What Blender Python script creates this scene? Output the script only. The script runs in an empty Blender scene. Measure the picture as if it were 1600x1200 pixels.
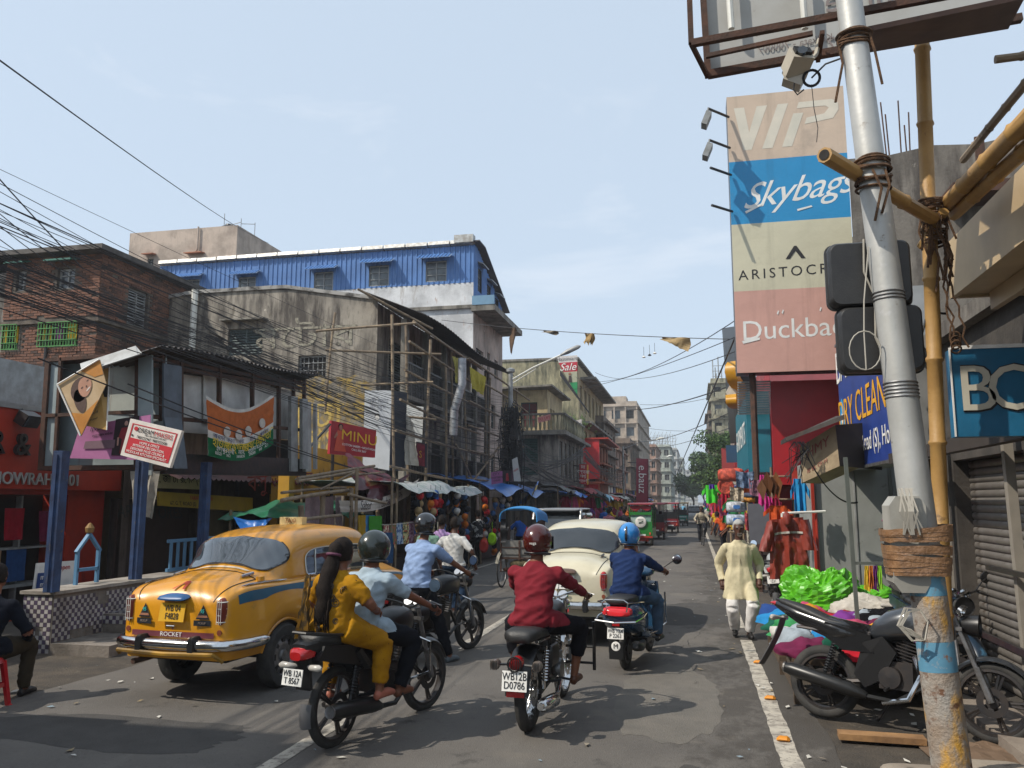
import bpy,bmesh,math,random
import numpy as np
from mathutils import Vector,Matrix,noise
R=math.radians;PI=math.pi;rnd=random.Random(7)
S=bpy.context.scene;COL=S.collection
# ---------------- camera ----------------
YAW=R(12.3);CH=1.85;PITCH=R(8.1);FP=1294.0
cam=bpy.data.cameras.new('camera');camo=bpy.data.objects.new('camera',cam);COL.objects.link(camo)
cam.sensor_width=36;cam.lens=36*FP/1600;cam.clip_start=.1;cam.clip_end=3000
camo.location=(0,0,CH);camo.rotation_euler=(PI/2+PITCH,0,YAW);S.camera=camo
# ---------------- sky, sun, exposure ----------------
SUN_AZ=R(55)      # shadows run towards +Y and +X; angle from +Y
SUN_EL=R(47)
w=bpy.data.worlds.new('World');S.world=w;w.use_nodes=True
nt=w.node_tree;nt.nodes.clear()
def wn(t,**k):
    n=nt.nodes.new(t)
    for a,b in k.items():setattr(n,a,b)
    return n
sky=wn('ShaderNodeTexSky',sky_type='NISHITA',sun_disc=False)
sky.sun_elevation=SUN_EL;sky.sun_rotation=PI+SUN_AZ
sky.air_density=1.0;sky.dust_density=2.2;sky.ozone_density=1.2;sky.altitude=0
tc=wn('ShaderNodeTexCoord');mp=wn('ShaderNodeMapping');mp.inputs['Scale'].default_value=(1,1,2.6)
n1=wn('ShaderNodeTexNoise');n1.inputs['Scale'].default_value=2.3;n1.inputs['Detail'].default_value=9;n1.inputs['Roughness'].default_value=.62
n1.inputs['Distortion'].default_value=.5
cr=wn('ShaderNodeValToRGB');cr.color_ramp.elements[0].position=.56;cr.color_ramp.elements[1].position=.82
cr.color_ramp.elements[1].color=(.5,.5,.5,1)
m1=wn('ShaderNodeMixRGB');m1.inputs['Fac'].default_value=.68;m1.inputs['Color2'].default_value=(6.45,7.6,8.85,1)
m2=wn('ShaderNodeMixRGB');m2.inputs['Color2'].default_value=(8.6,8.8,9.2,1)
bg=wn('ShaderNodeBackground');bg.inputs['Strength'].default_value=.108
wo=wn('ShaderNodeOutputWorld')
L=nt.links.new
L(tc.outputs['Generated'],mp.inputs[0]);L(mp.outputs[0],n1.inputs['Vector']);L(n1.outputs['Fac'],cr.inputs[0])
L(sky.outputs[0],m1.inputs['Color1']);L(m1.outputs[0],m2.inputs['Color1']);L(cr.outputs[0],m2.inputs['Fac'])
L(m2.outputs[0],bg.inputs[0]);L(bg.outputs[0],wo.inputs[0])
sl=bpy.data.lights.new('sun','SUN');so=bpy.data.objects.new('sun',sl);COL.objects.link(so)
sl.energy=3.8;sl.angle=R(.55);sl.color=(1,.93,.82)
sd=Vector((math.sin(SUN_AZ)*math.cos(SUN_EL),math.cos(SUN_AZ)*math.cos(SUN_EL),-math.sin(SUN_EL)))
so.rotation_euler=sd.to_track_quat('-Z','Y').to_euler()
vs=S.view_settings;vs.view_transform='Standard';vs.look='None';vs.exposure=.2;vs.gamma=1;vs.use_curve_mapping=False
S.cycles.max_bounces=5;S.cycles.diffuse_bounces=2;S.cycles.glossy_bounces=3;S.cycles.transmission_bounces=4
S.cycles.use_denoising=True;S.cycles.use_adaptive_sampling=True
# ---------------- materials ----------------
def hexc(h):
    h=h.lstrip('#');v=[int(h[i:i+2],16)/255 for i in (0,2,4)]
    return tuple(((x+.055)/1.055)**2.4 if x>.04045 else x/12.92 for x in v)
MC={}
def M(name,col,rough=.7,metal=0,col2=None,ns=3.,lo=.35,hi=.65,bump=0,bs=30,layers=(),coat=0,spec=.5,emit=0,wave=None,alpha=1,trans=0):
    """procedural material: base colour, second colour by noise, extra layers (colour, scale, lo, hi, (sx,sy,sz)), fine bump"""
    if name in MC:return MC[name]
    m=bpy.data.materials.new(name);m.use_nodes=True;t=m.node_tree;N=t.nodes;Lk=t.links.new
    b=N['Principled BSDF'];c=tuple(col)+(1,)
    b.inputs['Roughness'].default_value=rough;b.inputs['Metallic'].default_value=metal
    b.inputs['Specular IOR Level'].default_value=spec
    if coat:b.inputs['Coat Weight'].default_value=coat;b.inputs['Coat Roughness'].default_value=.06
    if emit:b.inputs['Emission Color'].default_value=c;b.inputs['Emission Strength'].default_value=emit
    if alpha<1:b.inputs['Alpha'].default_value=alpha
    if trans:b.inputs['Transmission Weight'].default_value=trans
    co=N.new('ShaderNodeTexCoord')
    if col2 is None:col2=tuple(x*.8 for x in col[:3])
    def nz(scale,st=(1,1,1),detail=5,rg=.6):
        mp=N.new('ShaderNodeMapping');mp.inputs['Scale'].default_value=st;Lk(co.outputs['Object'],mp.inputs[0])
        n=N.new('ShaderNodeTexNoise');n.inputs['Scale'].default_value=scale;n.inputs['Detail'].default_value=detail;n.inputs['Roughness'].default_value=rg
        Lk(mp.outputs[0],n.inputs['Vector']);return n.outputs['Fac']
    def ramp(s,lo,hi):
        r=N.new('ShaderNodeMapRange');r.inputs['From Min'].default_value=lo;r.inputs['From Max'].default_value=hi;Lk(s,r.inputs[0]);return r.outputs[0]
    mx=N.new('ShaderNodeMixRGB');mx.inputs[1].default_value=c;mx.inputs[2].default_value=tuple(col2)+(1,)
    Lk(ramp(nz(ns),lo,hi),mx.inputs[0]);out=mx.outputs[0]
    for ly in layers:
        cc,sc,l0,h0=ly[:4];st=ly[4] if len(ly)>4 else (1,1,1)
        m2=N.new('ShaderNodeMixRGB');m2.inputs[2].default_value=tuple(cc)+(1,)
        Lk(out,m2.inputs[1]);Lk(ramp(nz(sc,st,6,.65),l0,h0),m2.inputs[0]);out=m2.outputs[0]
    Lk(out,b.inputs['Base Color'])
    if bump:
        bp=N.new('ShaderNodeBump');bp.inputs['Strength'].default_value=bump;bp.inputs['Distance'].default_value=.02
        Lk(nz(bs,(1,1,1),4),bp.inputs['Height']);Lk(bp.outputs[0],b.inputs['Normal'])
    MC[name]=m;return m
def paint(name,h,rough=.35,coat=.0,dirt=.3,**k):
    c=hexc(h);d=tuple(x*(1-dirt)+.04*dirt for x in c)
    return M(name,c,rough,0,d,2.5,.4,.75,coat=coat,layers=((tuple(x*.55+.02 for x in c),9,.62,.8),),**k)
def plain(h,rough=.7,**k):
    return M('flat_'+h+'_'+str(rough),hexc(h),rough,0,tuple(x*.82 for x in hexc(h)),6,.4,.7,**k)
def cloth(h,**k):
    return M('cloth_'+h,hexc(h),.9,0,tuple(x*.75 for x in hexc(h)),9,.35,.7,bump=.25,bs=160,spec=.15,**k)
BLACK=M('black_plastic',(.012,.012,.013),.38,bump=.05,bs=300)
RUBBER=M('rubber',(.018,.018,.018),.8,col2=(.045,.042,.038),ns=8,bump=.2,bs=120)
CHROME=M('chrome',(.62,.62,.62),.16,1,(.4,.39,.37),12,.5,.8)
STEEL=M('dull_steel',(.32,.32,.33),.42,.8,(.16,.15,.14),10)
DARKMET=M('dark_metal',(.035,.035,.038),.4,.5,(.06,.05,.045),10)
RUST=M('rust',(.10,.045,.028),.85,.1,(.05,.03,.022),9,bump=.3,bs=60)
GLASSD=M('window_glass',(.02,.025,.03),.05,0,(.035,.04,.045),2,spec=.8)
RGLASS=M('rear_glass',(.045,.055,.065),.05,0,(.03,.04,.05),2,spec=1.,coat=1.);RGLASS.node_tree.nodes['Principled BSDF'].inputs['IOR'].default_value=1.55
GLASSG=M('dusty_glass',(.10,.125,.14),.2,0,(.05,.06,.07),2.5,spec=.6)
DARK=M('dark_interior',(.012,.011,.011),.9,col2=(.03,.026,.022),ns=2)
WIRE=M('cable_black',(.012,.012,.014),.6)
WHITEP=paint('white_paint','d8d8d0',.45)
LAMPRED=M('red_lens',(.45,.01,.015),.15,0,(.3,.01,.01),spec=.8)
ORANGE=M('orange_lens',(.8,.22,.03),.2)
GREYP=M('grey_paint',(.33,.34,.34),.5,.2,(.22,.22,.21),5)
# ---------------- objects ----------------
MW={}
def reg(o,m):MW[o.name]=m
def thing(name,label,cat,loc=(0,0,0),rz=0,group=None):
    o=bpy.data.objects.new(name,None);COL.objects.link(o);o.empty_display_size=.2
    o.location=loc;o.rotation_euler=(0,0,rz);o['label']=label;o['category']=cat
    if group:o['group']=group
    reg(o,Matrix.Translation(loc) @ Matrix.Rotation(rz,4,'Z'));return o
def tag(o,label,cat,group=None):
    o['label']=label;o['category']=cat
    if group:o['group']=group
    return o
def kind(o,k):o['kind']=k;return o
class MB:
    def __init__(s):s.v=[];s.f=[];s.m=[]
    def add(s,vs,fs,mi=0):
        n=len(s.v);s.v+=[tuple(v) for v in vs];s.f+=[tuple(i+n for i in f) for f in fs];s.m+=[mi]*len(fs);return s
    def box(s,c,d,rz=0,rot=None,mi=0):
        h=[x/2 for x in d];m=rot if rot is not None else Matrix.Rotation(rz,3,'Z');c=Vector(c)
        vs=[c+m @ Vector((sx*h[0],sy*h[1],sz*h[2])) for sx in (-1,1) for sy in (-1,1) for sz in (-1,1)]
        return s.add(vs,[(0,1,3,2),(4,6,7,5),(0,4,5,1),(2,3,7,6),(0,2,6,4),(1,5,7,3)],mi)
    def bb(s,x0,x1,y0,y1,z0,z1,mi=0):return s.box(((x0+x1)/2,(y0+y1)/2,(z0+z1)/2),(abs(x1-x0),abs(y1-y0),abs(z1-z0)),mi=mi)
    def tube(s,pts,r,n=8,mi=0,cap=True):
        P=[Vector(p) for p in pts];k=len(P);rr=r if isinstance(r,(list,tuple)) else [r]*k
        up=None;rings=[]
        for i in range(k):
            t=(P[min(i+1,k-1)]-P[max(i-1,0)])
            if t.length<1e-9:t=Vector((0,0,1))
            t.normalize()
            if up is None:up=t.orthogonal().normalized()
            else:
                up=up-t*up.dot(t)
                up=up.normalized() if up.length>1e-6 else t.orthogonal().normalized()
            w2=t.cross(up)
            rings.append([P[i]+(up*math.cos(2*PI*j/n)+w2*math.sin(2*PI*j/n))*rr[i] for j in range(n)])
        vs=[v for q in rings for v in q];fs=[]
        for i in range(k-1):
            for j in range(n):a=i*n+j;b=i*n+(j+1) % n;fs.append((a,b,b+n,a+n))
        if cap and n>2:fs.append(tuple(range(n-1,-1,-1)));fs.append(tuple(range((k-1)*n,k*n)))
        return s.add(vs,fs,mi)
    def cyl(s,a,b,r,n=16,mi=0,r2=None):return s.tube([a,b],[r,r if r2 is None else r2],n,mi)
    def lathe(s,prof,o=(0,0,0),ax=(0,0,1),n=20,mi=0,arc=(0,2*PI)):
        ax=Vector(ax).normalized();u=ax.orthogonal().normalized()
        if abs(ax.x)>.9:u=Vector((0,1,0))
        if abs(ax.z)>.9:u=Vector((1,0,0))
        v=ax.cross(u);o=Vector(o);full=arc[1]-arc[0]>2*PI-.01;m=n if full else n+1;vs=[];fs=[]
        for (r,h) in prof:
            for j in range(m):
                a=arc[0]+(arc[1]-arc[0])*j/n;vs.append(o+ax*h+(u*math.cos(a)+v*math.sin(a))*r)
        for i in range(len(prof)-1):
            for j in range(n):a=i*m+j;b=i*m+(j+1) % m;fs.append((a,b,b+m,a+m))
        return s.add(vs,fs,mi)
    def torus(s,o,ax,R0,r,n=28,k=8,mi=0,sq=1):
        prof=[(R0+r*math.cos(2*PI*j/k),sq*r*math.sin(2*PI*j/k)) for j in range(k+1)]
        return s.lathe(prof,o,ax,n,mi)
    def loft(s,st,n=16,e=2.5,mi=0,cap=True,axis='y'):
        """st: (x,y,z,rx,rz) sections perpendicular to y"""
        vs=[];fs=[]
        for (x,y,z,rx,rz) in st:
            for j in range(n):
                a=2*PI*j/n;c,q=math.cos(a),math.sin(a)
                dx=rx*math.copysign(abs(c)**(2/e),c);dz=rz*math.copysign(abs(q)**(2/e),q)
                vs.append((x+dx,y,z+dz) if axis=='y' else (x+dx,y+dz,z))
        k=len(st)
        for i in range(k-1):
            for j in range(n):a=i*n+j;b=i*n+(j+1) % n;fs.append((a,b,b+n,a+n))
        if cap:fs.append(tuple(range(n-1,-1,-1)));fs.append(tuple(range((k-1)*n,k*n)))
        return s.add(vs,fs,mi)
    def prism(s,poly,a0,a1,axis='z',mi=0):
        def mk(p,h):
            return {'z':(p[0],p[1],h),'y':(p[0],h,p[1]),'x':(h,p[0],p[1])}[axis]
        k=len(poly);vs=[mk(p,a0) for p in poly]+[mk(p,a1) for p in poly]
        return s.add(vs,[tuple(range(k)),tuple(range(2*k-1,k-1,-1))]+[(i,(i+1) % k,(i+1) % k+k,i+k) for i in range(k)],mi)
    def grid(s,fn,nu,nv,mi=0):
        vs=[fn(i/nu,j/nv) for i in range(nu+1) for j in range(nv+1)]
        return s.add(vs,[(i*(nv+1)+j,(i+1)*(nv+1)+j,(i+1)*(nv+1)+j+1,i*(nv+1)+j+1) for i in range(nu) for j in range(nv)],mi)
    def sheet(s,fn,nu,nv,th=.004,mi=0):
        """closed thin sheet"""
        g=[[Vector(fn(i/nu,j/nv)) for j in range(nv+1)] for i in range(nu+1)]
        off=[]
        for i in range(nu+1):
            for j in range(nv+1):
                a=g[min(i+1,nu)][j]-g[max(i-1,0)][j];b=g[i][min(j+1,nv)]-g[i][max(j-1,0)]
                c=a.cross(b);off.append(c.normalized()*th if c.length>1e-9 else Vector((0,0,th)))
        a=[g[i][j] for i in range(nu+1) for j in range(nv+1)];n=len(a);W=nv+1
        fs=[(i*W+j,(i+1)*W+j,(i+1)*W+j+1,i*W+j+1) for i in range(nu) for j in range(nv)]
        bk=[tuple(x+n for x in reversed(f)) for f in fs]
        ed=[i*W for i in range(nu+1)]+[nu*W+j for j in range(1,W)]+[i*W+nv for i in range(nu-1,-1,-1)]+[j for j in range(nv-1,0,-1)]
        sd=[(ed[k],ed[(k+1) % len(ed)],ed[(k+1) % len(ed)]+n,ed[k]+n) for k in range(len(ed))]
        return s.add(a+[p+q for p,q in zip(a,off)],fs+bk+sd,mi)
    def mesh(s,name,mats):
        me=bpy.data.meshes.new(name);me.from_pydata(s.v,[],s.f)
        mats=mats if isinstance(mats,(list,tuple)) else [mats]
        for m in mats:me.materials.append(m)
        if len(mats)>1:me.polygons.foreach_set('material_index',s.m)
        return me
    def build(s,name,mats,parent=None,smooth=False,loc=None,W=False,fix=True):
        if W and parent is not None:
            inv=MW[parent.name].inverted();s.v=[tuple(inv @ Vector(v)) for v in s.v]
        if parent is None and loc is None and s.v:
            a=np.array(s.v);c=((a[:,0].min()+a[:,0].max())/2,(a[:,1].min()+a[:,1].max())/2,a[:,2].min())
            s.v=[tuple(q) for q in a-np.array(c)];loc=c
        me=s.mesh(name,mats)
        if fix:
            bm=bmesh.new();bm.from_mesh(me);bmesh.ops.recalc_face_normals(bm,faces=bm.faces);bm.to_mesh(me);bm.free()
        if smooth:
            me.polygons.foreach_set('use_smooth',[True]*len(me.polygons))
            if smooth != 'all':
                try:me.set_sharp_from_angle(angle=R(40))
                except Exception:pass
        o=bpy.data.objects.new(name,me);COL.objects.link(o)
        if loc is not None:o.location=loc
        if parent is not None:o.parent=parent
        reg(o,(MW[parent.name] if parent is not None else Matrix.Identity(4)) @ Matrix.Translation(loc or (0,0,0)))
        return o
def box(name,c,d,m,parent=None,rz=0,rot=None,W=False):return MB().box(c,d,rz,rot).build(name,m,parent,W=W)
def copy_tree(o,parent=None,loc=None,rz=None,label=None,group=None,mats=None):
    c=o.copy();COL.objects.link(c)
    if parent is not None:c.parent=parent
    if loc is not None:c.location=loc
    if rz is not None:c.rotation_euler=(0,0,rz)
    if label:c['label']=label
    if group:c['group']=group
    if mats and o.type=='MESH':
        for i,sl_ in enumerate(c.material_slots):
            if sl_.material and sl_.material.name in mats:nm_=sl_.material.name;sl_.link='OBJECT';sl_.material=mats[nm_]
    reg(c,Matrix.Translation(c.location) @ Matrix.Rotation(c.rotation_euler[2],4,'Z') if parent is None else MW[parent.name])
    for ch in list(o.children):copy_tree(ch,c,mats=mats)
    return c
TM={}
def text(body,size,loc,xd,yd,m,parent=None,ex=.004,name='lettering',align='CENTER',W=True,stretch=1.,shear=0,spacing=1.):
    cu=bpy.data.curves.new(name,'FONT');cu.body=body;cu.size=size;cu.extrude=ex;cu.align_x=align;cu.align_y='CENTER'
    cu.resolution_u=3;cu.shear=shear;cu.space_character=spacing
    cu.materials.append(m);o=bpy.data.objects.new(name,cu);COL.objects.link(o)
    xd=Vector(xd).normalized();yd=Vector(yd).normalized();zd=xd.cross(yd).normalized()
    mt=Matrix((xd*stretch,yd,zd)).transposed().to_4x4();mt.translation=Vector(loc)
    if parent is not None:
        o.parent=parent
        if W:mt=MW[parent.name].inverted() @ mt
    TM[o.name]=mt;return o
def P(px,py,Y=None,X=None,Z=None):
    """point of the place seen at photo pixel (1600 wide) at known depth Y, side X or height Z"""
    a=(px-800)/FP;b=-(py-600)/FP;h=math.cos(PITCH)-b*math.sin(PITCH);z=math.sin(PITCH)+b*math.cos(PITCH)
    d=Vector((-h*math.sin(YAW)+a*math.cos(YAW),h*math.cos(YAW)+a*math.sin(YAW),z))
    t=Y/d.y if Y is not None else (X/d.x if X is not None else (Z-CH)/d.z)
    return Vector((0,0,CH))+d*t
# ================= ground and road =================
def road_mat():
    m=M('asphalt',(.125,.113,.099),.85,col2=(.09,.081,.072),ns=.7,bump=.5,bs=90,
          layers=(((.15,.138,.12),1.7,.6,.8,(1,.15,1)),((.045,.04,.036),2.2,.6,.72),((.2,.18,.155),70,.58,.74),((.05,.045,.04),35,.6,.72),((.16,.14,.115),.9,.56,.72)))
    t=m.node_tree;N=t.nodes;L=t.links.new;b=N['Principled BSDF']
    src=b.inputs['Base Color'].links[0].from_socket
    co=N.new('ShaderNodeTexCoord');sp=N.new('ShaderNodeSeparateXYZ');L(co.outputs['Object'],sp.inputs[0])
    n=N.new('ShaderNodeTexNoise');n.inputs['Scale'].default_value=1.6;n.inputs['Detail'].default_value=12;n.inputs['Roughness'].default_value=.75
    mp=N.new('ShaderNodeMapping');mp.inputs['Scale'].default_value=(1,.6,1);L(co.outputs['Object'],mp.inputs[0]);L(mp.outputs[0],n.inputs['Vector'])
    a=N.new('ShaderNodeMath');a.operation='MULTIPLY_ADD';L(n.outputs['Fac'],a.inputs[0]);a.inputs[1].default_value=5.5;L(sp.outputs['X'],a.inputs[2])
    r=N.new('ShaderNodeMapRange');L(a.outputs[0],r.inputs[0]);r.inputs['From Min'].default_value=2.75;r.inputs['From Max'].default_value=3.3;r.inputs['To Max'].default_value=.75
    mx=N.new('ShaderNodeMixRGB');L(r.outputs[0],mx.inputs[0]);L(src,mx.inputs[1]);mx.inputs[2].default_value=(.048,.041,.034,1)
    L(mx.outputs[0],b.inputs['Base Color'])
    return m
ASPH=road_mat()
DIRT=M('dusty_verge',(.085,.068,.05),.9,col2=(.04,.034,.028),ns=2.3,bump=.8,bs=50,layers=(((.16,.135,.1),5,.6,.75),((.025,.022,.02),1.3,.58,.7)))
FAR=M('far_ground',(.12,.105,.085),.95)
def sheetz(name,x0,x1,y0,y1,z,m,cuts=1):
    mb=MB();mb.grid(lambda a,b:(x0+(x1-x0)*a,y0+(y1-y0)*b,z),1,cuts);o=mb.build(name,m,loc=(0,0,0));return kind(o,'structure')
sheetz('ground',-1500,1500,-600,2400,0,FAR)
sheetz('verge',-8.6,-6.2,-40,400,.004,DIRT);sheetz('verge',.78,2.7,-40,400,.004,DIRT)
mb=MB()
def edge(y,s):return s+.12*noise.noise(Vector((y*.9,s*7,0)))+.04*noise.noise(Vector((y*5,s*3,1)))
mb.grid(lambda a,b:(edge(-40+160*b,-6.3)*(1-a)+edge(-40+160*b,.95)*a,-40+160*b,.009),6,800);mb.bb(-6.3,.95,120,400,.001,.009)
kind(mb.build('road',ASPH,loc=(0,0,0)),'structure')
LINE=M('worn_line_paint',(.46,.42,.35),.8,col2=(.16,.14,.12),ns=7,lo=.45,hi=.7,bump=.3,bs=80,layers=(((.09,.08,.07),22,.56,.66),((.09,.08,.07),2.2,.6,.7)))
def line(name,x,y0,y1,w_,wob=.012):
    n=max(3,int((y1-y0)/.08));mb=MB()
    mb.grid(lambda a,b:(x+(a-.5)*w_+wob*noise.noise(Vector((a*9+x,(y0+(y1-y0)*b)*6,3))),y0+(y1-y0)*b,.013),1,min(n,200))
    return kind(mb.build(name,LINE,loc=(0,0,0)),'structure')
line('edge_line',.62,3,11.9,.15);line('edge_line',.62,13,60,.12);line('edge_line',-6.0,15,60,.11)
for y0 in range(4,70,7):line('lane_line',-2.98,y0-.5+(.2 if y0>4 else -1),y0+3.2,.13)
# small litter and orange reflector studs on the edge line
for i,y in enumerate((7.05,8.45,10.25)):
    mb=MB();mb.loft([(0,-.05,.012,.03,.006),(0,-.03,.02,.045,.014),(0,.03,.02,.045,.014),(0,.05,.012,.03,.006)],10,3)
    o=mb.build('road_stud',M('stud_orange',(.75,.28,.02),.4),loc=(.62+.02*i,y,.012));o.rotation_euler[2]=1.4
    tag(o,['orange reflector stud on the white edge line nearest the parked motorcycle','orange reflector stud on the edge line, middle one of three','orange reflector stud on the edge line nearest the old man'][i],'road stud','orange studs on the edge line')
LIT=[paint('litter_white','c9c5bb',.8),plain('8a7a5c'),plain('7d8d96'),plain('8a8070')]
mb=MB()
for i in range(420):
    x=rnd.choice([rnd.uniform(-1,2.4),rnd.uniform(.4,2.4),rnd.uniform(-7.6,-5.6)] if i % 3 else [rnd.uniform(-6,.8)]);y=rnd.uniform(5,24)
    a=rnd.uniform(0,PI);l=rnd.uniform(.008,.055);v=[Vector((math.cos(a+k*PI/2+rnd.uniform(-.3,.3))*l*(1 if k % 2 else .45)+x,math.sin(a+k*PI/2)*l*(1 if k % 2 else .45)+y,.016+rnd.uniform(0,.015))) for k in range(4)]
    mb.add(v,[(0,1,2,3)],rnd.choice((0,0,1,2,3)))
tag(kind(mb.build('litter',LIT),'stuff'),'scraps of paper and leaves littering the road edges','litter')
PATCH=M('road_patch',(.065,.06,.055),.9,col2=(.05,.046,.042),ns=4,bump=.6,bs=70);PATCH2=M('pale_patch',(.15,.135,.115),.9,col2=(.12,.11,.095),ns=4,bump=.6,bs=70)
for i,(x,y,a,b,m) in enumerate(((-4.6,6.2,1.3,.5,PATCH),(-.3,8.3,.5,1.6,PATCH2),(-4.2,12.5,1.2,.7,PATCH),(-.2,14.5,.9,1.4,PATCH),(-3.6,9.3,.8,.35,PATCH2),(-1.6,5.2,.9,.35,PATCH),(-2.5,24,1.6,2,PATCH),(.1,5.6,.4,.8,PATCH))):
    mb=MB();vs=[(x+a*math.cos(t_)*(1+.35*noise.noise(Vector((math.cos(t_)*1.5,math.sin(t_)*1.5,i*3)))+.12*noise.noise(Vector((math.cos(t_)*7,math.sin(t_)*7,i)))),y+b*math.sin(t_)*(1+.35*noise.noise(Vector((math.cos(t_)*1.5+5,math.sin(t_)*1.5,i*3)))+.12*noise.noise(Vector((math.cos(t_)*6,math.sin(t_)*6,i+9)))),.0107+.0002*i) for t_ in [2*PI*k/60 for k in range(60)]];mb.add(vs,[tuple(range(60))]);kind(mb.build('road_patch',m,loc=(0,0,0),fix=False),'structure')
CRK=plain('1c1a18',.9)
for i,(x,y,dx,dy) in enumerate(((-5.2,8.6,.9,1.6),(-2.2,11.5,1.8,1.1),(-.4,10.2,.5,2.6))):
    mb=MB();pts=[(x+dx*k/24+.09*noise.noise(Vector((k*.4,i,0))),y+dy*k/24+.09*noise.noise(Vector((k*.4,i,7)))) for k in range(25)]
    for k in range(24):w_=.004+.004*rnd.random();(p,q)=pts[k],pts[k+1];mb.add([(p[0],p[1]-w_,.0125),(q[0],q[1]-w_,.0125),(q[0]+w_,q[1]+w_,.0125),(p[0]+w_,p[1]+w_,.0125)],[(0,1,2,3)])
    kind(mb.build('road_crack',CRK,loc=(0,0,0),fix=False),'structure')
# ================= building helpers =================
Z=Vector((0,0,1))
class Face:
    def __init__(s,O,u,n):s.O=Vector(O);s.u=Vector(u);s.n=Vector(n);s.rot=Matrix((s.u,s.n,Z)).transposed()
    def p(s,x,z,d=0):return s.O+s.u*x+Z*z+s.n*d
    def box(s,mb,x0,x1,z0,z1,d0,d1,mi=0):return mb.box(s.p((x0+x1)/2,(z0+z1)/2,(d0+d1)/2),(abs(x1-x0),abs(d1-d0),abs(z1-z0)),rot=s.rot,mi=mi)
def wall(parent,F,W_,H_,holes,m,name='wall',depth=.16,z0=0,top=None):
    """front skin with real openings and reveals; top(x) gives an uneven top edge"""
    mb=MB();xs=sorted({0,W_,*[h[0] for h in holes],*[h[0]+h[2] for h in holes]});zs=sorted({z0,H_,*[h[1] for h in holes],*[h[1]+h[3] for h in holes]})
    if top:
        xs=sorted(set(xs) | {W_*i/8 for i in range(9)})
    for i in range(len(xs)-1):
        for j in range(len(zs)-1):
            cx,cz=(xs[i]+xs[i+1])/2,(zs[j]+zs[j+1])/2
            if any(h[0]<cx<h[0]+h[2] and h[1]<cz<h[1]+h[3] for h in holes):continue
            za,zb=zs[j+1],zs[j+1]
            if top and j==len(zs)-2:za,zb=top(xs[i]),top(xs[i+1])
            mb.add([F.p(xs[i],zs[j]),F.p(xs[i+1],zs[j]),F.p(xs[i+1],zb),F.p(xs[i],za)],[(0,1,2,3)])
    for (x,z,w_,h_) in holes:
        a=[F.p(x,z),F.p(x+w_,z),F.p(x+w_,z+h_),F.p(x,z+h_)];b=[q-F.n*depth for q in a]
        mb.add(a+b,[(0,1,5,4),(1,2,6,5),(2,3,7,6),(3,0,4,7)])
    return mb.build(name,m,parent,W=True,fix=False)
def window(parent,F,x,z,w_,h_,style='glass',fm=None,pm=None,depth=.16,sill=None,shade=None,name='window'):
    fm=fm or M('old_frame',(.09,.11,.1),.6);pm=pm or GLASSD
    mb=MB();f=.05;d0,d1=-depth+.01,-depth+.06
    F.box(mb,x,x+f,z,z+h_,d0,d1);F.box(mb,x+w_-f,x+w_,z,z+h_,d0,d1);F.box(mb,x+f,x+w_-f,z,z+f,d0,d1);F.box(mb,x+f,x+w_-f,z+h_-f,z+h_,d0,d1)
    if style in ('glass','half'):
        F.box(mb,x+w_/2-.02,x+w_/2+.02,z+f,z+h_-f,d0,d1)
        for k in (1,2):F.box(mb,x+f,x+w_-f,z+h_*k/3-.012,z+h_*k/3+.012,d0+.002,d1-.002)
    if style=='louvre':
        n=int(h_/.09)
        for k in range(n):
            zz=z+f+(h_-2*f)*(k+.5)/n;mb.box(F.p(x+w_/2,zz,d1+.005),(w_-2*f,.012,.075),rot=F.rot @ Matrix.Rotation(.7,3,'X'))
        F.box(mb,x+w_/2-.025,x+w_/2+.025,z+f,z+h_-f,d0,d1+.03)
    if style=='grille':
        for k in range(1,int(w_/.13)):xx=x+w_*k/int(w_/.13);F.box(mb,xx-.008,xx+.008,z+f,z+h_-f,d1,d1+.016)
        for k in (1,2,3):F.box(mb,x+f,x+w_-f,z+h_*k/4-.01,z+h_*k/4+.01,d1+.017,d1+.03)
    o=mb.build(name,fm,parent,W=True)
    pb=MB();F.box(pb,x+.01,x+w_-.01,z+.01,z+h_-.01,d0-.03,d0+.012);pb.build('pane',pm,o,W=True)
    if sill:sb=MB();F.box(sb,x-.08,x+w_+.08,z-.08,z-.001,-.02,.1);sb.build('sill',sill,o,W=True)
    if shade:
        sb=MB();hd,ln,sm=shade;F_=F
        vs=[F.p(x-.15,z+h_+.22,.003),F.p(x+w_+.15,z+h_+.22,.003),F.p(x+w_+.15,z+h_+.22-hd,ln),F.p(x-.15,z+h_+.22-hd,ln)]
        sb.add(vs+[v+Vector((0,0,.05)) for v in vs],[(0,1,2,3),(7,6,5,4),(0,4,5,1),(1,5,6,2),(2,6,7,3),(3,7,4,0)]);sb.build('sunshade',sm,o,W=True)
    return o
def stained(name,base,stain,mossy=(.06,.065,.04),lo=.45,hi=.62):
    return M(name,base,.92,col2=tuple(x*.62 for x in base),ns=.9,lo=.4,hi=.62,bump=.5,bs=14,
             layers=((stain,2.2,lo,hi,(1,1,.22)),(mossy,5.5,.6,.72,(1,1,.3)),(tuple(min(1,x*1.5) for x in base),3.3,.66,.72),(stain,17,.6,.7,(1,1,.12))))
def shell(parent,x0,x1,y0,y1,z0,z1,m,name='back_wall'):
    mb=MB();mb.bb(x0,x1,y0,y1,z0,z1);return mb.build(name,m,parent,W=True)
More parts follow.
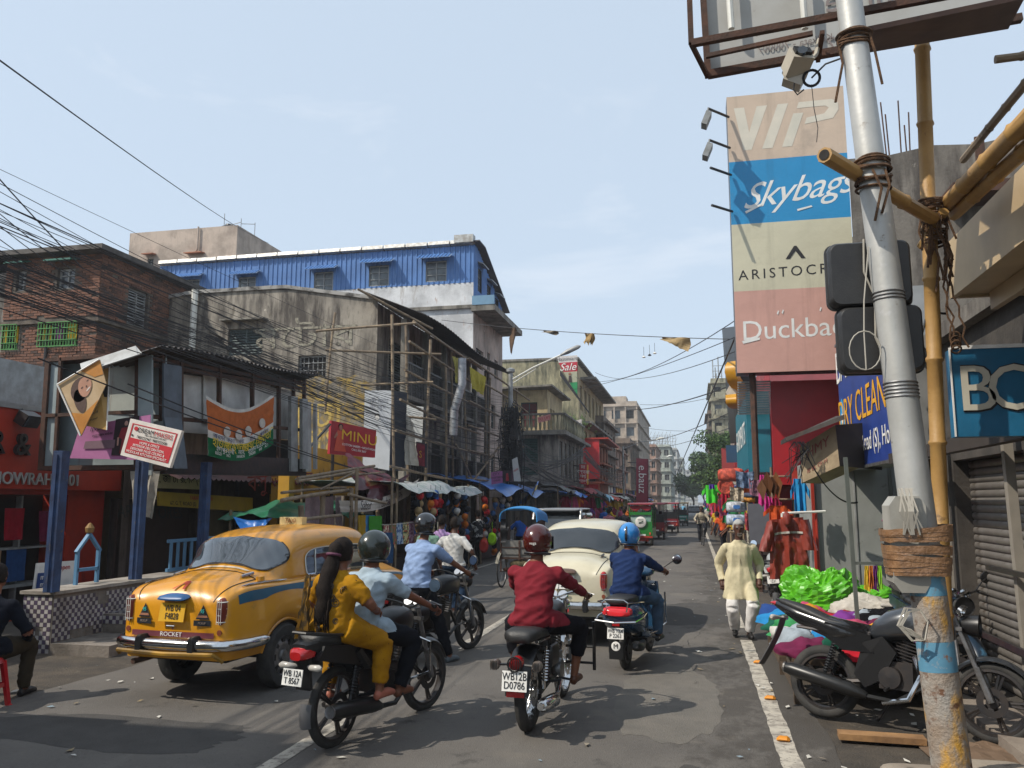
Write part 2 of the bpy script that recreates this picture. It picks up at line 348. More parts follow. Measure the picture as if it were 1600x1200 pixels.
def corr(mb,F,x0,x1,z0,z1,pitch=.2,amp=.035,topf=None,d=0,mi=0):
    n=int((x1-x0)/pitch);pts=[]
    for i in range(n):
        b=x0+i*pitch
        for f_,q in ((0,0),(.3,0),(.4,1),(.62,1),(.72,0)):pts.append((b+f_*pitch,q*amp))
    pts.append((x1,0));k=len(pts)
    tf=topf or (lambda x:z1)
    vs=[F.p(x,z0,d+q) for x,q in pts]+[F.p(x,tf(x),d+q) for x,q in pts]
    mb.add(vs,[(i,i+1,i+1+k,i+k) for i in range(k-1)],mi)
# ---- brick building far left ----
BR=M('brick',(.24,.105,.062),.9,col2=(.13,.065,.045),ns=2,lo=.35,hi=.65,bump=.4,bs=40,layers=(((.05,.04,.034),1.1,.52,.66),((.33,.2,.14),7,.62,.7)))
BR2=M('brick_dark',(.12,.06,.042),.9,col2=(.06,.04,.032),ns=3,bump=.4,bs=40)
MORT=M('mortar',(.14,.115,.09),.95,col2=(.06,.05,.042),ns=3,bump=.5,bs=40)
GRN=paint('green_paint','4f9048',.5);GREENAW=paint('green_shade','2c6a5c',.6)
t=thing('brick_building','weathered red brick building with green window grilles behind the shops','building',(-17.5,19.5,0))
FA=Face((-19.1,19.5,0),(1,0,0),(0,-1,0));FB=Face((-16,19.5,0),(0,1,0),(1,0,0))
def hp(F,Y,x0,x1,y0,y1,ax=0):
    a=P(x0,y1,Y=Y);b=P(x1,y0,Y=Y);return (a.x-F.O.x,a.z,b.x-a.x,b.z-a.z)
h1=[hp(FA,19.5,24,42,422,455),hp(FA,19.5,88,118,418,452),hp(FA,19.5,62,124,503,543),hp(FA,19.5,-6,31,508,548)]
h1[3]=(.02,h1[3][1],h1[3][0]+h1[3][2]-.02,h1[3][3])
h2=[(1.2,7.0,.9,1.1)]
wall(t,FA,3.1,8.75,h1,MORT);wall(t,FB,4.2,8.75,h2,MORT)
shell(t,-24,-19.12,19.6,23.6,0,8.4,M('grey_plaster',(.3,.28,.25),.9,layers=(((.08,.07,.06),2,.5,.65,(1,1,.2)),)))
rb=MB();rb.bb(-24.2,-15.7,19.1,24.2,8.76,8.9);rb.build('roof',M('tin_roof',(.11,.1,.09),.7,.3,(.05,.04,.035)),t,W=True)
nb=0;stuff=MB();bmh={}
brick_me=MB().box((0,0,0),(.215,.03,.062)).mesh('brick',BR);brick_me2=MB().box((0,0,0),(.215,.03,.062)).mesh('brick',BR2)
for F,W_,hl in ((FA,3.1,h1),(FB,4.2,h2)):
    z=8.7;r=0
    while z>3.4:
        x=.11-(.115 if r % 2 else 0)
        while x<W_+.05:
            if abs(z-6.85)>.09 and not any(h[0]-.12<x<h[0]+h[2]+.12 and h[1]-.04<z<h[1]+h[3]+.04 for h in hl) and rnd.random()>.02:
                d=.006+rnd.random()*.014;c=F.p(max(.1,min(W_-.1,x)),z,d)
                if nb<300 and F is FA:
                    o=bpy.data.objects.new('brick',brick_me if rnd.random()<.75 else brick_me2);COL.objects.link(o);o.parent=t
                    o.location=c-Vector(t.location);o.rotation_euler=(rnd.uniform(-.04,.04),rnd.uniform(-.03,.03),0)
                    nb+=1
                else:stuff.box(c,(.215,.03,.062),rot=F.rot @ Matrix.Rotation(rnd.uniform(-.03,.03),3,'Y'),mi=0 if rnd.random()<.72 else 1)
            x+=.23
        z-=.077;r+=1
kind(stuff.build('bricks',[BR,BR2],t,W=True,fix=False),'stuff')
lb=MB();FA.box(lb,-.02,3.2,6.8,6.9,0,.1);FB.box(lb,0,4.2,6.8,6.9,0,.1);lb.build('ledge',MORT,t,W=True)
window(t,FA,*h1[0],'glass',GREYP,GLASSG,shade=(.1,.35,GREENAW));window(t,FA,*h1[1],'glass',GREYP,GLASSG,shade=(.1,.4,GREENAW));window(t,FB,*h2[0],'louvre',GREYP,DARK)
for k,h in enumerate(h1[2:]):
    wo_=window(t,FA,*h,'grille',GRN,DARK)
    gb=MB();x,z,w_,hh=h
    for i in range(int(w_/.09)+1):xx=x+i*w_/int(w_/.09);FA.box(gb,xx-.008,xx+.008,z,z+hh,.1,.118)
    for i in range(5):FA.box(gb,x,x+w_,z+hh*i/4-.01,z+hh*i/4+.01,.119,.135)
    gb.build('grille',GRN,wo_,W=True)
    cb=MB()
    for i,mi in ((0,0),(1,1),(2,0)):
        if k==1 and i==1:continue
        xx=x+w_*(i+.1)/3;FA_=FA
        cb.grid(lambda a,b:FA.p(xx+a*w_*.25,z+hh*(.3+.65*b),-.03+.02*math.sin(a*14)),8,2,mi)
    cb.build('laundry',[cloth('c9a72e'),cloth('7d3f78')],wo_,W=True,fix=False)
pb=MB();pb.tube([FA.p(1.55,3,.06),FA.p(1.55,6.9,.06)],.04);pb.build('drain_pipe',DARKMET,t,W=True)
# ---- beige tower with water tank ----
BEI=stained('beige_plaster',(.5,.41,.34),(.36,.29,.24),(.3,.24,.2),.55,.7)
t=thing('tall_house','plain beige rendered block with a black water tank on its roof','building',(-27,41,0))
FA=Face((-30.7,39.5,0),(1,0,0),(0,-1,0));FB=Face((-24,39.5,0),(0,1,0),(1,0,0))
hA=[hp(FA,39.5,296,316,402,416),hp(FA,39.5,230,240,404,416)]
wall(t,FA,6.7,16.87,hA,BEI);wall(t,FB,5,16.87,[(2,14.6,.5,.5)],BEI);shell(t,-30.7,-24.01,44.4,44.5,0,16.8,BEI)
rb=MB();rb.bb(-30.69,-24.01,39.51,44.5,16.7,16.8);rb.bb(-27.5,-26.8,40.8,41.5,16.81,17.05);rb.build('roof',BEI,t,W=True)
window(t,FA,*hA[0],'grille',paint('red_w','8c3a34'),cloth('b04040'),shade=(.05,.4,paint('terracotta','a86b4e',.8)))
window(t,FA,*hA[1],'glass',shade=(.05,.4,paint('terracotta','a86b4e',.8)))
window(t,FB,2,14.6,.5,.5,'glass')
pb=MB();a=P(310,357,Y=39.4);pb.tube([a+Z*.1,a-Z*.1,a+Vector((0,0,-1.2)),a+Vector((-.1,0,-1.3))],.05);pb.build('drain_pipe',BEI,t,W=True)
pb=MB();c=P(350,356,Y=41.5)
for q in ((0,0,0,1.1),(.9,.3,0,.9),(1.5,.8,0,.8),(.2,.2,0,.4)):pb.tube([(c.x+q[0],c.y+q[1],16.75),(c.x+q[0],c.y+q[1],16.95+q[3]*1.3)],.02,5)
pb.tube([(c.x+.1,c.y,17.6),(c.x+.9,c.y+.3,17.9)],.02,5);pb.tube([(c.x+.9,c.y+.3,17.8),(c.x+1.5,c.y+.8,17.9)],.02,5);pb.build('roof_pipe',GREYP,t,W=True)
wt=MB();wt.lathe([(0,0),(.42,0),(.5,.2),(.54,.22),(.5,.24),(.5,.5),(.54,.52),(.5,.54),(.48,.8),(.25,.92),(.22,1),(0,1)],(c.x+.15,c.y+.3,16.8),n=24)
tag(wt.build('water_tank',BLACK,smooth=True),'black plastic water tank on the roof of the beige block','water tank')
# ---- blue corrugated building ----
BLUE=M('blue_sheet',hexc('4f7ab4'),.5,0,hexc('3f689f'),1.2,.4,.7,layers=((hexc('6a90c8'),4,.66,.8,(1,1,.2)),((.12,.1,.09),9,.7,.8,(1,1,.15))))
WW=stained('white_render',(.68,.69,.7),(.36,.33,.3),(.34,.2,.14),.58,.72)
PINKW=stained('pink_render',(.5,.4,.34),(.2,.17,.15),(.42,.22,.14),.5,.64)
t=thing('blue_building','white building whose top storey is clad in blue corrugated metal sheets','building',(-16,33.5,0))
FA=Face((-24.3,33.5,0),(1,0,0),(0,-1,0));FB=Face((-9,33.5,0),(0,1,0),(1,0,0))
wall(t,FA,15.3,11.2,[],WW,z0=3)
holesB=[(.5,7.6,1.3,.85),(2.5,7.8,.55,.8),(3.9,7.6,.7,.9),(1.3,5.3,.8,1.1),(3.3,5.2,.8,1.1),(1.3,2.9,.8,1.1),(3.3,2.9,.8,1.1)]
wall(t,FB,5.55,10.2,holesB,PINKW)
for h in holesB:window(t,FB,*h,rnd.choice(['glass','grille']),M('old_frame',(.09,.11,.1),.6))
wins=[hp(FA,33.5,490,521,424,457),hp(FA,33.5,576,608,414,448),hp(FA,33.5,665,698,407,441),hp(FA,33.5,372,400,432,458),hp(FA,33.5,285,312,436,466)]
xs=sorted(wins,key=lambda h:h[0]);mb=MB();pitch=.23;prev=0
for h in xs+[(15.3,0,0,0)]:
    if h[0]-prev>.05:corr(mb,FA,prev,h[0],11.2,12.85,pitch)
    if h[2]:corr(mb,FA,h[0],h[0]+h[2],11.2,h[1],pitch);corr(mb,FA,h[0],h[0]+h[2],h[1]+h[3],12.85,pitch)
    prev=h[0]+h[2]
mb.build('front_cladding',BLUE,t,W=True,fix=False)
bk=MB();bk.bb(-24.3,-9.3,33.9,34,11,12.8);bk.build('inner_wall',DARK,t,W=True)
for h in wins:
    o=window(t,FA,*h,'glass',GREYP,GLASSG,depth=.1)
    ab=MB();x,z,w_,hh=h;n=9;W2=w_+.55
    for i in range(n):
        xx=x-.28+W2*i/n;vs=[FA.p(xx,z+hh+.28,.06),FA.p(xx+W2/n*.62,z+hh+.28,.06),FA.p(xx+W2/n*.62,z+hh+.02,.5),FA.p(xx,z+hh+.02,.5)]
        ab.add(vs+[v+Z*.03 for v in vs],[(0,1,2,3),(7,6,5,4),(0,4,5,1),(1,5,6,2),(2,6,7,3),(3,7,4,0)])
    vs=[FA.p(x-.28,z+hh+.27,.06),FA.p(x-.28+W2,z+hh+.27,.06),FA.p(x-.28+W2,z+hh+.01,.5),FA.p(x-.28,z+hh+.01,.5)]
    ab.add(vs,[(0,1,2,3)],1);ab.build('awning',[BLUE,paint('pale_blue','8fa6c4')],o,W=True,fix=False)
def gtop(x):return 12.9 if x<.6 else 12.9-(x-.6)*.34
hb=[(.7,11.0,.7,1.05),(2.4,10.75,.7,1.0),(4.0,10.55,.7,.95)]
mb=MB();prev=0
for h in hb+[(5.55,0,0,0)]:
    corr(mb,FB,prev,h[0],10.2,0,.23,topf=gtop)
    if h[2]:corr(mb,FB,h[0],h[0]+h[2],10.2,h[1],.23);corr(mb,FB,h[0],h[0]+h[2],h[1]+h[3],0,.23,topf=gtop)
    prev=h[0]+h[2]
mb.build('side_cladding',BLUE,t,W=True,fix=False)
for h in hb:window(t,FB,*h,'glass',DARKMET,GLASSG,depth=.1,shade=(.12,.3,GREYP))
rb=MB()
for i in range(15):
    x=i*1.02;rb.box(FA.p(x+.5,12.97,.04),(.97,.28,.17),rot=FA.rot @ Matrix.Rotation(.25+rnd.uniform(-.05,.05),3,'X'),mi=0)
rb.box(FA.p(14.9,13.12,.03),(.85,.4,.34),rot=FA.rot,mi=0)
vs=[FA.p(0,12.95,.15),FA.p(15.6,12.98,.15),FA.p(15.6,12.98,-.9),FA.p(15.6,11.15,-5.9),FA.p(0,11.1,-5.9),FA.p(0,12.95,-.9)]
rb.add(vs+[v+Z*.05 for v in vs],[(0,1,2,5),(5,2,3,4),(7,6,11,8),(11,10,9,8),(1,7,8,2),(2,8,9,3),(0,6,7,1)],1)
rb.build('roof',[M('foil_gutter',(.5,.51,.5),.5,.4,(.3,.28,.25),6),M('roof_sheet',(.13,.12,.12),.6,.4)],t,W=True,fix=False)
for i in range(12):
    pass
lb=MB();CONC=stained('old_concrete',(.27,.25,.215),(.09,.082,.07),(.12,.12,.08))
lb.bb(-9.05,-8.0,33.3,39.05,9.9,10.15);lb.bb(-9,-8.03,33.28,33.4,10.151,10.55,1);lb.build('ledge',[CONC,paint('flaking_blue','6f93ad',.8)],t,W=True)
wb=MB();wb.bb(-24.3,-9.02,33.38,33.48,10.05,10.2);wb.build('string_course',CONC,t,W=True)
shell(t,-24,-9.05,38.9,39.04,0,11.3,WW)
# ---- dark stained gable building with painted wall advert and tin lean-to roof ----
DKW=stained('sooty_plaster',(.34,.305,.255),(.07,.06,.052),(.1,.085,.06),.43,.6)
t=thing('gable_building','soot stained plaster building with faded yellow painted advert on its end wall','building',(-14,22.6,0))
FA=Face((-18.9,22.6,0),(1,0,0),(0,-1,0));FB=Face((-9,22.6,0),(0,1,0),(1,0,0))
hA=[hp(FA,22.6,355,411,512,556)];hA.append((7.4,5.3,.9,.9))
def gt(x):
    X=x-18.9
    return 7.86+(X+18.9)/3.6*.42 if X<-15.3 else (8.3 if X<-12 else 8.3-(X+12)/3*.52)
wall(t,FA,9.9,7.5,hA,DKW,top=gt)
hB=[(1+2.2*i,z,1.3,1.5) for i in range(4) for z in (2.6,5.3)]+[(1+2.2*i,.1,1.7,2.2) for i in range(4)]
wall(t,FB,10.6,7.7,hB,DKW)
for h in hB:window(t,FB,*h,rnd.choice(['louvre','glass','grille']),rnd.choice([DARKMET,M('old_frame',(.09,.11,.1),.6)]),DARK)
window(t,FA,*hA[0],'louvre',M('teal_grey',(.09,.12,.12),.6),GLASSG,shade=(.0,.3,CONC));window(t,FA,*hA[1],'grille',GREYP,DARK)
cb=MB()
for i in range(20):
    x0,x1=9.9*i/20,9.9*(i+1)/20;vs=[FA.p(x0,gt(x0),.06),FA.p(x1,gt(x1),.06),FA.p(x1,gt(x1),-.25),FA.p(x0,gt(x0),-.25)]
    cb.add(vs+[v+Z*(.1+.02*rnd.random()) for v in vs],[(0,1,2,3),(7,6,5,4),(0,4,5,1),(2,6,7,3)])
cb.build('coping',M('coping_white',(.33,.32,.3),.9,col2=(.06,.055,.05),ns=2,lo=.45,hi=.6),t,W=True,fix=False)
rb=MB();rb.grid(lambda a,b:(-18.9+9.85*a,22.7+10*b,7.6-.3*math.sin(b*3)),1,2);rb.build('roof',DARKMET,t,W=True,fix=False)
# faded painted advert: thin flaking paint layer with ghost lettering
YP=M('faded_yellow_paint',hexc('a68c44'),.9,col2=hexc('8c7440'),ns=1.4,bump=.3,bs=20,layers=(((.2,.18,.15),2.6,.44,.56),((.1,.09,.075),5,.5,.64,(1,1,.3)),(hexc('c9b27a'),2,.6,.7)))
mb=MB();a=P(455,730,Y=22.6);b=P(588,580,Y=22.6)
def yl(u,v):
    x=a.x+(b.x-a.x)*u;top_=b.z-.25*u+.25*noise.noise(Vector((u*6,2,0)));z=a.z+(top_-a.z)*v
    return (x-.6*(1-v)*(1-u)+.15*noise.noise(Vector((v*7,u,5)))*(1-u),22.594,z)
mb.grid(yl,24,12);mb.build('wall_paint',YP,t,W=True,fix=False)
GHOST=M('ghost_white_paint',(.36,.34,.27),.9,col2=(.2,.18,.14),ns=5,layers=(((.1,.09,.075),6,.5,.6),))
GH2=M('ghost_yellow_paint',hexc('cdb25e'),.9,col2=hexc('a98f50'),ns=5,layers=(((.2,.17,.1),6,.52,.62),))
c=P(515,650,Y=22.58);text('বাটা সু',1.15,(c.x,22.588,c.z),(1,0,0),(0,0,1),GH2,t,.001)
c=P(500,690,Y=22.58);text('গঃ',1.0,(c.x,22.588,c.z),(1,0,0),(0,0,1),GH2,t,.001)
c=P(475,527,Y=22.58);text('মেটার',1.0,(c.x,22.588,c.z),(1,0,0),(0,0,1),GHOST,t,.001,stretch=1.4)
c=P(362,545,Y=22.58)
# lean-to tin roof along the street side
TIN=M('dark_tin',(.075,.066,.06),.6,.4,(.04,.033,.03),3,layers=(((.12,.08,.055),5,.58,.7),))
mb=MB();mb.sheet(lambda a,b:(-9.35+2.05*a,21.9+12*b,7.95-.85*a+.018*math.sin(b*120*PI*.7)+.07*a*math.sin(b*9)),2,240,.01)
mb.build('lean_to_roof',TIN,t,W=True,fix=False)
for z in (2.4,5.0):
    mb=MB();mb.bb(-8.98,-8.2,22.8,33,z-.12,z);mb.build('balcony_slab',CONC,t,W=True)
    mb=MB();mb.bb(-8.25,-8.2,22.8,33,z+.95,z+1.0)
    for i in range(68):mb.bb(-8.24,-8.21,22.85+i*.15,22.87+i*.15,z,z+.95)
    mb.build('balcony_railing',DARKMET,t,W=True)
for i in range(6):mb=MB();y=22.7+2*i;mb.bb(-8.3,-8.12,y,y+.22,0,7.2);mb.build('column',CONC,t,W=True)
dp=MB();c=P(302,480,Y=22.4);dp.tube([(c.x,22.45,8.4),(c.x,22.45,4.5)],.1,8);dp.build('drain_pipe',WHITEP,t,W=True)
# ---- bamboo scaffold on its street side ----
BAM=M('old_bamboo',(.27,.2,.125),.75,col2=(.15,.11,.075),ns=4,bump=.3,bs=40,layers=(((.36,.3,.2),5,.62,.72),))
BAMY=M('yellow_bamboo',hexc('b08a50'),.55,col2=hexc('94703c'),ns=3,layers=((hexc('5c452a'),9,.64,.74),(hexc('c6a168'),4,.6,.75,(1,1,.2))),bump=.15,bs=60)
def bamboo(mb,a,b,r=.035,mi=0,seg=.38,bend=.03):
    a=Vector(a);b=Vector(b);L_=(b-a).length;n=max(2,int(L_/seg));pts=[];rr=[]
    off=(b-a).orthogonal().normalized()*rnd.uniform(-bend,bend)
    for i in range(n+1):
        t_=i/n;c=a.lerp(b,t_)+off*math.sin(t_*PI)*L_*.3;d=(b-a).normalized()*.012
        if i in (0,n):pts.append(c);rr.append(r)
        else:pts+=[c-d*1.6,c-d*.4,c+d*.4,c+d*1.6];rr+=[r*.96,r*1.14,r*1.14,r*.97]
    mb.tube(pts,rr,8,mi)
def poles(label,cat,specs,group=None,m=BAM,name='bamboo_pole'):
    mb=MB()
    for s_ in specs:bamboo(mb,*s_)
    return tag(mb.build(name,m,smooth=True),label,cat,group)
t=thing('bamboo_scaffold','bamboo scaffolding lashed along the street side of the sooty building','scaffold',(-7,27,0))
ys=[19.8,22,24.2,26.6,29,31.4,33.8]
for i,y in enumerate(ys):
    mb=MB();bamboo(mb,(-7.2+rnd.uniform(-.1,.1),y,0),(-7.2+rnd.uniform(-.3,.2),y+rnd.uniform(-.5,.3),6.6-.3*(i % 3)),.04);mb.build('upright',BAM,t,W=True,smooth=True)
    if i % 2:mb=MB();bamboo(mb,(-7.9,y+.5,0),(-7.9,y,6.9),.04);mb.build('upright',BAM,t,W=True,smooth=True)
for k,z in enumerate((2.6,3.5,4.3,5.1,5.9,6.5)):
    mb=MB();bamboo(mb,(-7.15,19.0+k*.3,z+.1),(-7.1,27.5,z-.15+.1*(k % 2)),.035);mb.build('ledger',BAM,t,W=True,smooth=True)
    mb=MB();bamboo(mb,(-7.05,25.8,z),(-7.15,34.5+.4*k,z-.1),.035);mb.build('ledger',BAM,t,W=True,smooth=True)
for (a_,b_) in (((-9.6,19.8,6.3),(-7,20.3,6.5)),((-9.6,20.4,5.9),(-6.9,22.2,6.0)),((-8.9,20.4,4.2),(-6.9,21.8,4.1)),((-7.1,22,6.7),(-8.8,20.6,7.6)),((-7.1,24.5,3.6),(-7,29.5,.9)),((-9.3,20.3,6.9),(-9.5,20.3,4.2)),((-6.9,23,1.5),(-6.9,31,4.4)),((-8.8,21,5.0),(-6.9,21.5,5.1))):
    mb=MB();bamboo(mb,a_,b_,.035);mb.build('brace',BAM,t,W=True,smooth=True)
# ================= boards, banners =================
def quadslab(mb,tl,tr,br,bl,th=.02,mi=0):
    tl,tr,br,bl=map(Vector,(tl,tr,br,bl));n=(tr-tl).cross(bl-tl).normalized()*th
    v=[tl,tr,br,bl];return mb.add(v+[q+n for q in v],[(0,1,2,3),(7,6,5,4),(0,4,5,1),(1,5,6,2),(2,6,7,3),(3,7,4,0)],mi)
def lerp4(tl,tr,br,bl,u,v):return (tl.lerp(tr,u)).lerp(bl.lerp(br,u),v)
class Bd:
    """flat board given by its corners; place prints and text on it by u (right), v (down)"""
    def __init__(s,tl,tr,br,bl):s.c=[Vector(q) for q in (tl,tr,br,bl)];s.n=-(s.c[1]-s.c[0]).cross(s.c[3]-s.c[0]).normalized()
    def p(s,u,v,d=0):return lerp4(*s.c,u,v)+s.n*d
    def slab(s,mb,u0,u1,v0,v1,d=0,th=.02,mi=0):return quadslab(mb,s.p(u0,v0,d),s.p(u1,v0,d),s.p(u1,v1,d),s.p(u0,v1,d),th,mi)
    def poly(s,mb,pts,d=.004,mi=0):vs=[s.p(u,v,d) for u,v in pts];return mb.add(vs,[tuple(range(len(vs)))],mi)
    def disc(s,mb,u,v,ru,rv,d=.004,mi=0,n=18):return s.poly(mb,[(u+ru*math.cos(2*PI*i/n),v+rv*math.sin(2*PI*i/n)) for i in range(n)],d,mi)
    def text(s,body,u,v,h,m,parent,d=.004,ex=.001,**k):
        H=(s.c[3]-s.c[0]).length;return text(body,h*H*1.35,s.p(u,v,d),s.c[1]-s.c[0],s.c[0]-s.c[3],m,parent,ex,**k)
def PB(px,**k):return Bd(*[P(x,y,**k) for x,y in px])
def hang(tl,tr,br,bl,nu=14,nv=10,amp=.04,sag=0,th=.003,bands=(),seed=0,fold=3.):
    """hanging cloth between four corners; bands = list of v limits that switch material"""
    tl,tr,br,bl=map(Vector,(tl,tr,br,bl));n=(tr-tl).cross(bl-tl).normalized();mb=MB()
    def f(u,v):
        q=lerp4(tl,tr,br,bl,u,v);w_=noise.noise(Vector((u*fold*2,v*1.3,seed)))+.5*math.sin(u*fold*2*PI+seed)
        return q+n*amp*w_*(.3+.7*v)-Z*sag*math.sin(PI*u)*(1-.3*v)+n*amp*.5*noise.noise(Vector((u*9,v*9,seed+4)))
    mb.sheet(f,nu,nv,th)
    if bands:
        nf=nu*nv
        for k in range(2*nf):j=k % nf % nv;v=(j+.5)/nv;mb.m[k]=sum(v>b for b in bands)
    return mb,f
INKB=plain('1c1a1c',.6);INKR=plain('b3202c',.6);INKW=plain('e6e4de',.6);GOLD=paint('yellow_sign','d9a520',.5)
# ================= left foreground: tiled wall, billboard, shops =================
t=thing('mosaic_wall','low wall clad in purple and white chequered mosaic tiles behind the taxi','wall',(-7.9,11.5,0))
mb=MB();mb.bb(-8.15,-7.72,9.0,16.5,0,.72);mb.bb(-7.72,-7.2,9.9,10.35,0,.38);mb.bb(-7.72,-7.35,10.6,11.4,0,.5);mb.bb(-7.72,-6.9,9.0,11.6,0,.14)
mb.build('core',M('wall_cement',(.22,.19,.16),.95,col2=(.1,.085,.07),ns=3,bump=.5,bs=30),t,W=True)
TW=M('tile_white',(.42,.4,.38),.4,col2=(.2,.17,.15),ns=4,lo=.4,hi=.75);TP=M('tile_purple',(.09,.065,.11),.4,col2=(.05,.04,.05),ns=4)
mb=MB();s_=.052
def tiles(o,u,v,W_,H_):
    o,u,v=map(Vector,(o,u,v));n=u.cross(v);i=0
    nx,nz=int(W_/s_),int(H_/s_)
    for a in range(nx):
        for b in range(nz):
            if noise.noise(Vector((a*.13+o.y,b*.16,o.x)))>.42:continue
            c=o+u*(a+.5)*s_+v*(b+.5)*s_;h=s_*.46;d=n*(.004+.002*rnd.random())
            q=[c-u*h-v*h,c+u*h-v*h,c+u*h+v*h,c-u*h+v*h]
            big=(a+b) % 2==0;mi=1 if big else 0
            mb.add([x+d for x in q]+q,[(0,1,2,3),(0,4,5,1),(2,6,7,3)],mi)
tiles((-7.718,9.0,.15),(0,1,0),(0,0,1),7.5,.56);tiles((-8.15,8.998,.02),(1,0,0),(0,0,1),.42,.7)
tiles((-7.198,9.9,.15),(0,1,0),(0,0,1),.45,.22);tiles((-7.72,9.898,.15),(1,0,0),(0,0,1),.5,.22);tiles((-7.348,10.6,.15),(0,1,0),(0,0,1),.8,.34);tiles((-7.72,10.598,.15),(1,0,0),(0,0,1),.36,.34)
tiles((-7.72,9.9,.382),(1,0,0),(0,1,0),.5,.45)
kind(mb.build('mosaic_tiles',[TW,TP],t,W=True,fix=False),'stuff')
mb=MB();mb.bb(-8.19,-7.68,8.97,16.5,.721,.76);mb.bb(-7.67,-7.3,10.57,11.42,.501,.53)
mb.build('coping',M('cement_coping',(.34,.31,.27),.9,col2=(.18,.15,.12),ns=3,bump=.4,bs=40),t,W=True)
BPOST=M('worn_blue_paint',hexc('2c466e'),.65,0,hexc('1c2a48'),5,layers=((hexc('6d6a64'),9,.6,.7,(1,1,.3)),((.1,.06,.04),14,.64,.72)),bump=.2,bs=50)
BPAN=M('weathered_panel',(.32,.38,.39),.55,.1,(.22,.27,.28),1.5,layers=(((.17,.09,.05),3,.58,.7,(1,1,.12)),((.3,.31,.3),2,.6,.75)))
CANV=M('grey_canvas',(.72,.71,.68),.8,col2=(.5,.48,.45),ns=2,layers=(((.14,.08,.05),3,.6,.72,(1,1,.15)),),bump=.3,bs=8)
t=thing('billboard','empty battered roadside hoarding with rusty frame, torn panels and corrugated roof on blue posts','billboard',(-7.9,12,0))
for k,(px,py,pt_) in enumerate(((80,925,735),(211,905,730),(314,893,730))):
    c=P(px,py,Z=.76);mb=MB();mb.box((c.x,c.y,1.62),(.12,.15,1.72),rz=.1);mb.box((c.x-.02,c.y,1.6),(.05,.19,1.66),rz=.1)
    mb.build('post',BPOST,t,W=True)
Yp=10.9
A=PB([(72,560),(240,548),(240,733),(60,735)],Y=Yp)
mb=MB();A.slab(mb,0,1,0,1,-.3,.03);mb.build('back_panel',BPAN,t,W=True)
mb=MB()
for u0,u1,v0,v1 in ((-.01,.03,0,1),(.12,.145,0,1),(.83,.87,0,1),(.03,1,.96,1.0),(.03,1,0,.03),(.03,.85,.5,.53)):A.slab(mb,u0,u1,v0,v1,0,.05 if v0==.5 or u0>.1 else .33)
mb.build('frame',RUST,t,W=True)
for a_ in ((.03,.12,.03,.96,-.05,.03),(.87,.99,.0,1.05,.02,.04)):mb=MB();A.slab(mb,*a_);mb.build('side_strip',BPAN,t,W=True)
mb=MB();quadslab(mb,P(125,568,Y=10.7),P(212,540,Y=10.7),P(222,552,Y=10.5),P(128,582,Y=10.5),.02);mb.build('bent_flashing',GREYP,t,W=True)
mb=MB();quadslab(mb,P(170,575,Y=11.18),P(236,570,Y=11.18),P(236,650,Y=11.18),P(172,645,Y=11.18),.01);mb.build('light_sheet',M('pale_sheet',(.42,.45,.4),.6,col2=(.3,.32,.3),ns=2,layers=(((.2,.1,.05),5,.6,.7,(1,1,.1)),)),t,W=True)
# street-parallel part
X0=-7.85
B=PB([(262,572),(482,607),(482,737),(262,732)],X=X0)
mb=MB();B.slab(mb,0,1,.02,.62,-.35,.02);B.slab(mb,.3,.78,.0,.5,-.3,.02);B.slab(mb,.5,1,.62,1,-.4,.02,1);mb.build('canvas_back',[CANV,DARK],t,W=True)
mb=MB()
for u in (.0,.1,.33,.56,.77,.9,1.0):mb.tube([B.p(u,-.1,-.1),B.p(u,1,-.1)],.045,4)
for v in (-.06,0,.5,1):mb.tube([B.p(-.05,v,-.12),B.p(1.02,v,-.12)],.045,4)
for u in (.33,.56,.77):mb.tube([B.p(u,.25,-.1),B.p(u+.07,.02,-.3)],.02,5)
mb.build('frame_tubes',RUST,t,W=True)
mb=MB();B.slab(mb,-.02,.075,-.02,.5,.0,.03);quadslab(mb,B.p(-.02,.5,0),B.p(.075,.5,0),B.p(.07,1.0,.12),B.p(0,1,.12),.03);mb.build('hanging_panel',M('slate_sheet',(.13,.16,.2),.5,.3,(.08,.1,.12),3),t,W=True)
mb=MB();B.slab(mb,0,1,.85,1.05,-.05,.45);mb.build('bottom_box',DARKMET,t,W=True)
mb=MB();mb.sheet(lambda u,v:B.p(u*1.1-.1,-.01-.15*v,-.75+1.0*v)+Z*(.022*math.sin(u*38*2*PI)+.03*math.sin(u*7)),304,2,.012)
mb.build('corrugated_roof',TIN,t,W=True,fix=False)
for k,(u0,u1,d) in enumerate(((.84,.9,.0),(.91,.96,.08),(.965,1.02,.02),(1.03,1.045,.1))):
    mb=MB();B.slab(mb,u0,u1,.12+.02*k,1.0-.03*(k % 2),d,.07);mb.build('folded_panel',M('pale_frame',(.5,.49,.48),.6,col2=(.28,.26,.25),ns=3) if k>1 else GREYP,t,W=True)
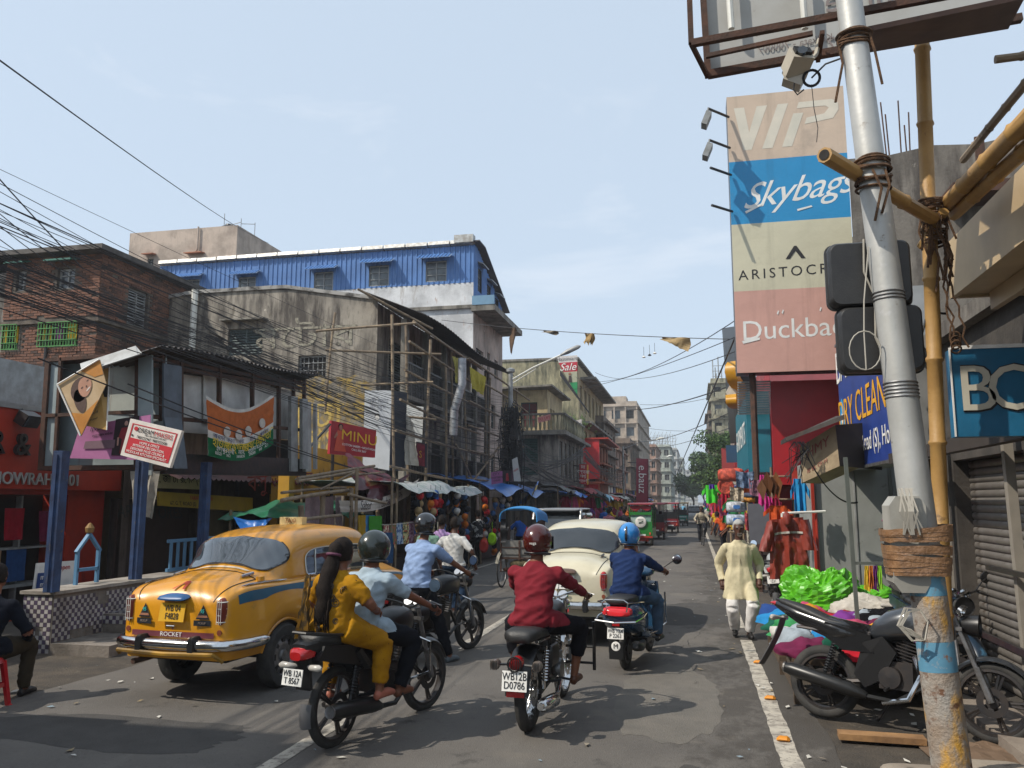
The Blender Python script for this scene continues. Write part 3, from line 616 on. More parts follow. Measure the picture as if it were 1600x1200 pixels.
# posters on it
t=thing('folded_poster','torn tan poster with a smiling face and letter A, folded over on the billboard','poster',(-9.1,10.6,2.9))
TAN=M('tan_vinyl',hexc('c9a25c'),.55,col2=hexc('b08746'),ns=3)
TAN2=M('orange_vinyl',hexc('c98a3c'),.55,col2=hexc('b0752f'),ns=3);TAN3=M('cream_vinyl',hexc('c4ab88'),.55,col2=hexc('b0946c'),ns=3)
q=Bd(P(91,601,Y=10.5),P(156,562,Y=10.5),P(166,600,Y=10.5),P(127,681,Y=10.5))
mb=MB();quadslab(mb,*q.c,.012);q.poly(mb,[(.55,0),(1,0),(1,.6),(.78,.4)],.006,1);q.poly(mb,[(0,.55),(0,1),(.7,1),(.25,.8)],.006,1)
HAIRC=plain('5a463e',.8);SK=plain('b98a72',.7)
mb.build('folded_sheet',[TAN3,TAN2],t,W=True)
hb=MB()
for (u,v,ru,rv,mi,d) in ((.42,.36,.26,.24,0,.007),(.30,.55,.14,.24,0,.007),(.52,.40,.17,.22,1,.010),(.45,.37,.03,.014,0,.013),(.62,.33,.03,.014,0,.013),(.57,.52,.06,.022,2,.013),(.55,.43,.018,.03,0,.013)):q.disc(hb,u,v,ru,rv,d,mi)
hb.build('printed_face',[HAIRC,SK,plain('e0d3c8')],t,W=True,fix=False)
q2=Bd(P(150,580,Y=10.62),P(171,574,Y=10.72),P(167,672,Y=10.6),P(129,664,Y=10.55))
mb=MB();quadslab(mb,*q2.c,.012);mb.build('lower_sheet',TAN,t,W=True)
mb=MB();q2.slab(mb,.32,.98,.3,.48,.014,.004);mb.build('black_block',INKB,t,W=True)
q2.text('A',.55,.385,.15,TAN,t,.018);q2.text('PTO',.5,.55,.07,INKB,t,.012);q2.text('Park Str',.55,.73,.06,INKB,t,.012);q2.text('Ground Floor',.52,.84,.05,INKB,t,.012);q2.text('va',.7,.22,.09,INKB,t,.012)
mb=MB();mb.tube([q.p(0,0,.02),q.p(1,0,.02)],.012,5);mb.tube([q.p(0,0,.02),q.p(0,1,.02)],.012,5);mb.tube([q2.p(1,0,.02),q2.p(1,1,.02)],.01,5);mb.build('edge_hem',INKW,t,W=True)
t=thing('pink_poster','pink INDIA WESTERN WEAR poster with a model in red on the left billboard','poster',(-8.7,10.8,2.5))
q=Bd(P(125,666,Y=10.8),P(235,648,Y=10.8),P(235,719,Y=10.8),P(109,716,Y=10.8));mb=MB();quadslab(mb,*q.c,.012);mb.build('pink_sheet',M('pink_vinyl',hexc('b0709c'),.6,col2=hexc('a05f8c'),ns=3),t,W=True)
mb=MB();q.slab(mb,.52,.85,-.02,.9,.012,.004);mb.build('dark_print',plain('2a1c22'),t,W=True);mb=MB();q.slab(mb,.15,.55,.5,.72,.016,.004);mb.build('grey_print',plain('7a5f6a'),t,W=True)
q.text('INDIA',.3,.14,.17,INKB,t,.012);q.text('WESTERN WEAR',.36,.34,.07,INKB,t,.012)
mb=MB();q.disc(mb,.68,.12,.025,.06,.018,1);q.poly(mb,[(.62,.22),(.74,.22),(.77,.45),(.72,.5),(.73,.85),(.62,.85),(.64,.5),(.59,.45)],.018,0);q.poly(mb,[(.575,.45),(.6,.45),(.6,.66),(.58,.66)],.018,1);mb.build('printed_model',[plain('8c1f2a'),plain('b98f80')],t,W=True,fix=False)
t=thing('dream_makers_sign','tilted white and red DREAM MAKERS interior decoration sign on the billboard post','sign',(-8,10.3,2.4))
q=Bd(P(204,654,Y=10.35),P(284,673,Y=10.2),P(265,731,Y=10.2),P(188,711,Y=10.35));mb=MB();quadslab(mb,*q.c,.05);mb.build('panel',paint('sign_white','d8d2ca',.5),t,W=True)
mb=MB()
for a in ((.07,.95,.1,.125),(.07,.095,.1,.9),(.925,.95,.1,.9),(.07,.95,.48,.9)):q.slab(mb,*a,d=.005+.001*a[3],th=.003)
mb.build('red_print',plain('b5202c'),t,W=True)
q.text('DREAM',.37,.24,.13,INKB,t,.01,stretch=1.0);q.text('MAKERS',.71,.24,.13,INKR,t,.01);q.text('MAKE YOUR DREAMS COME TRUE',.57,.335,.035,INKB,t,.01);q.text('7003222967, 9007322508',.52,.425,.075,INKB,t,.01)
for k,s_t in enumerate(('HOME & OFFICE','INTERIOR DECORATION,','DESIGNER FALSE CEILING &','MODULAR KITCHEN SPECIALIST.')):q.text(s_t,.51,.56+.095*k,.072,INKW,t,.012)
mb=MB();q.disc(mb,.17,.22,.04,.055,.01,0);q.disc(mb,.13,.41,.018,.025,.01,1);mb.build('round_logo',[INKR,INKB],t,W=True,fix=False)
t=thing('bengali_banner','sagging orange white and green cloth banner with Bengali lettering tied under the hoarding roof','banner',(-7.6,13.5,2.6))
tl,tr,br,bl=P(322,618,X=-7.65),P(428,615,X=-7.65),P(427,694,X=-7.65),P(327,712,X=-7.65)
mb,f=hang(tl,tr,br,bl,26,16,.03,.26,bands=(.04,.58,.68,.97),seed=2,fold=1.2)
mb.build('cloth',[cloth('d9d5cd'),cloth('c06a3a'),cloth('dfdad2'),cloth('1f6a44'),cloth('dfdad2')],t,W=True,smooth=True)
q=Bd(tl-Z*.15,tr-Z*.1,br-Z*.08,bl-Z*.1);YEL=plain('e8c93a')
def curved(body,v,h,m,u0=.5,n=None):
    """lettering laid word by word along the sag"""
    ws=body.split(' ');tot=sum(len(w_)+1 for w_ in ws);x=0
    for w_ in ws:
        c=(x+len(w_)/2)/tot;x+=len(w_)+1;u=.06+.88*c;a=f(max(0,u-.06),v);b=f(min(1,u+.06),v);nn=(tr-tl).cross(bl-tl).normalized()
        text(w_,h,f(u,v)-nn*.03,b-a,Z,m,t,.001)
curved('আবেদন করুন। নিয়ে বাঁচুন পরিবার',.63,.1,plain('3a3a6a'));curved('হাওড়া বেঙ্গলার সহযোগী সমিতি',.745,.2,YEL);curved('ইছাপুরবালী লেন, হাওড়া-৭১১১০১',.84,.11,INKW);curved('REGD NO. 54/ABON UNDER WB ACT',.92,.07,INKW)
for (u,v) in ((.25,.48),(.42,.5),(.58,.45),(.8,.42)):
    mb=MB();c=f(u,v);nn=(tr-tl).cross(bl-tl).normalized()
    mb.add([c-nn*.03+Vector((0,math.cos(a)*.11,math.sin(a)*.09)) for a in [2*PI*i/14 for i in range(14)]],[tuple(range(14))],0);mb.build('printed_emblem',cloth('cfc6bd'),t,W=True,fix=False)
# red corner shop
RED=M('red_shop_paint',hexc('b0321c'),.5,0,hexc('94291a'),2,layers=((hexc('6e2016'),3,.62,.75,(1,1,.3)),))
t=thing('red_shop','red fronted shop with black raised letters at the left edge of the street','shop',(-10.5,9,0))
F=Face((-10.5,2,0),(0,1,0),(1,0,0))
wall(t,F,11.3,2.05,[(.4,.02,4,1.95),(5.0,.02,2.6,1.95),(8.3,.02,2.1,1.95)],RED,depth=.5)
mb=MB();F.box(mb,0,11.4,2.05,3.28,-.3,.25);mb.build('fascia',RED,t,W=True)
mb=MB();F.box(mb,0,11.3,3.281,3.36,-.3,.28);F.box(mb,0,11.3,3.37,4.2,-1,-.6);mb.build('parapet',GREYP,t,W=True)
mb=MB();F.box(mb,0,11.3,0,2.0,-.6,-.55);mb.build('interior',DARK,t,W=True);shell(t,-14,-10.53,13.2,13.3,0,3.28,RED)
LT=M('letter_black',(.02,.018,.018),.4)
c=P(46,697,X=-10.23);text('ER &',.5,(-10.22,c.y,c.z),(0,1,0),(0,0,1),LT,t,.04,align='RIGHT',spacing=1.1);
c=P(124,758,X=-10.23);text('G.T. ROAD HOWRAH 1101',.27,(-10.22,c.y,2.2),(0,1,0),(0,0,1),M('letter_grey',(.45,.44,.42),.5),t,.015,align='RIGHT')
mb=MB();F.box(mb,8.4,10.3,.5,.55,-.4,-.1);F.box(mb,8.4,10.3,1.1,1.13,-.4,-.1);F.box(mb,8.95,9.0,.02,1.95,-.3,-.2);F.box(mb,9.6,9.64,.02,1.95,-.3,-.2);mb.build('display_shelf',GREYP,t,W=True)
for i,(u,z,c_) in enumerate(((8.6,1.2,'8c1f2a'),(9.2,1.25,'a02030'),(8.8,.6,'b09070'),(9.3,.6,'2a4a7a'),(9.9,1.2,'7a2a4a'))):
    mb,f=hang(F.p(u,z+.5,-.12),F.p(u+.4,z+.5,-.12),F.p(u+.38,z,-.1),F.p(u+.02,z,-.1),8,5,.03,seed=i);mb.build('display_garment',cloth(c_),t,W=True,smooth=True)
t=thing('floodlight','small floodlight bracketed on the red shop fascia','lamp',(-10.2,12.5,3));c=P(44,655,X=-10.1)
mb=MB();mb.box(c,(.2,.3,.2),rot=Matrix.Rotation(.5,3,'Y'));mb.build('housing',DARKMET,t,W=True);mb=MB();mb.box(c+Vector((.1,0,-.05)),(.02,.26,.16),rot=Matrix.Rotation(.5,3,'Y'));mb.build('lens',GLASSG,t,W=True);mb=MB();mb.tube([c,c+Vector((-.15,0,.18))],.02);mb.build('bracket',DARKMET,t,W=True)
t=thing('leaflet_board','white leaflet board with blue and pink print leaning behind the mosaic wall','board',(-9.2,11.7,.6))
q=Bd(P(58,880,X=-8.6),P(118,876,X=-8.6),P(112,922,X=-8.6),P(52,925,X=-8.6));mb=MB();quadslab(mb,*q.c,.02);mb.build('panel',INKW,t,W=True)
mb=MB();q.slab(mb,.04,.42,.35,.92,.01,.004);mb.build('blue_print',plain('23407a'),t,W=True);q.text('mo',.2,.5,.2,INKW,t,.016);q.text('ma',.2,.75,.2,INKW,t,.016);q.text('open',.72,.2,.2,INKR,t,.01)
# dim shops between the red shop and the sooty building
SHW=stained('shop_cream',(.45,.41,.3),(.16,.14,.11),(.3,.27,.2),.55,.7)
t=thing('dim_shop','open fronted dim shop with cream Bengali signboard behind the blue posts','shop',(-9.6,15.5,0))
F=Face((-10.2,13.4,0),(0,1,0),(1,0,0));wall(t,F,5.4,3.3,[(.2,.02,2.3,1.9),(2.8,.02,2.3,1.9)],stained('shop_brown',(.15,.11,.09),(.05,.04,.035)),depth=.4)
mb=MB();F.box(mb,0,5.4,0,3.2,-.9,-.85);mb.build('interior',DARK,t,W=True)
mb=MB();F.box(mb,-.2,5.4,3.3,3.36,-1.5,.4);mb.build('flat_roof',CONC,t,W=True)
mb=MB();F.box(mb,.0,2.2,.02,1.9,-.12,-.08);mb.build('leaning_door',plain('4a3a34'),t,W=True);mb=MB();mb.tube([F.p(2.5,0,.2),F.p(2.75,2.0,0)],.05,4);mb.build('prop_plank',plain('7a6f62'),t,W=True)
q=PB([(229,735),(320,740),(320,765),(229,762)],X=-9.7);mb=MB();quadslab(mb,*q.c,.05);mb.build('signboard',paint('cream_sign','cfc49c',.6),t,W=True);q.text('৬৭, জি টি রোড (স',.5,.45,.5,INKB,t,.01)
q=PB([(249,768),(395,778),(395,800),(249,790)],X=-9.6);mb=MB();quadslab(mb,*q.c,.05);mb.build('yellow_signboard',paint('mustard_sign','a98f22',.6),t,W=True);q.text("TARA'S WATCH",.4,.3,.32,INKR,t,.01);q.text('67, G. T. ROAD (S)',.22,.75,.3,INKB,t,.01)
q=PB([(160,790),(300,795),(300,815),(160,812)],X=-9.9);q.text('ARAI STORES',.5,.4,1.0,LT,t,.02)
mb=MB()
for i in range(30):
    a=i/30;y=13.6+5.6*a;mb.add([(-10.1,y,2.62),(-10.1,y+.1,2.66),(-9.2,y+.1,2.3),(-9.2,y,2.26)],[(0,1,2,3)]);mb.add([(-10.1,y+.1,2.66),(-10.1,y+.187,2.62),(-9.2,y+.187,2.26),(-9.2,y+.1,2.3)],[(0,1,2,3)])
mb.build('awning',M('maroon_tin',hexc('5a2f2a'),.6,.2,hexc('3d2522'),3),t,W=True,fix=False)
t=thing('yellow_shop','yellow painted shop front with red hand lettering beside the hoarding','shop',(-9.5,18,0))
YS=M('yellow_shop_paint',hexc('c2922a'),.7,col2=hexc('a67a20'),ns=2,layers=((hexc('5c4a2a'),4,.6,.72),))
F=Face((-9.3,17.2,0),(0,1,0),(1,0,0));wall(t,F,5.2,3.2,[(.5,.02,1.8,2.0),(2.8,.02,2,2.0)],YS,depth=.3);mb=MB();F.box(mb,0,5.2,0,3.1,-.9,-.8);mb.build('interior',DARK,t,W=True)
q=PB([(398,742),(480,737),(480,765),(398,772)],X=-9.0);q.text('বসু ভাণ্ডার',.5,.45,.9,M('dark_red_ink',hexc('6e1a1a'),.7),t,.002,stretch=1.3)
mb=MB();mb.bb(-8.6,-8.35,16.2,16.45,0,3.9);mb.bb(-8.75,-8.2,16.1,16.6,3.9,4.05);mb.build('pillar',YS,t,W=True)
t=thing('tiled_shed','small shed with broken red roof tiles seen through the hoarding','shed',(-11,16,0))
mb=MB();mb.bb(-12,-10.6,14,19,0,3.4);mb.build('wall',paint('cream_wall','b5a67c',.8),t,W=True)
mb=MB();mb.bb(-11.0,-10.3,16.2,16.6,3.4,4.0);mb.build('yellow_panel',GOLD,t,W=True)
rt=MB().loft([(0,0,0,.09,.02),(0,.26,.03,.09,.02)],8,2).mesh('roof_tile',M('roof_tile_red',hexc('8c5240'),.85,col2=hexc('5f4034'),ns=3));
for i in range(12):
    for j in range(5):
        o=bpy.data.objects.new('roof_tile',rt);COL.objects.link(o);o.parent=t;o.location=Vector((-10.5-.23*j,14.2+.19*i+rnd.uniform(-.02,.02),3.45+.14*j))-Vector(t.location);o.rotation_euler=(rnd.uniform(-.1,.1),0,PI/2+rnd.uniform(-.1,.1))
# blue rail, small shrine frame
t=thing('blue_railing','pale blue slatted railing on the mosaic wall between the blue posts','railing',(-8,12.2,.76));RB=paint('pale_blue_rail','5a86a8',.5)
for k,(z) in enumerate((.78,1.22)):mb=MB();mb.bb(-8.0,-7.96,11.6,15.6,z,z+.05);mb.build('rail',RB,t,W=True)
for i in range(22):mb=MB();mb.bb(-7.99,-7.97,11.66+i*.18,11.72+i*.18,.83,1.22);mb.build('slat',RB,t,W=True)
t=thing('blue_gate_frame','small blue wooden frame with pointed top standing on the mosaic wall','frame',(-8.0,10.2,.76))
for (a,b) in (((-8.05,9.75,.76),(-8.05,9.75,1.2)),((-8.05,10.15,.76),(-8.05,10.15,1.2)),((-8.05,9.72,1.18),(-8.05,9.95,1.42)),((-8.05,10.18,1.18),(-8.05,9.95,1.42)),((-8.05,9.75,.95),(-8.05,10.15,.95))):
    mb=MB();mb.tube([a,b],.03,4);mb.build('bar',RB,t,W=True)
mb=MB();mb.lathe([(0,0),(.05,.02),(.06,.08),(.02,.14),(0,.15)],(-8.05,9.95,1.42),n=10);mb.build('finial',plain('8a6a3a'),t,W=True)
o,f=hang((-8.2,10.9,2.3),(-7.7,10.9,2.3),(-7.8,10.9,1.6),(-8.1,10.9,1.75),8,6,.06,seed=9);tag(o.build('rag',cloth('a8a398'),smooth=True),'pale torn rag hanging under the billboard','rag')
# green tarpaulin bundle by the taxi roof
def heap(name,label,cat,c,r,m,seed=0,nu=40,nv=20,rough=.25,flat=1.,group=None,crease=1.2):
    mb=MB();c=Vector(c);rx,ry,rz=r
    def f(u,v):
        a=2*PI*u;e=(PI/2)*v;d=Vector((math.cos(a)*math.cos(e),math.sin(a)*math.cos(e),math.sin(e)))
        q=d*1.7+Vector((seed*3.1,0,0));k=1+rough*noise.noise(q)+.10*crease*(1-abs(noise.noise(q*2.7)))+.05*crease*(1-2*abs(noise.noise(q*6+Vector((0,seed,0)))))
        return c+Vector((d.x*rx*k,d.y*ry*k,d.z*rz*k*flat))
    mb.grid(f,nu,nv);vs=len(mb.v)
    mb.add([mb.v[i*(nv+1)] for i in range(nu)],[tuple(range(nu))])
    return tag(mb.build(name,m,smooth=False if name=='plastic_heap' else 'all'),label,cat,group)
TARPG=M('green_tarp',hexc('2f7a55'),.35,col2=hexc('1f5a40'),ns=2,spec=.6);TARPB=M('blue_tarp',hexc('2a74c8'),.35,col2=hexc('1f5ea6'),ns=2,spec=.6)
t=thing('tarp_stall','covered barrow under green and blue tarpaulin beyond the taxi','stall',(-7.8,15.2,0))
for x,y in ((-8.6,14.4),(-8.6,17),(-7.0,14.4),(-7.0,17)):mb=MB();mb.tube([(x,y,0),(x,y,1.7)],.03,5);mb.build('post',BAM,t,W=True)
mb=MB();mb.bb(-8.7,-6.9,14.3,17.1,.8,.9);mb.build('table',RUST,t,W=True)
def tarpf(u,v):return Vector((-8.75+1.8*u,14.2+3.1*v,1.75+.2*noise.noise(Vector((u*3,v*4,1)))-.28*abs(u-.4)+.12*abs(noise.noise(Vector((u*7,v*6,1))))-.35*max(0,.12-v)*6*.5))
mb=MB();mb.sheet(tarpf,20,26,.006);mb.build('tarpaulin',TARPG,t,W=True,smooth=True)
mb,f=hang((-8.4,14.15,1.58),(-7.6,14.15,1.56),(-7.7,14.1,1.42),(-8.2,14.1,1.36),12,5,.07,.06,seed=4,fold=2);mb.build('blue_flap',TARPB,t,W=True,smooth=True)
# ---- MINU board, white board, draped pictures ----
t=thing('minu_sign','red MINU sari board with yellow letters and a woman figure','sign',(-8.3,18.5,2.9))
q=Bd(P(518,657,X=-8.2),P(588,672,X=-7.6),P(586,715,X=-7.6),P(515,709,X=-8.2));mb=MB();quadslab(mb,*q.c,.08);mb.build('panel',M('minu_red',hexc('a81f26'),.5,col2=hexc('8c1a22'),ns=2),t,W=True)
q.text('MINU',.62,.4,.33,GOLD,t,.01,stretch=1.35);q.text('COTTON SAREES • NIGHTWEAR',.62,.7,.07,INKW,t,.01);q.text('CALL 033 2637',.62,.82,.07,INKW,t,.01)
mb=MB();q.disc(mb,.2,.16,.035,.09,.01,0);q.disc(mb,.2,.12,.05,.08,.008,1);q.poly(mb,[(.13,.26),(.28,.26),(.26,.5),(.34,.9),(.08,.9),(.12,.5)],.009,2);q.poly(mb,[(.12,.3),(.06,.5),(.09,.52),(.15,.4)],.01,0);mb.build('printed_woman',[plain('a8705a'),plain('1a1214'),plain('c24a30')],t,W=True,fix=False)
mb=MB();mb.tube([P(478,705,X=-8.2),P(516,663,X=-8.15)],.03,5);mb.tube([P(520,705,X=-8.3),(P(520,705,X=-8.3).x,P(520,705,X=-8.3).y,0)],.04,5);mb.build('strut',DARKMET,t,W=True)
t=thing('white_board','tall white board with faint lettering standing in front of the scaffold','board',(-8.2,20.5,2.5))
q=Bd(P(570,610,Y=20.4),P(612,610,Y=20.4),P(608,735,Y=20.4),P(567,727,Y=20.4));mb=MB();quadslab(mb,*q.c,.1);mb.build('panel',paint('board_white','b4b8bc',.6,dirt=.2),t,W=True)
mb=MB();q.disc(mb,.5,.33,.1,.03,.006);q.disc(mb,.5,.35,.08,.03,.008,1);mb.build('printed_head',[INKB,INKW],t,W=True,fix=False);q.text('শ্রী মাতা',.5,.14,.06,plain('8a8c94'),t,.005);q.text('শোরুম',.5,.22,.06,plain('8a8c94'),t,.005)
mb=MB();quadslab(mb,q.c[1]+Vector((.01,0,0)),q.c[1]+Vector((.25,.5,0)),q.c[2]+Vector((.25,.5,0)),q.c[2]+Vector((.01,0,0)),.04);mb.build('dark_edge',plain('2a2f3a'),t,W=True)
mb=MB();mb.tube([(q.c[3]+q.c[2])/2,Vector(((q.c[3].x+q.c[2].x)/2,20.45,0))],.05,5);mb.build('prop',DARKMET,t,W=True)
for k,(px0,px1,y0,y1) in enumerate(((612,623,682,722),(650,665,690,728))):
    t=thing('framed_poster',['dark red framed poster left of the hanging dust sheet','dark red framed poster right of the hanging dust sheet'][k],'poster',P(px0,y1,Y=21.2),group='red posters under the scaffold')
    q=Bd(P(px0,y0,Y=21.2),P(px1,y0+3,Y=21.0),P(px1,y1+3,Y=21.0),P(px0,y1,Y=21.2));mb=MB();quadslab(mb,*q.c,.05);mb.build('frame',plain('2a2a36'),t,W=True);mb=MB();q.slab(mb,.08,.92,.04,.95,.004,.004);mb.build('print',M('poster_red',hexc('94344a'),.6,col2=hexc('6e2638'),ns=8),t,W=True);q.text('S',.5,.5,.3,GOLD,t,.01)
o,f=hang(P(618,628,Y=21.0),P(646,660,Y=20.8),P(655,728,Y=20.8),P(626,725,Y=20.9),16,14,.1,seed=5);tag(o.build('dust_sheet',cloth('b3aea4'),smooth=True),'pale dust sheet draped from the scaffold between two red posters','dust sheet')
t=thing('blank_panel','white framed empty panel hanging inside the scaffold','panel',P(640,690,Y=22));q=Bd(P(632,632,Y=22),P(663,636,Y=22),P(660,700,Y=22),P(634,690,Y=22));mb=MB();quadslab(mb,*q.c,.05);mb.build('sheet',paint('panel_white','c8cac8',.6),t,W=True)
mb=MB();q.slab(mb,-.05,.03,0,1,.01,.06);q.slab(mb,.97,1.05,0,1,.01,.06);mb.build('frame',DARKMET,t,W=True)
o,f=hang(P(706,556,Y=23),P(722,562,Y=23.4),P(718,600,Y=23.4),P(714,596,Y=23),10,10,.1,seed=6);tag(o.build('rag',cloth('a39a55'),smooth=True),'narrow yellow green rag caught on the scaffold, left one','rag')
o,f=hang(P(734,573,Y=25),P(760,590,Y=25.4),P(756,618,Y=25.4),P(738,607,Y=25),12,8,.08,seed=7);tag(o.build('banner',cloth('b0a248'),smooth=True),'crumpled yellow banner with green print caught on the scaffold','banner')
q=Bd(P(734,573,Y=24.8),P(760,590,Y=25.2),P(756,618,Y=25.2),P(738,607,Y=24.8));
mb=MB();mb.tube([P(722,560,Y=22.8),P(722,600,Y=22.8),P(710,640,Y=22.8),P(708,680,Y=22.8)],.12,10);tag(mb.build('duct',M('foil_duct',(.4,.42,.44),.4,.6,(.25,.25,.26),9,bump=.5,bs=40),smooth=True),'silvery crinkled duct hanging down through the scaffold','duct')
# collapsed banner heap on bamboo
t=thing('collapsed_banner','collapsed dark red and white printed banner draped over the bamboo stall frame','banner',(-7,15.8,2))
mb,f=hang(P(540,707,X=-7.3),P(640,757,X=-6.9),P(612,790,X=-6.5),P(560,765,X=-6.6),24,14,.16,.05,seed=3,fold=2.2,bands=(.35,.5,.62));mb.build('printed_vinyl',[M('vinyl_red',hexc('8c2030'),.4,col2=hexc('5c1622'),ns=4),M('vinyl_cream',hexc('c4a870'),.4,col2=hexc('a83a3a'),ns=5),M('vinyl_red',(0,0,0)),M('vinyl_dark',hexc('4a1420'),.4)],t,W=True,smooth=True)
tl,tr,br,bl=P(530,782,X=-6.5),P(655,748,X=-6.6),P(640,775,X=-6.5),P(534,800,X=-6.5)
mb,f=hang(tl,tr,br,bl,24,8,.05,.18,seed=8,fold=1.3);mb.build('white_strip',M('vinyl_white',hexc('c9c2b8'),.4,col2=hexc('a89f94'),ns=3),t,W=True,smooth=True)
def strip_text(f,words,h,m,parent,v=.5,u0=.05,u1=.8,vec=None,off=.04):
    tot=sum(len(w_)+1 for w_ in words);x=0;nn=(tr-tl).cross(bl-tl).normalized()
    for w_ in words:
        u=u0+(u1-u0)*(x+len(w_)/2)/tot;x+=len(w_)+1;a=f(u-.04,v);b=f(u+.04,v);text(w_,h,f(u,v)-nn*off,b-a,Z,m,parent,.001)
strip_text(f,['-','Sabar','Sadan,','Ph'],.26,INKB,t,.45,off=.08)
mb,f=hang(P(560,760,X=-6.9),P(640,740,X=-6.9),P(620,766,X=-6.8),P(555,790,X=-6.8),20,8,.1,.1,seed=11);mb.build('dark_vinyl',M('vinyl_dark',hexc('4a1420'),.4,col2=hexc('3a0f18')),t,W=True,smooth=True)
specs=[(P(465,748,X=-6.6),P(585,728,X=-6.9),.03),(P(440,782,X=-6.4),P(545,766,X=-6.6),.035),(P(440,770,X=-6.5),P(540,762,X=-6.9),.025),(P(465,752,X=-6.3),P(560,735,X=-6.8),.025),(P(470,745,X=-6.7),P(600,738,X=-6.9),.02),
         (P(558,732,X=-6.3),P(560,845,X=-6.3),.035),(P(549,762,X=-6.5),P(553,850,X=-6.5),.045),(P(613,745,X=-6.3),P(615,860,X=-6.3),.03),(P(450,815,X=-6.2),P(533,805,X=-6.4),.03),(P(470,790,X=-6.4),P(472,850,X=-6.4),.05),(P(545,772,X=-6.2),P(603,786,X=-6.2),.03),(P(500,765,X=-6.6),P(560,735,X=-6.6),.02),(P(505,770,X=-6.6),P(507,850,X=-6.6),.05),(P(590,770,X=-6.8),P(592,850,X=-6.8),.05)]
t=thing('bamboo_lattice','rickety stall frame of lashed bamboo poles beyond the taxi roof','stall frame',(-6.5,15,0))
for a,b,r in specs:
    if (b-a).z<-.8:b=Vector((a.x,a.y,0))
    mb=MB();bamboo(mb,a,b,r);mb.build('pole',BAM,t,W=True,smooth=True)
for i,(x0,x1,y1_,c_,lab) in enumerate(((478,500,850,'8f7a7c','dusty mauve cloth hanging left in the bamboo frame'),(503,522,850,'86706f','dusty mauve cloth hanging second from left in the bamboo frame'),(524,533,850,'8a7879','narrow mauve cloth hanging at the right of the bamboo frame'))):
    o,f=hang(P(x0,778,X=-6.8),P(x1,775,X=-6.8),P(x1+3,y1_,X=-6.7),P(x0,y1_,X=-6.7),12,8,.06,seed=i+20);tag(o.build('hanging_cloth',cloth(c_),smooth=True),lab,'cloth','mauve cloths on the bamboo frame')
# unseen house and stall left of view, added to shade the near road
t=thing('shade_house','plain ochre house out of view, added to shade the near left road','building',(-11,-6,0));F=Face((-8.8,-14,0),(0,1,0),(1,0,0))
hl=[(1+2.6*i,z,1.2,1.5) for i in range(6) for z in (3.6,6.2)]+[(1+2.6*i,.03,1.8,2.4) for i in range(6)];wall(t,F,16.2,8,hl,stained('house_ochre',(.4,.32,.2),(.15,.12,.09)),depth=.3)
for h in hl:window(t,F,*h,'louvre',GREYP,DARK,depth=.3)
shell(t,-14,-9.2,-14,2.2,0,7.9,M('grey_plaster',(0,0,0)))
t=thing('shade_stall','unseen stall under a sagging brown tarpaulin, added to shade the seated person','stall',(-7.6,4,0))  # out of view, added so its tarpaulin casts shade on the seated person
for x in (-8.5,-6.7):
    for y in (2.8,5.0):mb=MB();mb.tube([(x,y,0),(x,y,2.4)],.03,6);mb.build('post',BAM,t,W=True)
mb=MB();mb.sheet(lambda u,v:(-8.7+2.1*u,2.6+2.6*v,2.45-.15*math.sin(PI*u)*math.sin(PI*v)),10,10,.01);mb.build('tarpaulin',cloth('6a5440'),t,W=True,smooth=True);mb=MB();mb.bb(-8.4,-7.2,2.9,4.9,0,.8);mb.build('counter',WHITEP,t,W=True)
# ================= farther buildings =================
MOSS=stained('mossy_plaster',(.38,.345,.22),(.09,.09,.06),(.11,.12,.055),.44,.6)
OCH=stained('ochre_plaster',(.5,.39,.22),(.24,.18,.12),(.25,.2,.12),.5,.66)
def grid_holes(W_,H_,nc,nf,w_=1.,h_=1.3,z0=.9,zt=.6,first=3.2):
    out=[];ph=(H_-first)/nf
    for r in range(nf):
        for c in range(nc):
            out.append((W_*(c+.5)/nc-w_/2+rnd.uniform(-.05,.05),first+ph*r+(ph-h_)/2,w_,h_))
    return out
def block(name,label,x0,x1,y0,y1,H,m,nf,nc,ns,left=True,w_=1.,h_=1.3,fm=None,simple=False,first=3.2,parapet=.5,bands=True):
    t=thing(name,label,'building',((x0+x1)/2,y0,0));FA=Face((x0,y0,0),(1,0,0),(0,-1,0))
    FB=Face((x1 if left else x0,y0,0),(0,1,0),(1 if left else -1,0,0))
    hA=grid_holes(x1-x0,H,nc,nf,min(w_,(x1-x0)/nc*.6),h_,first=first);hB=grid_holes(y1-y0,H,ns,nf,min(w_,(y1-y0)/ns*.6),h_,first=first)
    wall(t,FA,x1-x0,H+parapet,hA,m,depth=.25);wall(t,FB,y1-y0,H+parapet,hB,m,'side_wall',depth=.25)
    mb=MB();mb.bb(x0+.02,x1-.02,y0+.02,y1,H-.15,H);mb.build('roof',m,t,W=True)
    for F,hl in ((FA,hA),(FB,hB)):
        for h in hl:
            if simple:
                mb=MB();F.box(mb,h[0]+.02,h[0]+h[2]-.02,h[1]+.02,h[1]+h[3]-.02,-.24,-.2);F.box(mb,h[0]+h[2]/2-.05,h[0]+h[2]/2+.05,h[1]+.02,h[1]+h[3]-.02,-.199,-.15,1);mb.build('window',[DARK if rnd.random()<.8 else GLASSG,fm or GREYP],t,W=True)
            else:window(t,F,*h,rnd.choice(['glass','louvre','grille','glass']),fm,rnd.choice([DARK,GLASSD,GLASSG]),depth=.25)
        if bands:
            for r in range(nf+1):
                z=first+(H-first)*r/nf;mb=MB();F.box(mb,-.1,(x1-x0 if F is FA else y1-y0)+.1,z-.1,z+.02,.002,.35);mb.build('floor_band',m,t,W=True)
    return t,FA,FB
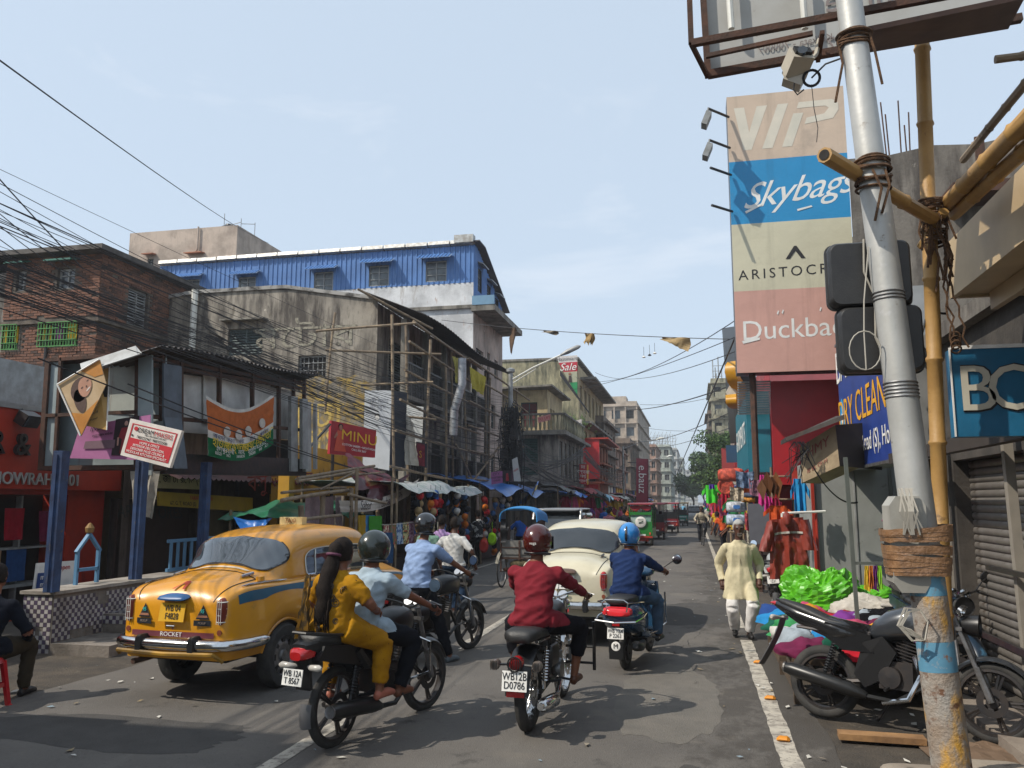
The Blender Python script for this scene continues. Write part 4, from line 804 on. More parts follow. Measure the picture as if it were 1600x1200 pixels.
# small balcony building
t=thing('balcony_building','grimy two storey building with balustraded balcony and small ochre room','building',(-8,42,0))
a=P(788,600,Y=42);x0=-10.4;x1=-6.75
FA=Face((x0,42,0),(1,0,0),(0,-1,0));FB=Face((x1,42,0),(0,1,0),(1,0,0))
hA=[(1.6,3.2,1.0,1.9),(.4,3.3,.8,1.2)];hB=[(.6+1.5*i,3.1,.9,1.9) for i in range(6)]
wall(t,FA,3.65,5.4,hA,DKW);wall(t,FB,10,5.4,hB,DKW)
for h in hA:window(t,FA,*h,'louvre',M('teal_wood',(.05,.1,.09),.7),DARK)
for h in hB:window(t,FB,*h,'louvre',GREYP,DARK)
RF=Face((x0,43.0,0),(1,0,0),(0,-1,0));wall(t,RF,2.95,7.75,[(1.5,5.75,.9,1.35)],OCH,'room_wall',z0=5.4);window(t,RF,1.5,5.75,.9,1.35,'glass',M('teal_wood',(.05,.1,.09),.7),plain('5c2a2a'))
RS=Face((x0+2.95,43,0),(0,1,0),(1,0,0));wall(t,RS,5,7.75,[(.8,5.75,.6,1.1),(1.7,5.75,.6,1.1)],OCH,'room_side',z0=5.4)
for q_ in (.8,1.7):window(t,RS,q_,5.75,.6,1.1,'glass',WHITEP,DARK)
mb=MB();mb.add([(x0,42.3,7.8),(x1-.1,42.3,7.95),(x1+.1,48.5,7.9),(x0,48.5,7.8)],[(0,1,2,3)]);vs=[(x0-.2,42.4,7.76),(x0+3.3,42.4,7.86),(x0+3.4,48.5,7.8),(x0-.2,48.5,7.7)];mb=MB();mb.add(vs+[(v[0],v[1],v[2]+.1) for v in vs],[(0,1,2,3),(7,6,5,4),(0,4,5,1),(1,5,6,2),(2,6,7,3),(3,7,4,0)]);mb.build('roof',CONC,t,W=True)
mb=MB();mb.bb(x0-.1,x1+.5,41.5,52,5.25,5.4);mb.build('balcony_slab',CONC,t,W=True)
for k,F in enumerate((Face((x0,41.6,5.4),(1,0,0),(0,-1,0)),Face((x1+.4,41.6,5.4),(0,1,0),(1,0,0)))):
    W_=4.05 if k==0 else 8;mb=MB();F.box(mb,0,W_,.85,.95,-.1,.05);F.box(mb,0,W_,0,.08,-.1,.05);mb.build('rail',CONC,t,W=True)
    n=int(W_/.22)
    for i in range(n):
        mb=MB();c=F.p(.1+W_*i/n,.08,-.03);mb.lathe([(.03,0),(.06,.1),(.075,.3),(.04,.5),(.03,.65),(.06,.77)],c,n=8);mb.build('baluster',MOSS,t,W=True,smooth=True)
q=Bd(P(840,652,Y=41.4),P(860,647,Y=41.4),P(860,656,Y=41.4),P(841,661,Y=41.4));s_=thing('small_sign','small red and white sign tied to the balcony balustrade','sign',q.c[3]);mb=MB();quadslab(mb,*q.c,.03);mb.build('panel',plain('c98a84'),s_,W=True);q.text('TO LET',.5,.5,.5,INKR,s_,.01)
# mossy building
t=thing('mossy_building','moss streaked old building with flat parapet and overhanging side roof','building',(-11,56,0))
x1=-7.55;FA=Face((-16,56,0),(1,0,0),(0,-1,0));FB=Face((x1,56,0),(0,1,0),(1,0,0))
wall(t,FA,16+x1,11.6,[],MOSS);hB=[(.8+2.4*i,z,1.3,1.7) for i in range(6) for z in (5.2,8.2)]
wall(t,FB,16,11.2,hB,OCH)
for h in hB:window(t,FB,*h,'louvre',M('cream_wood',(.3,.25,.16),.7),DARK)
mb=MB();mb.bb(-16,x1+1.0,55.98,72,9.9,10.1) if False else None;mb=MB();mb.bb(x1+.01,x1+1.1,57,72.3,10.35,10.5);mb.bb(x1+.01,x1+.8,56.5,72,7.2,7.35);mb.bb(x1+.01,x1+.4,56.2,72,4.4,4.5);mb.build('eaves',CONC,t,W=True)
mb=MB();mb.bb(-16.05,x1+.05,55.93,72,11.6,11.75);mb.build('coping',CONC,t,W=True)
mb=MB();mb.bb(-9.3,x1-.002,55.6,55.99,0,6.8);mb.build('buttress',MOSS,t,W=True)
t=thing('sale_banner','long triangular Sale banner hanging from the mossy building parapet','banner',(-7.7,55.5,8))
q=Bd(P(869,557,Y=55.6),P(902,555,Y=55.6),P(902,615,Y=55.6),P(869,617,Y=55.6))
mb=MB()
for k,(v0,v1) in enumerate(((0,.17),(.17,.42),(.42,.7),(.7,1.02))):
    u0=lambda v:.95*max(0,v)**1.15
    mb.add([q.p(u0(v0),v0),q.p(1,v0),q.p(1,v1),q.p(min(.98,u0(v1)),v1)],[(0,1,2,3)],k)
    mb.add([q.p(u0(v0),v0,-.03),q.p(1,v0,-.03),q.p(1,v1,-.03),q.p(min(.98,u0(v1)),v1,-.03)],[(3,2,1,0)],k)
mb.build('cloth',[plain('cfcac6'),plain('b8283a'),plain('a5a58c'),plain('238a52')],t,W=True,fix=False)
q.text('Sale',.55,.3,.2,INKW,t,.03,shear=.3);q.text('Hastimart',.5,.08,.1,plain('6a6a6a'),t,.03)
mb=MB();q.disc(mb,.65,.48,.07,.035,.03,0);q.poly(mb,[(.6,.53),(.72,.53),(.75,.7),(.58,.7)],.03,1);mb.build('printed_figure',[plain('8a5f4a'),plain('3a2a2a')],t,W=True,fix=False)
mb=MB();mb.sheet(lambda u,v:P(875+45*u,578+65*u+6*v*(1-u)+3*v,Y=55.5)+Z*0,16,2,.03);tag(mb.build('black_sheet',plain('1c1c20',.5)),'narrow black sheet sweeping down below the Sale banner','sheet')
mb,f=hang(P(899,657,Y=54),P(909,655,Y=54),P(910,676,Y=54),P(898,676,Y=54),6,6,.08);tag(mb.build('bag',cloth('c4bcb8')),'white carrier bag hanging on the corner of the mossy building','bag')
# red house
t,FA,FB=block('red_house','orange and red fronted house beyond the balcony building',-11,-6.3,57,63,5.8,M('orange_render',hexc('9c5a40'),.8,col2=hexc('6e4030'),ns=1.5,layers=(((.08,.06,.05),3,.58,.7),)),2,3,3,parapet=.2)
mb=MB();mb.bb(-8.2,-6.25,56.6,56.95,3.4,6.1);mb.build('red_panel',M('bright_red_panel',hexc('b8262a'),.5),t,W=True)
mb=MB();vs=[(-8.4,56.5,6.1),(-5.6,56.5,6.1),(-5.5,64,5.9),(-8.4,64,6.4)];mb.add(vs+[(a,b,c+.1) for a,b,c in vs],[(0,1,2,3),(7,6,5,4),(0,4,5,1),(1,5,6,2),(2,6,7,3),(3,7,4,0)]);mb.build('awning',RED,t,W=True)
# vertical shop signs
def vsign(label,px0,px1,py0,py1,Y,body,col,tcol,letters,side=None,rot=0,h=.1,stack=True):
    t=thing('hanging_sign',label,'sign',P(px0,py1,Y=Y));q=Bd(P(px0,py0,Y=Y),P(px1,py0+1,Y=Y),P(px1,py1+1,Y=Y),P(px0,py1,Y=Y))
    mb=MB();quadslab(mb,*q.c,.25);mb.build('panel',col,t,W=True)
    mb=MB();q.slab(mb,1.001,1.12,0,1,0,.25);mb.build('side_strip',side or GOLD,t,W=True)
    if stack:
        for i,ch in enumerate(letters):q.text(ch,.5,(i+.6)/(len(letters)+.2),h,tcol,t,.02)
    else:
        H=(q.c[3]-q.c[0]).length;text(letters,h*H,q.p(.55,.45,.02),(q.c[3]-q.c[0]),(q.c[1]-q.c[0]),tcol,t,.01)
    mb=MB();mb.tube([q.p(0,.1,-.12),q.p(-.8,.1,-.12)],.04,5);mb.tube([q.p(0,.9,-.12),q.p(-.8,.9,-.12)],.04,5);mb.build('bracket',DARKMET,t,W=True)
    return t,q
vsign('red vertical sign with white stacked lettering and yellow edge hanging over the stalls',905,917,725,756,46,0,M('sign_red',hexc('b3202a'),.5),INKW,['মা','বস্ত্রা','লয়','শাড়ি'],h=.17)
vsign('tall maroon e.bauz sign hanging over the far pavement',994,1011,716,788,62,0,M('sign_maroon',hexc('8a1f38'),.5),INKW,'e.bauz',side=plain('6e1a2c'),h=.24,stack=False)
# big pale block and further ones
PALE=stained('pale_render',(.45,.38,.31),(.24,.2,.17),(.3,.26,.22),.56,.7)
PALE2=stained('pale_green_render',(.4,.43,.38),(.18,.18,.16),(.26,.3,.26),.54,.68);PALE3=stained('dirty_white_render',(.5,.5,.47),(.2,.19,.18),(.3,.3,.27),.55,.7)
BRN=stained('brown_render',(.22,.17,.13),(.08,.065,.055),(.1,.1,.06),.45,.6);ROSE=stained('rose_render',(.4,.26,.2),(.14,.1,.08),(.2,.15,.12),.5,.65)
t,FA,FB=block('pale_block','large pale pink five storey block rising beyond the mossy building',-16.5,-8.05,125,160,16.2,PALE,5,4,9,parapet=.7,w_=1.3)
mb=MB()
for i in range(6):FA.box(mb,8.45*i/5-.1,8.45*i/5+.1,3,16.2,.003,.3)
mb.build('pilaster',PALE,t,W=True)
mb=MB();mb.bb(-13.5,-10,130,134,16.9,18.3);mb.build('roof_room',PALE,t,W=True)
for i,(x0,x1,y0,y1,H,m,nf,nc,ns,lab) in enumerate((
    (-11,-6.9,66,76,8.2,BRN,2,2,4,'brown weathered house between the red house and the maroon sign'),
    (-11,-7.1,78,90,6.8,ROSE,2,2,4,'low rose coloured house behind the maroon sign'),
    (-12,-6.8,93,108,8.4,BRN,2,3,5,'dark brown tenement in front of the pale pink block'),
    (-12,-7.2,168,190,12.8,ROSE,4,4,6,'rose tenement just beyond the pale pink block'),
    (-12,-5.2,196,235,14.6,PALE2,4,4,9,'pale green four storey block with cluttered roof in the far left row'),
    (-12,-4.6,250,290,17.2,PALE3,5,4,9,'off white far block under the lattice hoarding frame'),
    (-14,-3.6,310,350,17.5,PALE2,5,5,8,'farthest greenish block in the left row'),
    (-10,2.0,470,500,19,PALE3,6,6,6,'white apartment block closing the far end of the street'))):
    t,FA,FB=block('tenement',lab,x0,x1,y0,y1,H,m,nf,nc,ns,simple=y0>90,bands=True,w_=1.2)
    if y0 in (196,250):
        mb=MB()
        for k in range(9):
            x=x0+1+(x1-x0-1.4)*k/8;mb.tube([(x,y0+1,H),(x,y0+1,H+(4.5 if y0==250 else 2.4))],.08,4)
        for k in range(5):z=H+.4+(4 if y0==250 else 1.9)*k/4;mb.tube([(x0+1,y0+1,z),(x1-.4,y0+1,z)],.06,4)
        for k in range(6):x=x0+1+(x1-x0-1.4)*k/6;mb.tube([(x,y0+1,H),(x+1.6,y0+1.5,H+3.6)],.05,4)
        mb.build('roof_lattice',GREYP,t,W=True)
    if y0<100:
        for k in range(4):
            F=FB;mb=MB();x=(y1-y0)*(k+.3)/4;F.box(mb,x,x+1.6,2.5,3.1,.1,.2);mb.build('signboard',rnd.choice([RED,GOLD,paint('sign_blue','2a4f8c'),WHITEP]),t,W=True)
# right row
OLV=stained('olive_tower_render',(.36,.34,.24),(.12,.115,.08),(.2,.2,.12),.48,.63)
t,FA,FB=block('apartment_tower','tall olive stained apartment tower behind the tree on the right',2.55,9,110,128,17.2,OLV,6,4,5,left=False,parapet=.6,w_=.9)
for k in range(12):mb=MB();z=4+2.2*(k//2);x=.5+3*(k % 2);FA.box(mb,x,x+1.4,z,z+.9,.36,.9);mb.build('balcony',OLV,t,W=True)
mb=MB()
for (x,h) in ((2.9,3.2),(3.2,2.2),(3.6,3.6),(4.0,2.0),(3.3,1.4)):mb.tube([(x,111,17.2),(x,111,17.2+h)],.07,5)
for z in (18.2,18.9,19.6):mb.tube([(2.8,111,z),(4.1,111,z)],.05,4)
mb.build('antenna_mast',GREYP,t,W=True)
t,FA,FB=block('apartment_wing','lower set back wing left of the olive tower',2.1,2.54,112,126,13.4,BRN,5,1,4,left=False,w_=.25)
block('rear_block','plain olive block far behind the right hand tree',4,14,160,200,15,OLV,5,4,4,left=False,simple=True)
# ================= trees =================
LEAF=[M('leaf_a',(.05,.10,.025),.6,col2=(.035,.075,.02),ns=2,spec=.3),M('leaf_b',(.085,.14,.035),.6,col2=(.06,.11,.03),ns=2,spec=.3),M('leaf_c',(.03,.06,.02),.7,spec=.2)]
BARK=M('bark',(.12,.09,.065),.9,col2=(.06,.045,.035),ns=4,bump=.6,bs=20)
def tree(label,c,h,r,n,ls,seed=1,trunk_r=.2,group=None,lift=.45):
    q=random.Random(seed);t=thing('street_tree',label,'tree',c,group=group);mb=MB();limbs=[]
    mb.tube([(0,0,0),(.1,.1,h*.3),(-.05,.1,h*.55)],[trunk_r,trunk_r*.8,trunk_r*.55],8);top=Vector((-.05,.1,h*.55))
    for i in range(9):
        a=q.uniform(0,2*PI);e=Vector((math.cos(a)*r*q.uniform(.4,.85),math.sin(a)*r*q.uniform(.4,.85),h*q.uniform(lift+.08,.93)));s0=Vector((0,.08,h*q.uniform(.3,.55)))
        m_=s0.lerp(e,.5)+Vector((0,0,h*.07));mb.tube([s0,m_,e],[trunk_r*.45,trunk_r*.25,trunk_r*.08],5);limbs+=[m_,e,m_.lerp(e,.6)]
    mb.build('trunk',BARK,t,smooth=True)
    nc=26;cl=[(l+Vector((q.uniform(-.3,.3),q.uniform(-.3,.3),q.uniform(-.2,.3)))*r*.3,r*q.uniform(.22,.4)) for l in limbs]
    cl+=[(Vector((math.cos(a)*r*k,math.sin(a)*r*k,h*(lift+q.uniform(.05,.5)))),r*q.uniform(.2,.34)) for a,k in [(q.uniform(0,2*PI),q.uniform(.2,.85)) for _ in range(nc)]]
    g=np.random.RandomState(seed);V=[];Fc=[];Mi=[]
    for k in range(n):
        c_,cr_=cl[g.randint(len(cl))];d=g.normal(size=3);d /= np.linalg.norm(d);rr=cr_*(g.rand()**.4);p=np.array(c_)+d*rr*np.array((1,1,.75))
        a=g.normal(size=3);a /= np.linalg.norm(a);b=np.cross(a,g.normal(size=3));b /= np.linalg.norm(b)+1e-9;s2=ls*g.uniform(.6,1.3)
        i=len(V);V+=[p-a*s2,p+b*s2*.42,p+a*s2,p-b*s2*.42];Fc.append((i,i+1,i+2,i+3));Mi.append(0 if g.rand()<.5 else (1 if g.rand()<.6 else 2))
    m2=MB();m2.v=[tuple(x) for x in V];m2.f=Fc;m2.m=Mi;m2.build('crown',LEAF,t,fix=False);return t
c=P(1132,760,Y=82);tree('broad leafy green tree leaning over the far right pavement',(2.9,60,0),7.0,2.9,16000,.12,3)
tree('dark green street tree farther down the right side',(2.4,100,0),7.4,3.4,8000,.25,5);tree('small dark tree at the far end of the street',(-.2,150,0),6.4,3.4,4000,.32,8)
tree('distant bushy tree beyond the far tree at street end',(2.5,230,0),8,4.5,4000,.4,9)
t=thing('wall_plant','leafy green plant growing out of the ochre wall beside the red house','plant',P(902,672,Y=55));mb=MB();g=random.Random(4)
for i in range(260):c=Vector((g.gauss(0,.35),g.gauss(0,.15),g.gauss(.3,.4)));mb.add([c,c+Vector((g.uniform(-.12,.12),.03,.1)),c+Vector((g.uniform(-.15,.15),0,-.12))],[(0,1,2)])
mb.build('leaves',LEAF[1],t,fix=False);mb=MB();mb.tube([(0,0,-.4),(0,0,.5)],.03,5);mb.build('stem',BARK,t)
# ================= utility pole with tangled cables =================
t=thing('utility_pole','grey utility pole smothered in tangled black cables beside the blue building','utility pole',(-6.55,29.8,0))
mb=MB();mb.tube([(0,0,0),(0,0,6.6)],[.12,.08],10);mb.lathe([(.08,6.6),(.16,6.65),(.16,6.75),(.05,6.8),(0,6.8)],n=12);mb.build('pole',GREYP,t,smooth=True)
mb=MB();mb.tube([(.05,0,6.35),(.9,-.2,6.75),(2.1,-.4,7.2)],[.035,.035,.03],6);mb.tube([(.05,0,6.2),(1,-.2,6.7)],.02,6);mb.build('lamp_arm',WHITEP,t,smooth=True)
mb=MB();mb.loft([(2.0,-.5,7.17,.05,.03),(2.35,-.5,7.3,.13,.06),(2.6,-.5,7.4,.08,.04)],8,axis='y');mb=MB();mb.tube([(1.95,-.38,7.14),(2.2,-.42,7.25),(2.6,-.5,7.4),(2.7,-.5,7.43)],[.04,.09,.08,.03],8);mb.build('lamp_head',GREYP,t,smooth=True)
mb=MB();g=random.Random(12)
for k in range(80):
    z0=g.uniform(1.6,5.2);a=g.uniform(0,2*PI);r=g.uniform(.12,.45);pts=[]
    for i in range(9):
        s_=i/8*g.uniform(3,7);pts.append((math.cos(a+s_)*r*(1+.3*math.sin(i*2.3+k)),math.sin(a+s_)*r*.7,z0+g.uniform(-.15,.15)+.5*math.sin(i*.8+k)*g.random()))
    mb.tube(pts,.014+.012*g.random(),4)
for k in range(30):
    x,y=g.uniform(-.3,.35),g.uniform(-.3,.1);mb.tube([(x,y,5.3),(x+g.uniform(-.2,.2),y,3.6),(x+g.uniform(-.15,.15),y,g.uniform(.8,2.2))],.02,4)
kind(mb.build('cable_tangle',WIRE,t),'stuff')
for (x,y,z) in ((.15,-.2,2.7),(-.2,-.15,3.6),(.2,-.2,4.3)):mb=MB();mb.box((x,y,z),(.3,.2,.4));mb.build('junction_box',DARKMET,t)
# more lamp posts down the left row
def lamp_post(label,x,y,h=6.8,a=1.8):
    t=thing('street_lamp',label,'street lamp',(x,y,0),group='street lamps down the left side');mb=MB();mb.tube([(0,0,0),(0,0,h)],[.1,.06],8);mb.build('pole',GREYP,t)
    mb=MB();mb.tube([(0,0,h-.2),(a*.5,0,h+.3),(a,0,h+.5)],.03,6);mb.build('arm',GREYP,t);mb=MB();mb.tube([(a,0,h+.48),(a+.3,0,h+.58),(a+.6,0,h+.62)],[.04,.1,.05],8);mb.build('lamp_head',WHITEP,t,smooth=True)
lamp_post('grey street lamp rising behind the maroon hanging sign',-5.4,66,6.2,2.6);lamp_post('street lamp arching out beyond the maroon sign',-5.2,88,6.0,2.5)
# ================= overhead cables =================
def cat_pts(a,b,sag,n=16):
    a,b=Vector(a),Vector(b);return [a.lerp(b,i/n)-Z*sag*4*(i/n)*(1-i/n) for i in range(n+1)]
def cable(a,b,sag,r=.011,label='thin black overhead cable running from the tangled pole toward the upper left',n=16,name='overhead_cable',group='overhead cables over the left shops'):
    mb=MB();mb.tube(cat_pts(a,b,sag,n),r,4,cap=False);return tag(mb.build(name,WIRE,fix=False),label,'cable',group)
hub=Vector((-6.5,29.6,0));g=random.Random(21)
for k in range(46):
    py=g.choice([g.uniform(205,300),g.uniform(240,400),g.uniform(300,420),g.uniform(330,410)]);q=P(-30,py,X=-6.3+g.uniform(-.9,.5));zz=g.uniform(3.0,5.6)
    # the near end continues past the frame edge to the next pole
    e=Vector((hub.x+g.uniform(-.2,.2),hub.y,zz));d=q-e;f_=e+d*1.5
    cable(f_,e,g.uniform(.15,.75),g.choice([.003,.004,.004,.005,.006]))
cable(P(-20,80,X=-5),P(420,380,X=-18),.15,.007,'single thin cable crossing the open sky down to the water tank roof')
cable(P(-20,258,X=-9),P(130,420,X=-9),.02,.009,'short steep cable crossing the bundle above the brick building')
for k in range(7):cable(P(320+g.uniform(-10,10),515+g.uniform(-10,15),X=-9.2),P(-40,300+22*k,X=-7),.3,.005,'black drop cable fanning out from the drain pipe of the sooty building',group='drop cables at the sooty wall')
for k in range(12):
    cable(P(330+g.uniform(-15,15),520+g.uniform(-12,12),X=-9.1),(hub.x,hub.y,g.uniform(2.8,4.6)),g.uniform(.1,.6),g.choice([.005,.008,.012]))
cable((hub.x,hub.y,2.3),P(60,560,X=-7.2),.5,.01);cable((hub.x,hub.y,2.0),P(200,600,X=-7.2),.4,.01)
for k in range(22):  # onwards to the next pole
    cable((hub.x,hub.y,g.uniform(2.4,4.8)),(-6.1,48,g.uniform(2.6,5.2)),g.uniform(.2,.9),g.choice([.012,.02,.03]),'black cable sagging from the tangled pole to the next lamp post',group='cables sagging in front of the balcony building')
for k in range(10):cable((-6.1,48,g.uniform(3,5.2)),(-5.4,66,g.uniform(3,5)),.5,.025,'far cable sagging between lamp posts in front of the red house',group='far cables along the left row')
# lines across the street with tattered flags
def across(a,b,sag,r,label):mb=MB();mb.tube(cat_pts(a,b,sag,24),r,4,cap=False);return tag(mb.build('overhead_wire',WIRE,fix=False),label,'wire')
fa,fb=P(690,500,Y=30),P(1140,530,Y=22)
across(fa,fb,.12,.012,'thin string carrying tattered flags across the street')
fl=[(833,512,834,557,10,'narrow dark flag hanging leftmost on the string across the street'),(890,515,915,524,25,'thin ragged flag second from left on the string'),(957,519,971,541,14,'torn square brown flag in the middle of the string'),(1062,525,1098,542,34,'pale triangular flag nearest the right end of the string')]
for k,(x0,y0,x1,y1,w_,lab) in enumerate(fl):
    u=(x0-690)/450;p0=fa.lerp(fb,u);p1=fa.lerp(fb,u+w_/450.)
    p0.z-=.48*u*(1-u);u2=u+w_/450.;p1.z-=.48*u2*(1-u2);H=(y1-y0)/FP*28
    mb=MB();g2=random.Random(k)
    def ff(a,b,p0=p0,p1=p1,H=H,k=k):
        prof=[(.3+.7*(1-abs(2*a-.9))),(.5+.5*a)*.6,.65+.35*noise.noise(Vector((a*8,k,0))),.15+.85*a][k]
        return p0.lerp(p1,a)-Z*H*b*max(.08,prof)*(1+.15*noise.noise(Vector((a*15,k,1))))+Vector((0,.08*math.sin(a*6+b*3),0))+Vector((.06*b*math.sin(b*5),0,0))
    mb.sheet(ff,14,6,.004);tag(mb.build('tattered_flag',cloth(['5c4a3c','8a8070','9c8258','a08a66'][k])),lab,'flag','tattered flags on the string')
W_=[((900,590,52),(1165,490,20),.8),((930,582,56),(1160,545,21),.6),((980,640,70),(1150,600,34),.3),((1000,632,120),(1115,620,110),.4),((1005,668,125),(1112,672,112),.3),((1010,700,160),(1150,665,60),.5),((1048,765,200),(1120,640,105),.2),((1000,690,110),(1150,640,50),.5),((880,610,50),(1165,520,22),.3),((1040,780,160),(1160,500,24),.1)]
for k,(a,b,s_) in enumerate(W_):across(P(a[0],a[1],Y=a[2]),P(b[0],b[1],Y=b[2]),s_,.012 if a[2]<60 else .03,'thin wire strung across the street, number %s up from the road' % ['first','second','third','fourth','fifth','sixth','seventh','eighth','ninth','tenth'][k] if False else ['wire from the mossy roof corner to the signboard tower with bulbs hanging','wire just under the flag string to the dark sign','wire sloping from the mossy building to the black hanging sign','far wire level with the olive tower roof','far wire halfway up the olive tower','wire from the far left row to the black sign','steep wire rising from the street end to the olive tower','slack wire from the pale block to the right side','slim wire just under the bulb wire','steepest wire rising toward the signboard tower'][k])
for k,px in enumerate((1006,1015,1023)):
    c=P(px,556-k*3,Y=36);t=thing('hanging_bulb',['leftmost','middle','rightmost'][k]+' of three small bulbs dangling from the cross street wire','bulb',c,group='bulbs on the wire');mb=MB();mb.tube([(0,0,.4),(0,0,0)],.01,4);mb.build('cord',WIRE,t);mb=MB();mb.lathe([(.03,0),(.09,-.07),(0,-.1)],n=8);mb.build('shade',[BLACK,WHITEP][k != 1],t)
# ================= left market stalls =================
def stall(label,x0,x1,y0,y1,h,m,cloths=(),slope=.25,sag=.1,seed=0,group='market stalls along the left pavement',tarp=True,counter=True):
    g=random.Random(seed);t=thing('market_stall',label,'stall',((x0+x1)/2,(y0+y1)/2,0),group=group)
    for x in (x0,x1):
        for y in (y0,y1):mb=MB();bamboo(mb,(x,y,0),(x+g.uniform(-.05,.05),y,h+.1),.03);mb.build('post',BAM,t,W=True,smooth=True)
    def f(u,v):
        return Vector((x0-.2+(x1-x0+.55)*u,y0-.2+(y1-y0+.4)*v,h+slope*(1-u)+.16*noise.noise(Vector((u*3+seed,v*3,1)))+.10*abs(noise.noise(Vector((u*6,v*9,seed))))-sag*math.sin(PI*v*2)**2-.25*max(0,u-.88)*8*(.6+.5*noise.noise(Vector((v*6,seed,0))))))
    mb=MB();mb.sheet(f,16,18,.008);mb.build('awning',m,t,W=True,smooth=True)
    if counter:
        mb=MB();mb.bb(x0+.1,x1-.25,y0+.1,y1-.1,.62,.7);mb.bb(x0+.1,x1-.3,y0+.15,y1-.15,.05,.6);mb.build('counter',plain('3a3230'),t,W=True)
    return t
COLS=['b02a34','2a5aa8','c9a227','e0dcd4','2f7d4a','c2557a','6a3f86','d2722c','22262e','6fa8c9','8c2440','b9b08e','1f6f72']
def garment(name,label,c,w_,h_,col,rz=0,seed=0,style='shirt',group=None,cat='garment'):
    """thin hanging garment with real outline, facing -Y then turned by rz"""
    def prof(v):
        if style=='shirt':return .5
        if style=='kid':return .35+.2*v
        if style=='towel':return .5
        if style=='dress':return .3+.3*v
        return .5
    t=MB();g=seed*1.7
    def f(u,v):
        x=(u-.5)*w_*2*prof(v);return Vector((x,.03*math.sin(u*12+g)*(.3+v)+.02*noise.noise(Vector((u*6,v*6,g))),-h_*v+.02*math.sin(u*9+g)*v))
    t.sheet(f,10,8,.006)
    if style in ('shirt','kid'):
        for s_ in (-1,1):
            def sl(u,v,s_=s_):return Vector((s_*(w_*prof(0)*.85+w_*.42*v),.015*math.sin(v*6+g)+.01,-(.02+h_*.25*u)-h_*.32*v*(1 if u>-1 else 0)))
            t.sheet(sl,4,5,.006)
    o=t.build(name,cloth(col),loc=c,smooth=True);o.rotation_euler[2]=rz;return tag(o,label,cat,group)
# bright towels hung near the taxi
tw=[(566,586,805,838,'3f7fb0','blue towel hung on the stall front beside a green one'),(577,597,806,850,'3f8c2c','green towel hung on the stall front'),(560,572,805,848,'a07f20','mustard towel hung at the left end of the stall front'),(588,606,835,870,'c2a21e','yellow towel slanting under the green one'),(601,613,832,880,'2c4f74','long blue cloth hanging beside the post'),(563,584,842,862,'9aa0a8','pale grey towel hanging low under the blue one')]
for i,(a,b,c_,d,col,lab) in enumerate(tw):
    mb,f=hang(P(a,c_,X=-6.35+.03*i),P(b,c_,X=-6.35+.03*i),P(b+1,d,X=-6.33+.03*i),P(a,d,X=-6.33+.03*i),10,8,.03,seed=i);tag(mb.build('towel',cloth(col),smooth=True),lab,'towel','towels on the first stall')
PAT=[M('print_red',hexc('8a3a3e'),.9,col2=hexc('c4b49a'),ns=14,lo=.48,hi=.54),M('print_olive',hexc('5c6a3e'),.9,col2=hexc('a85048'),ns=16,lo=.48,hi=.54),M('print_blue',hexc('a9bcc9'),.9,col2=hexc('3c5c8a'),ns=12,lo=.48,hi=.54),M('print_multi',hexc('c9c08a'),.9,col2=hexc('28482f'),ns=13,lo=.47,hi=.53,layers=((hexc('c24a2a'),12,.55,.58),)),M('print_mauve',hexc('9a7a8a'),.9,col2=hexc('6a3048'),ns=15,lo=.48,hi=.54),M('print_pink',hexc('c46a86'),.9,col2=hexc('e0c8b0'),ns=15,lo=.5,hi=.55)]
names_=['red flowered','olive flowered','pale blue printed','multicoloured printed','mauve printed','pink printed','dull red patterned','second multicoloured']
for i in range(8):
    x=600+8.5*i*1.15;mb,f=hang(P(x,820-i*1.2,X=-6.3),P(x+9,819-i*1.2,X=-6.3),P(x+9,851-i*.6,X=-6.3),P(x,852-i*.6,X=-6.3),6,6,.03,seed=i+40);tag(mb.build('cloth_piece',PAT[(i*1) % 6],smooth=True),names_[i]+' cloth on the line between the towels and the caps','cloth','cloths on the line')
mb=MB();mb.tube(cat_pts(P(597,820,X=-6.3),P(678,810,X=-6.3),.03),.01,4);tag(mb.build('washing_line',plain('b8b4a8')),'thin line carrying printed cloths','line')
TARPW=M('check_sheet',(.36,.37,.37),.6,col2=(.22,.27,.26),ns=6,lo=.48,hi=.54)
stall('stall under a pale chequered sheet with strings of caps hanging at its front',-8.6,-6.4,17.4,23.5,2.25,TARPW,seed=1,slope=.1)
stall('stall under crumpled bright blue tarpaulin behind the cycle rickshaw',-8.6,-6.3,24.5,33.5,2.35,TARPB,seed=2,slope=.5,sag=.15)
t=thing('blue_lean_to','second blue and yellow tarpaulin sloping up to a rope beyond the blue stall','tarpaulin',(-6.5,36,2))
mb,f=hang(P(800,790,X=-6.6),P(842,752,X=-6.2),P(838,765,X=-6.0),P(806,806,X=-6.2),16,8,.1,.1,seed=6,bands=(.55,));mb.build('sheet',[TARPB,M('yellow_tarp',hexc('b0952e'),.5,col2=hexc('8a7424'))],t,W=True,smooth=True)
ORD=['first','second','third','fourth','fifth','sixth','seventh','eighth','ninth','tenth','eleventh','twelfth','thirteenth','fourteenth','fifteenth','sixteenth','seventeenth','eighteenth']
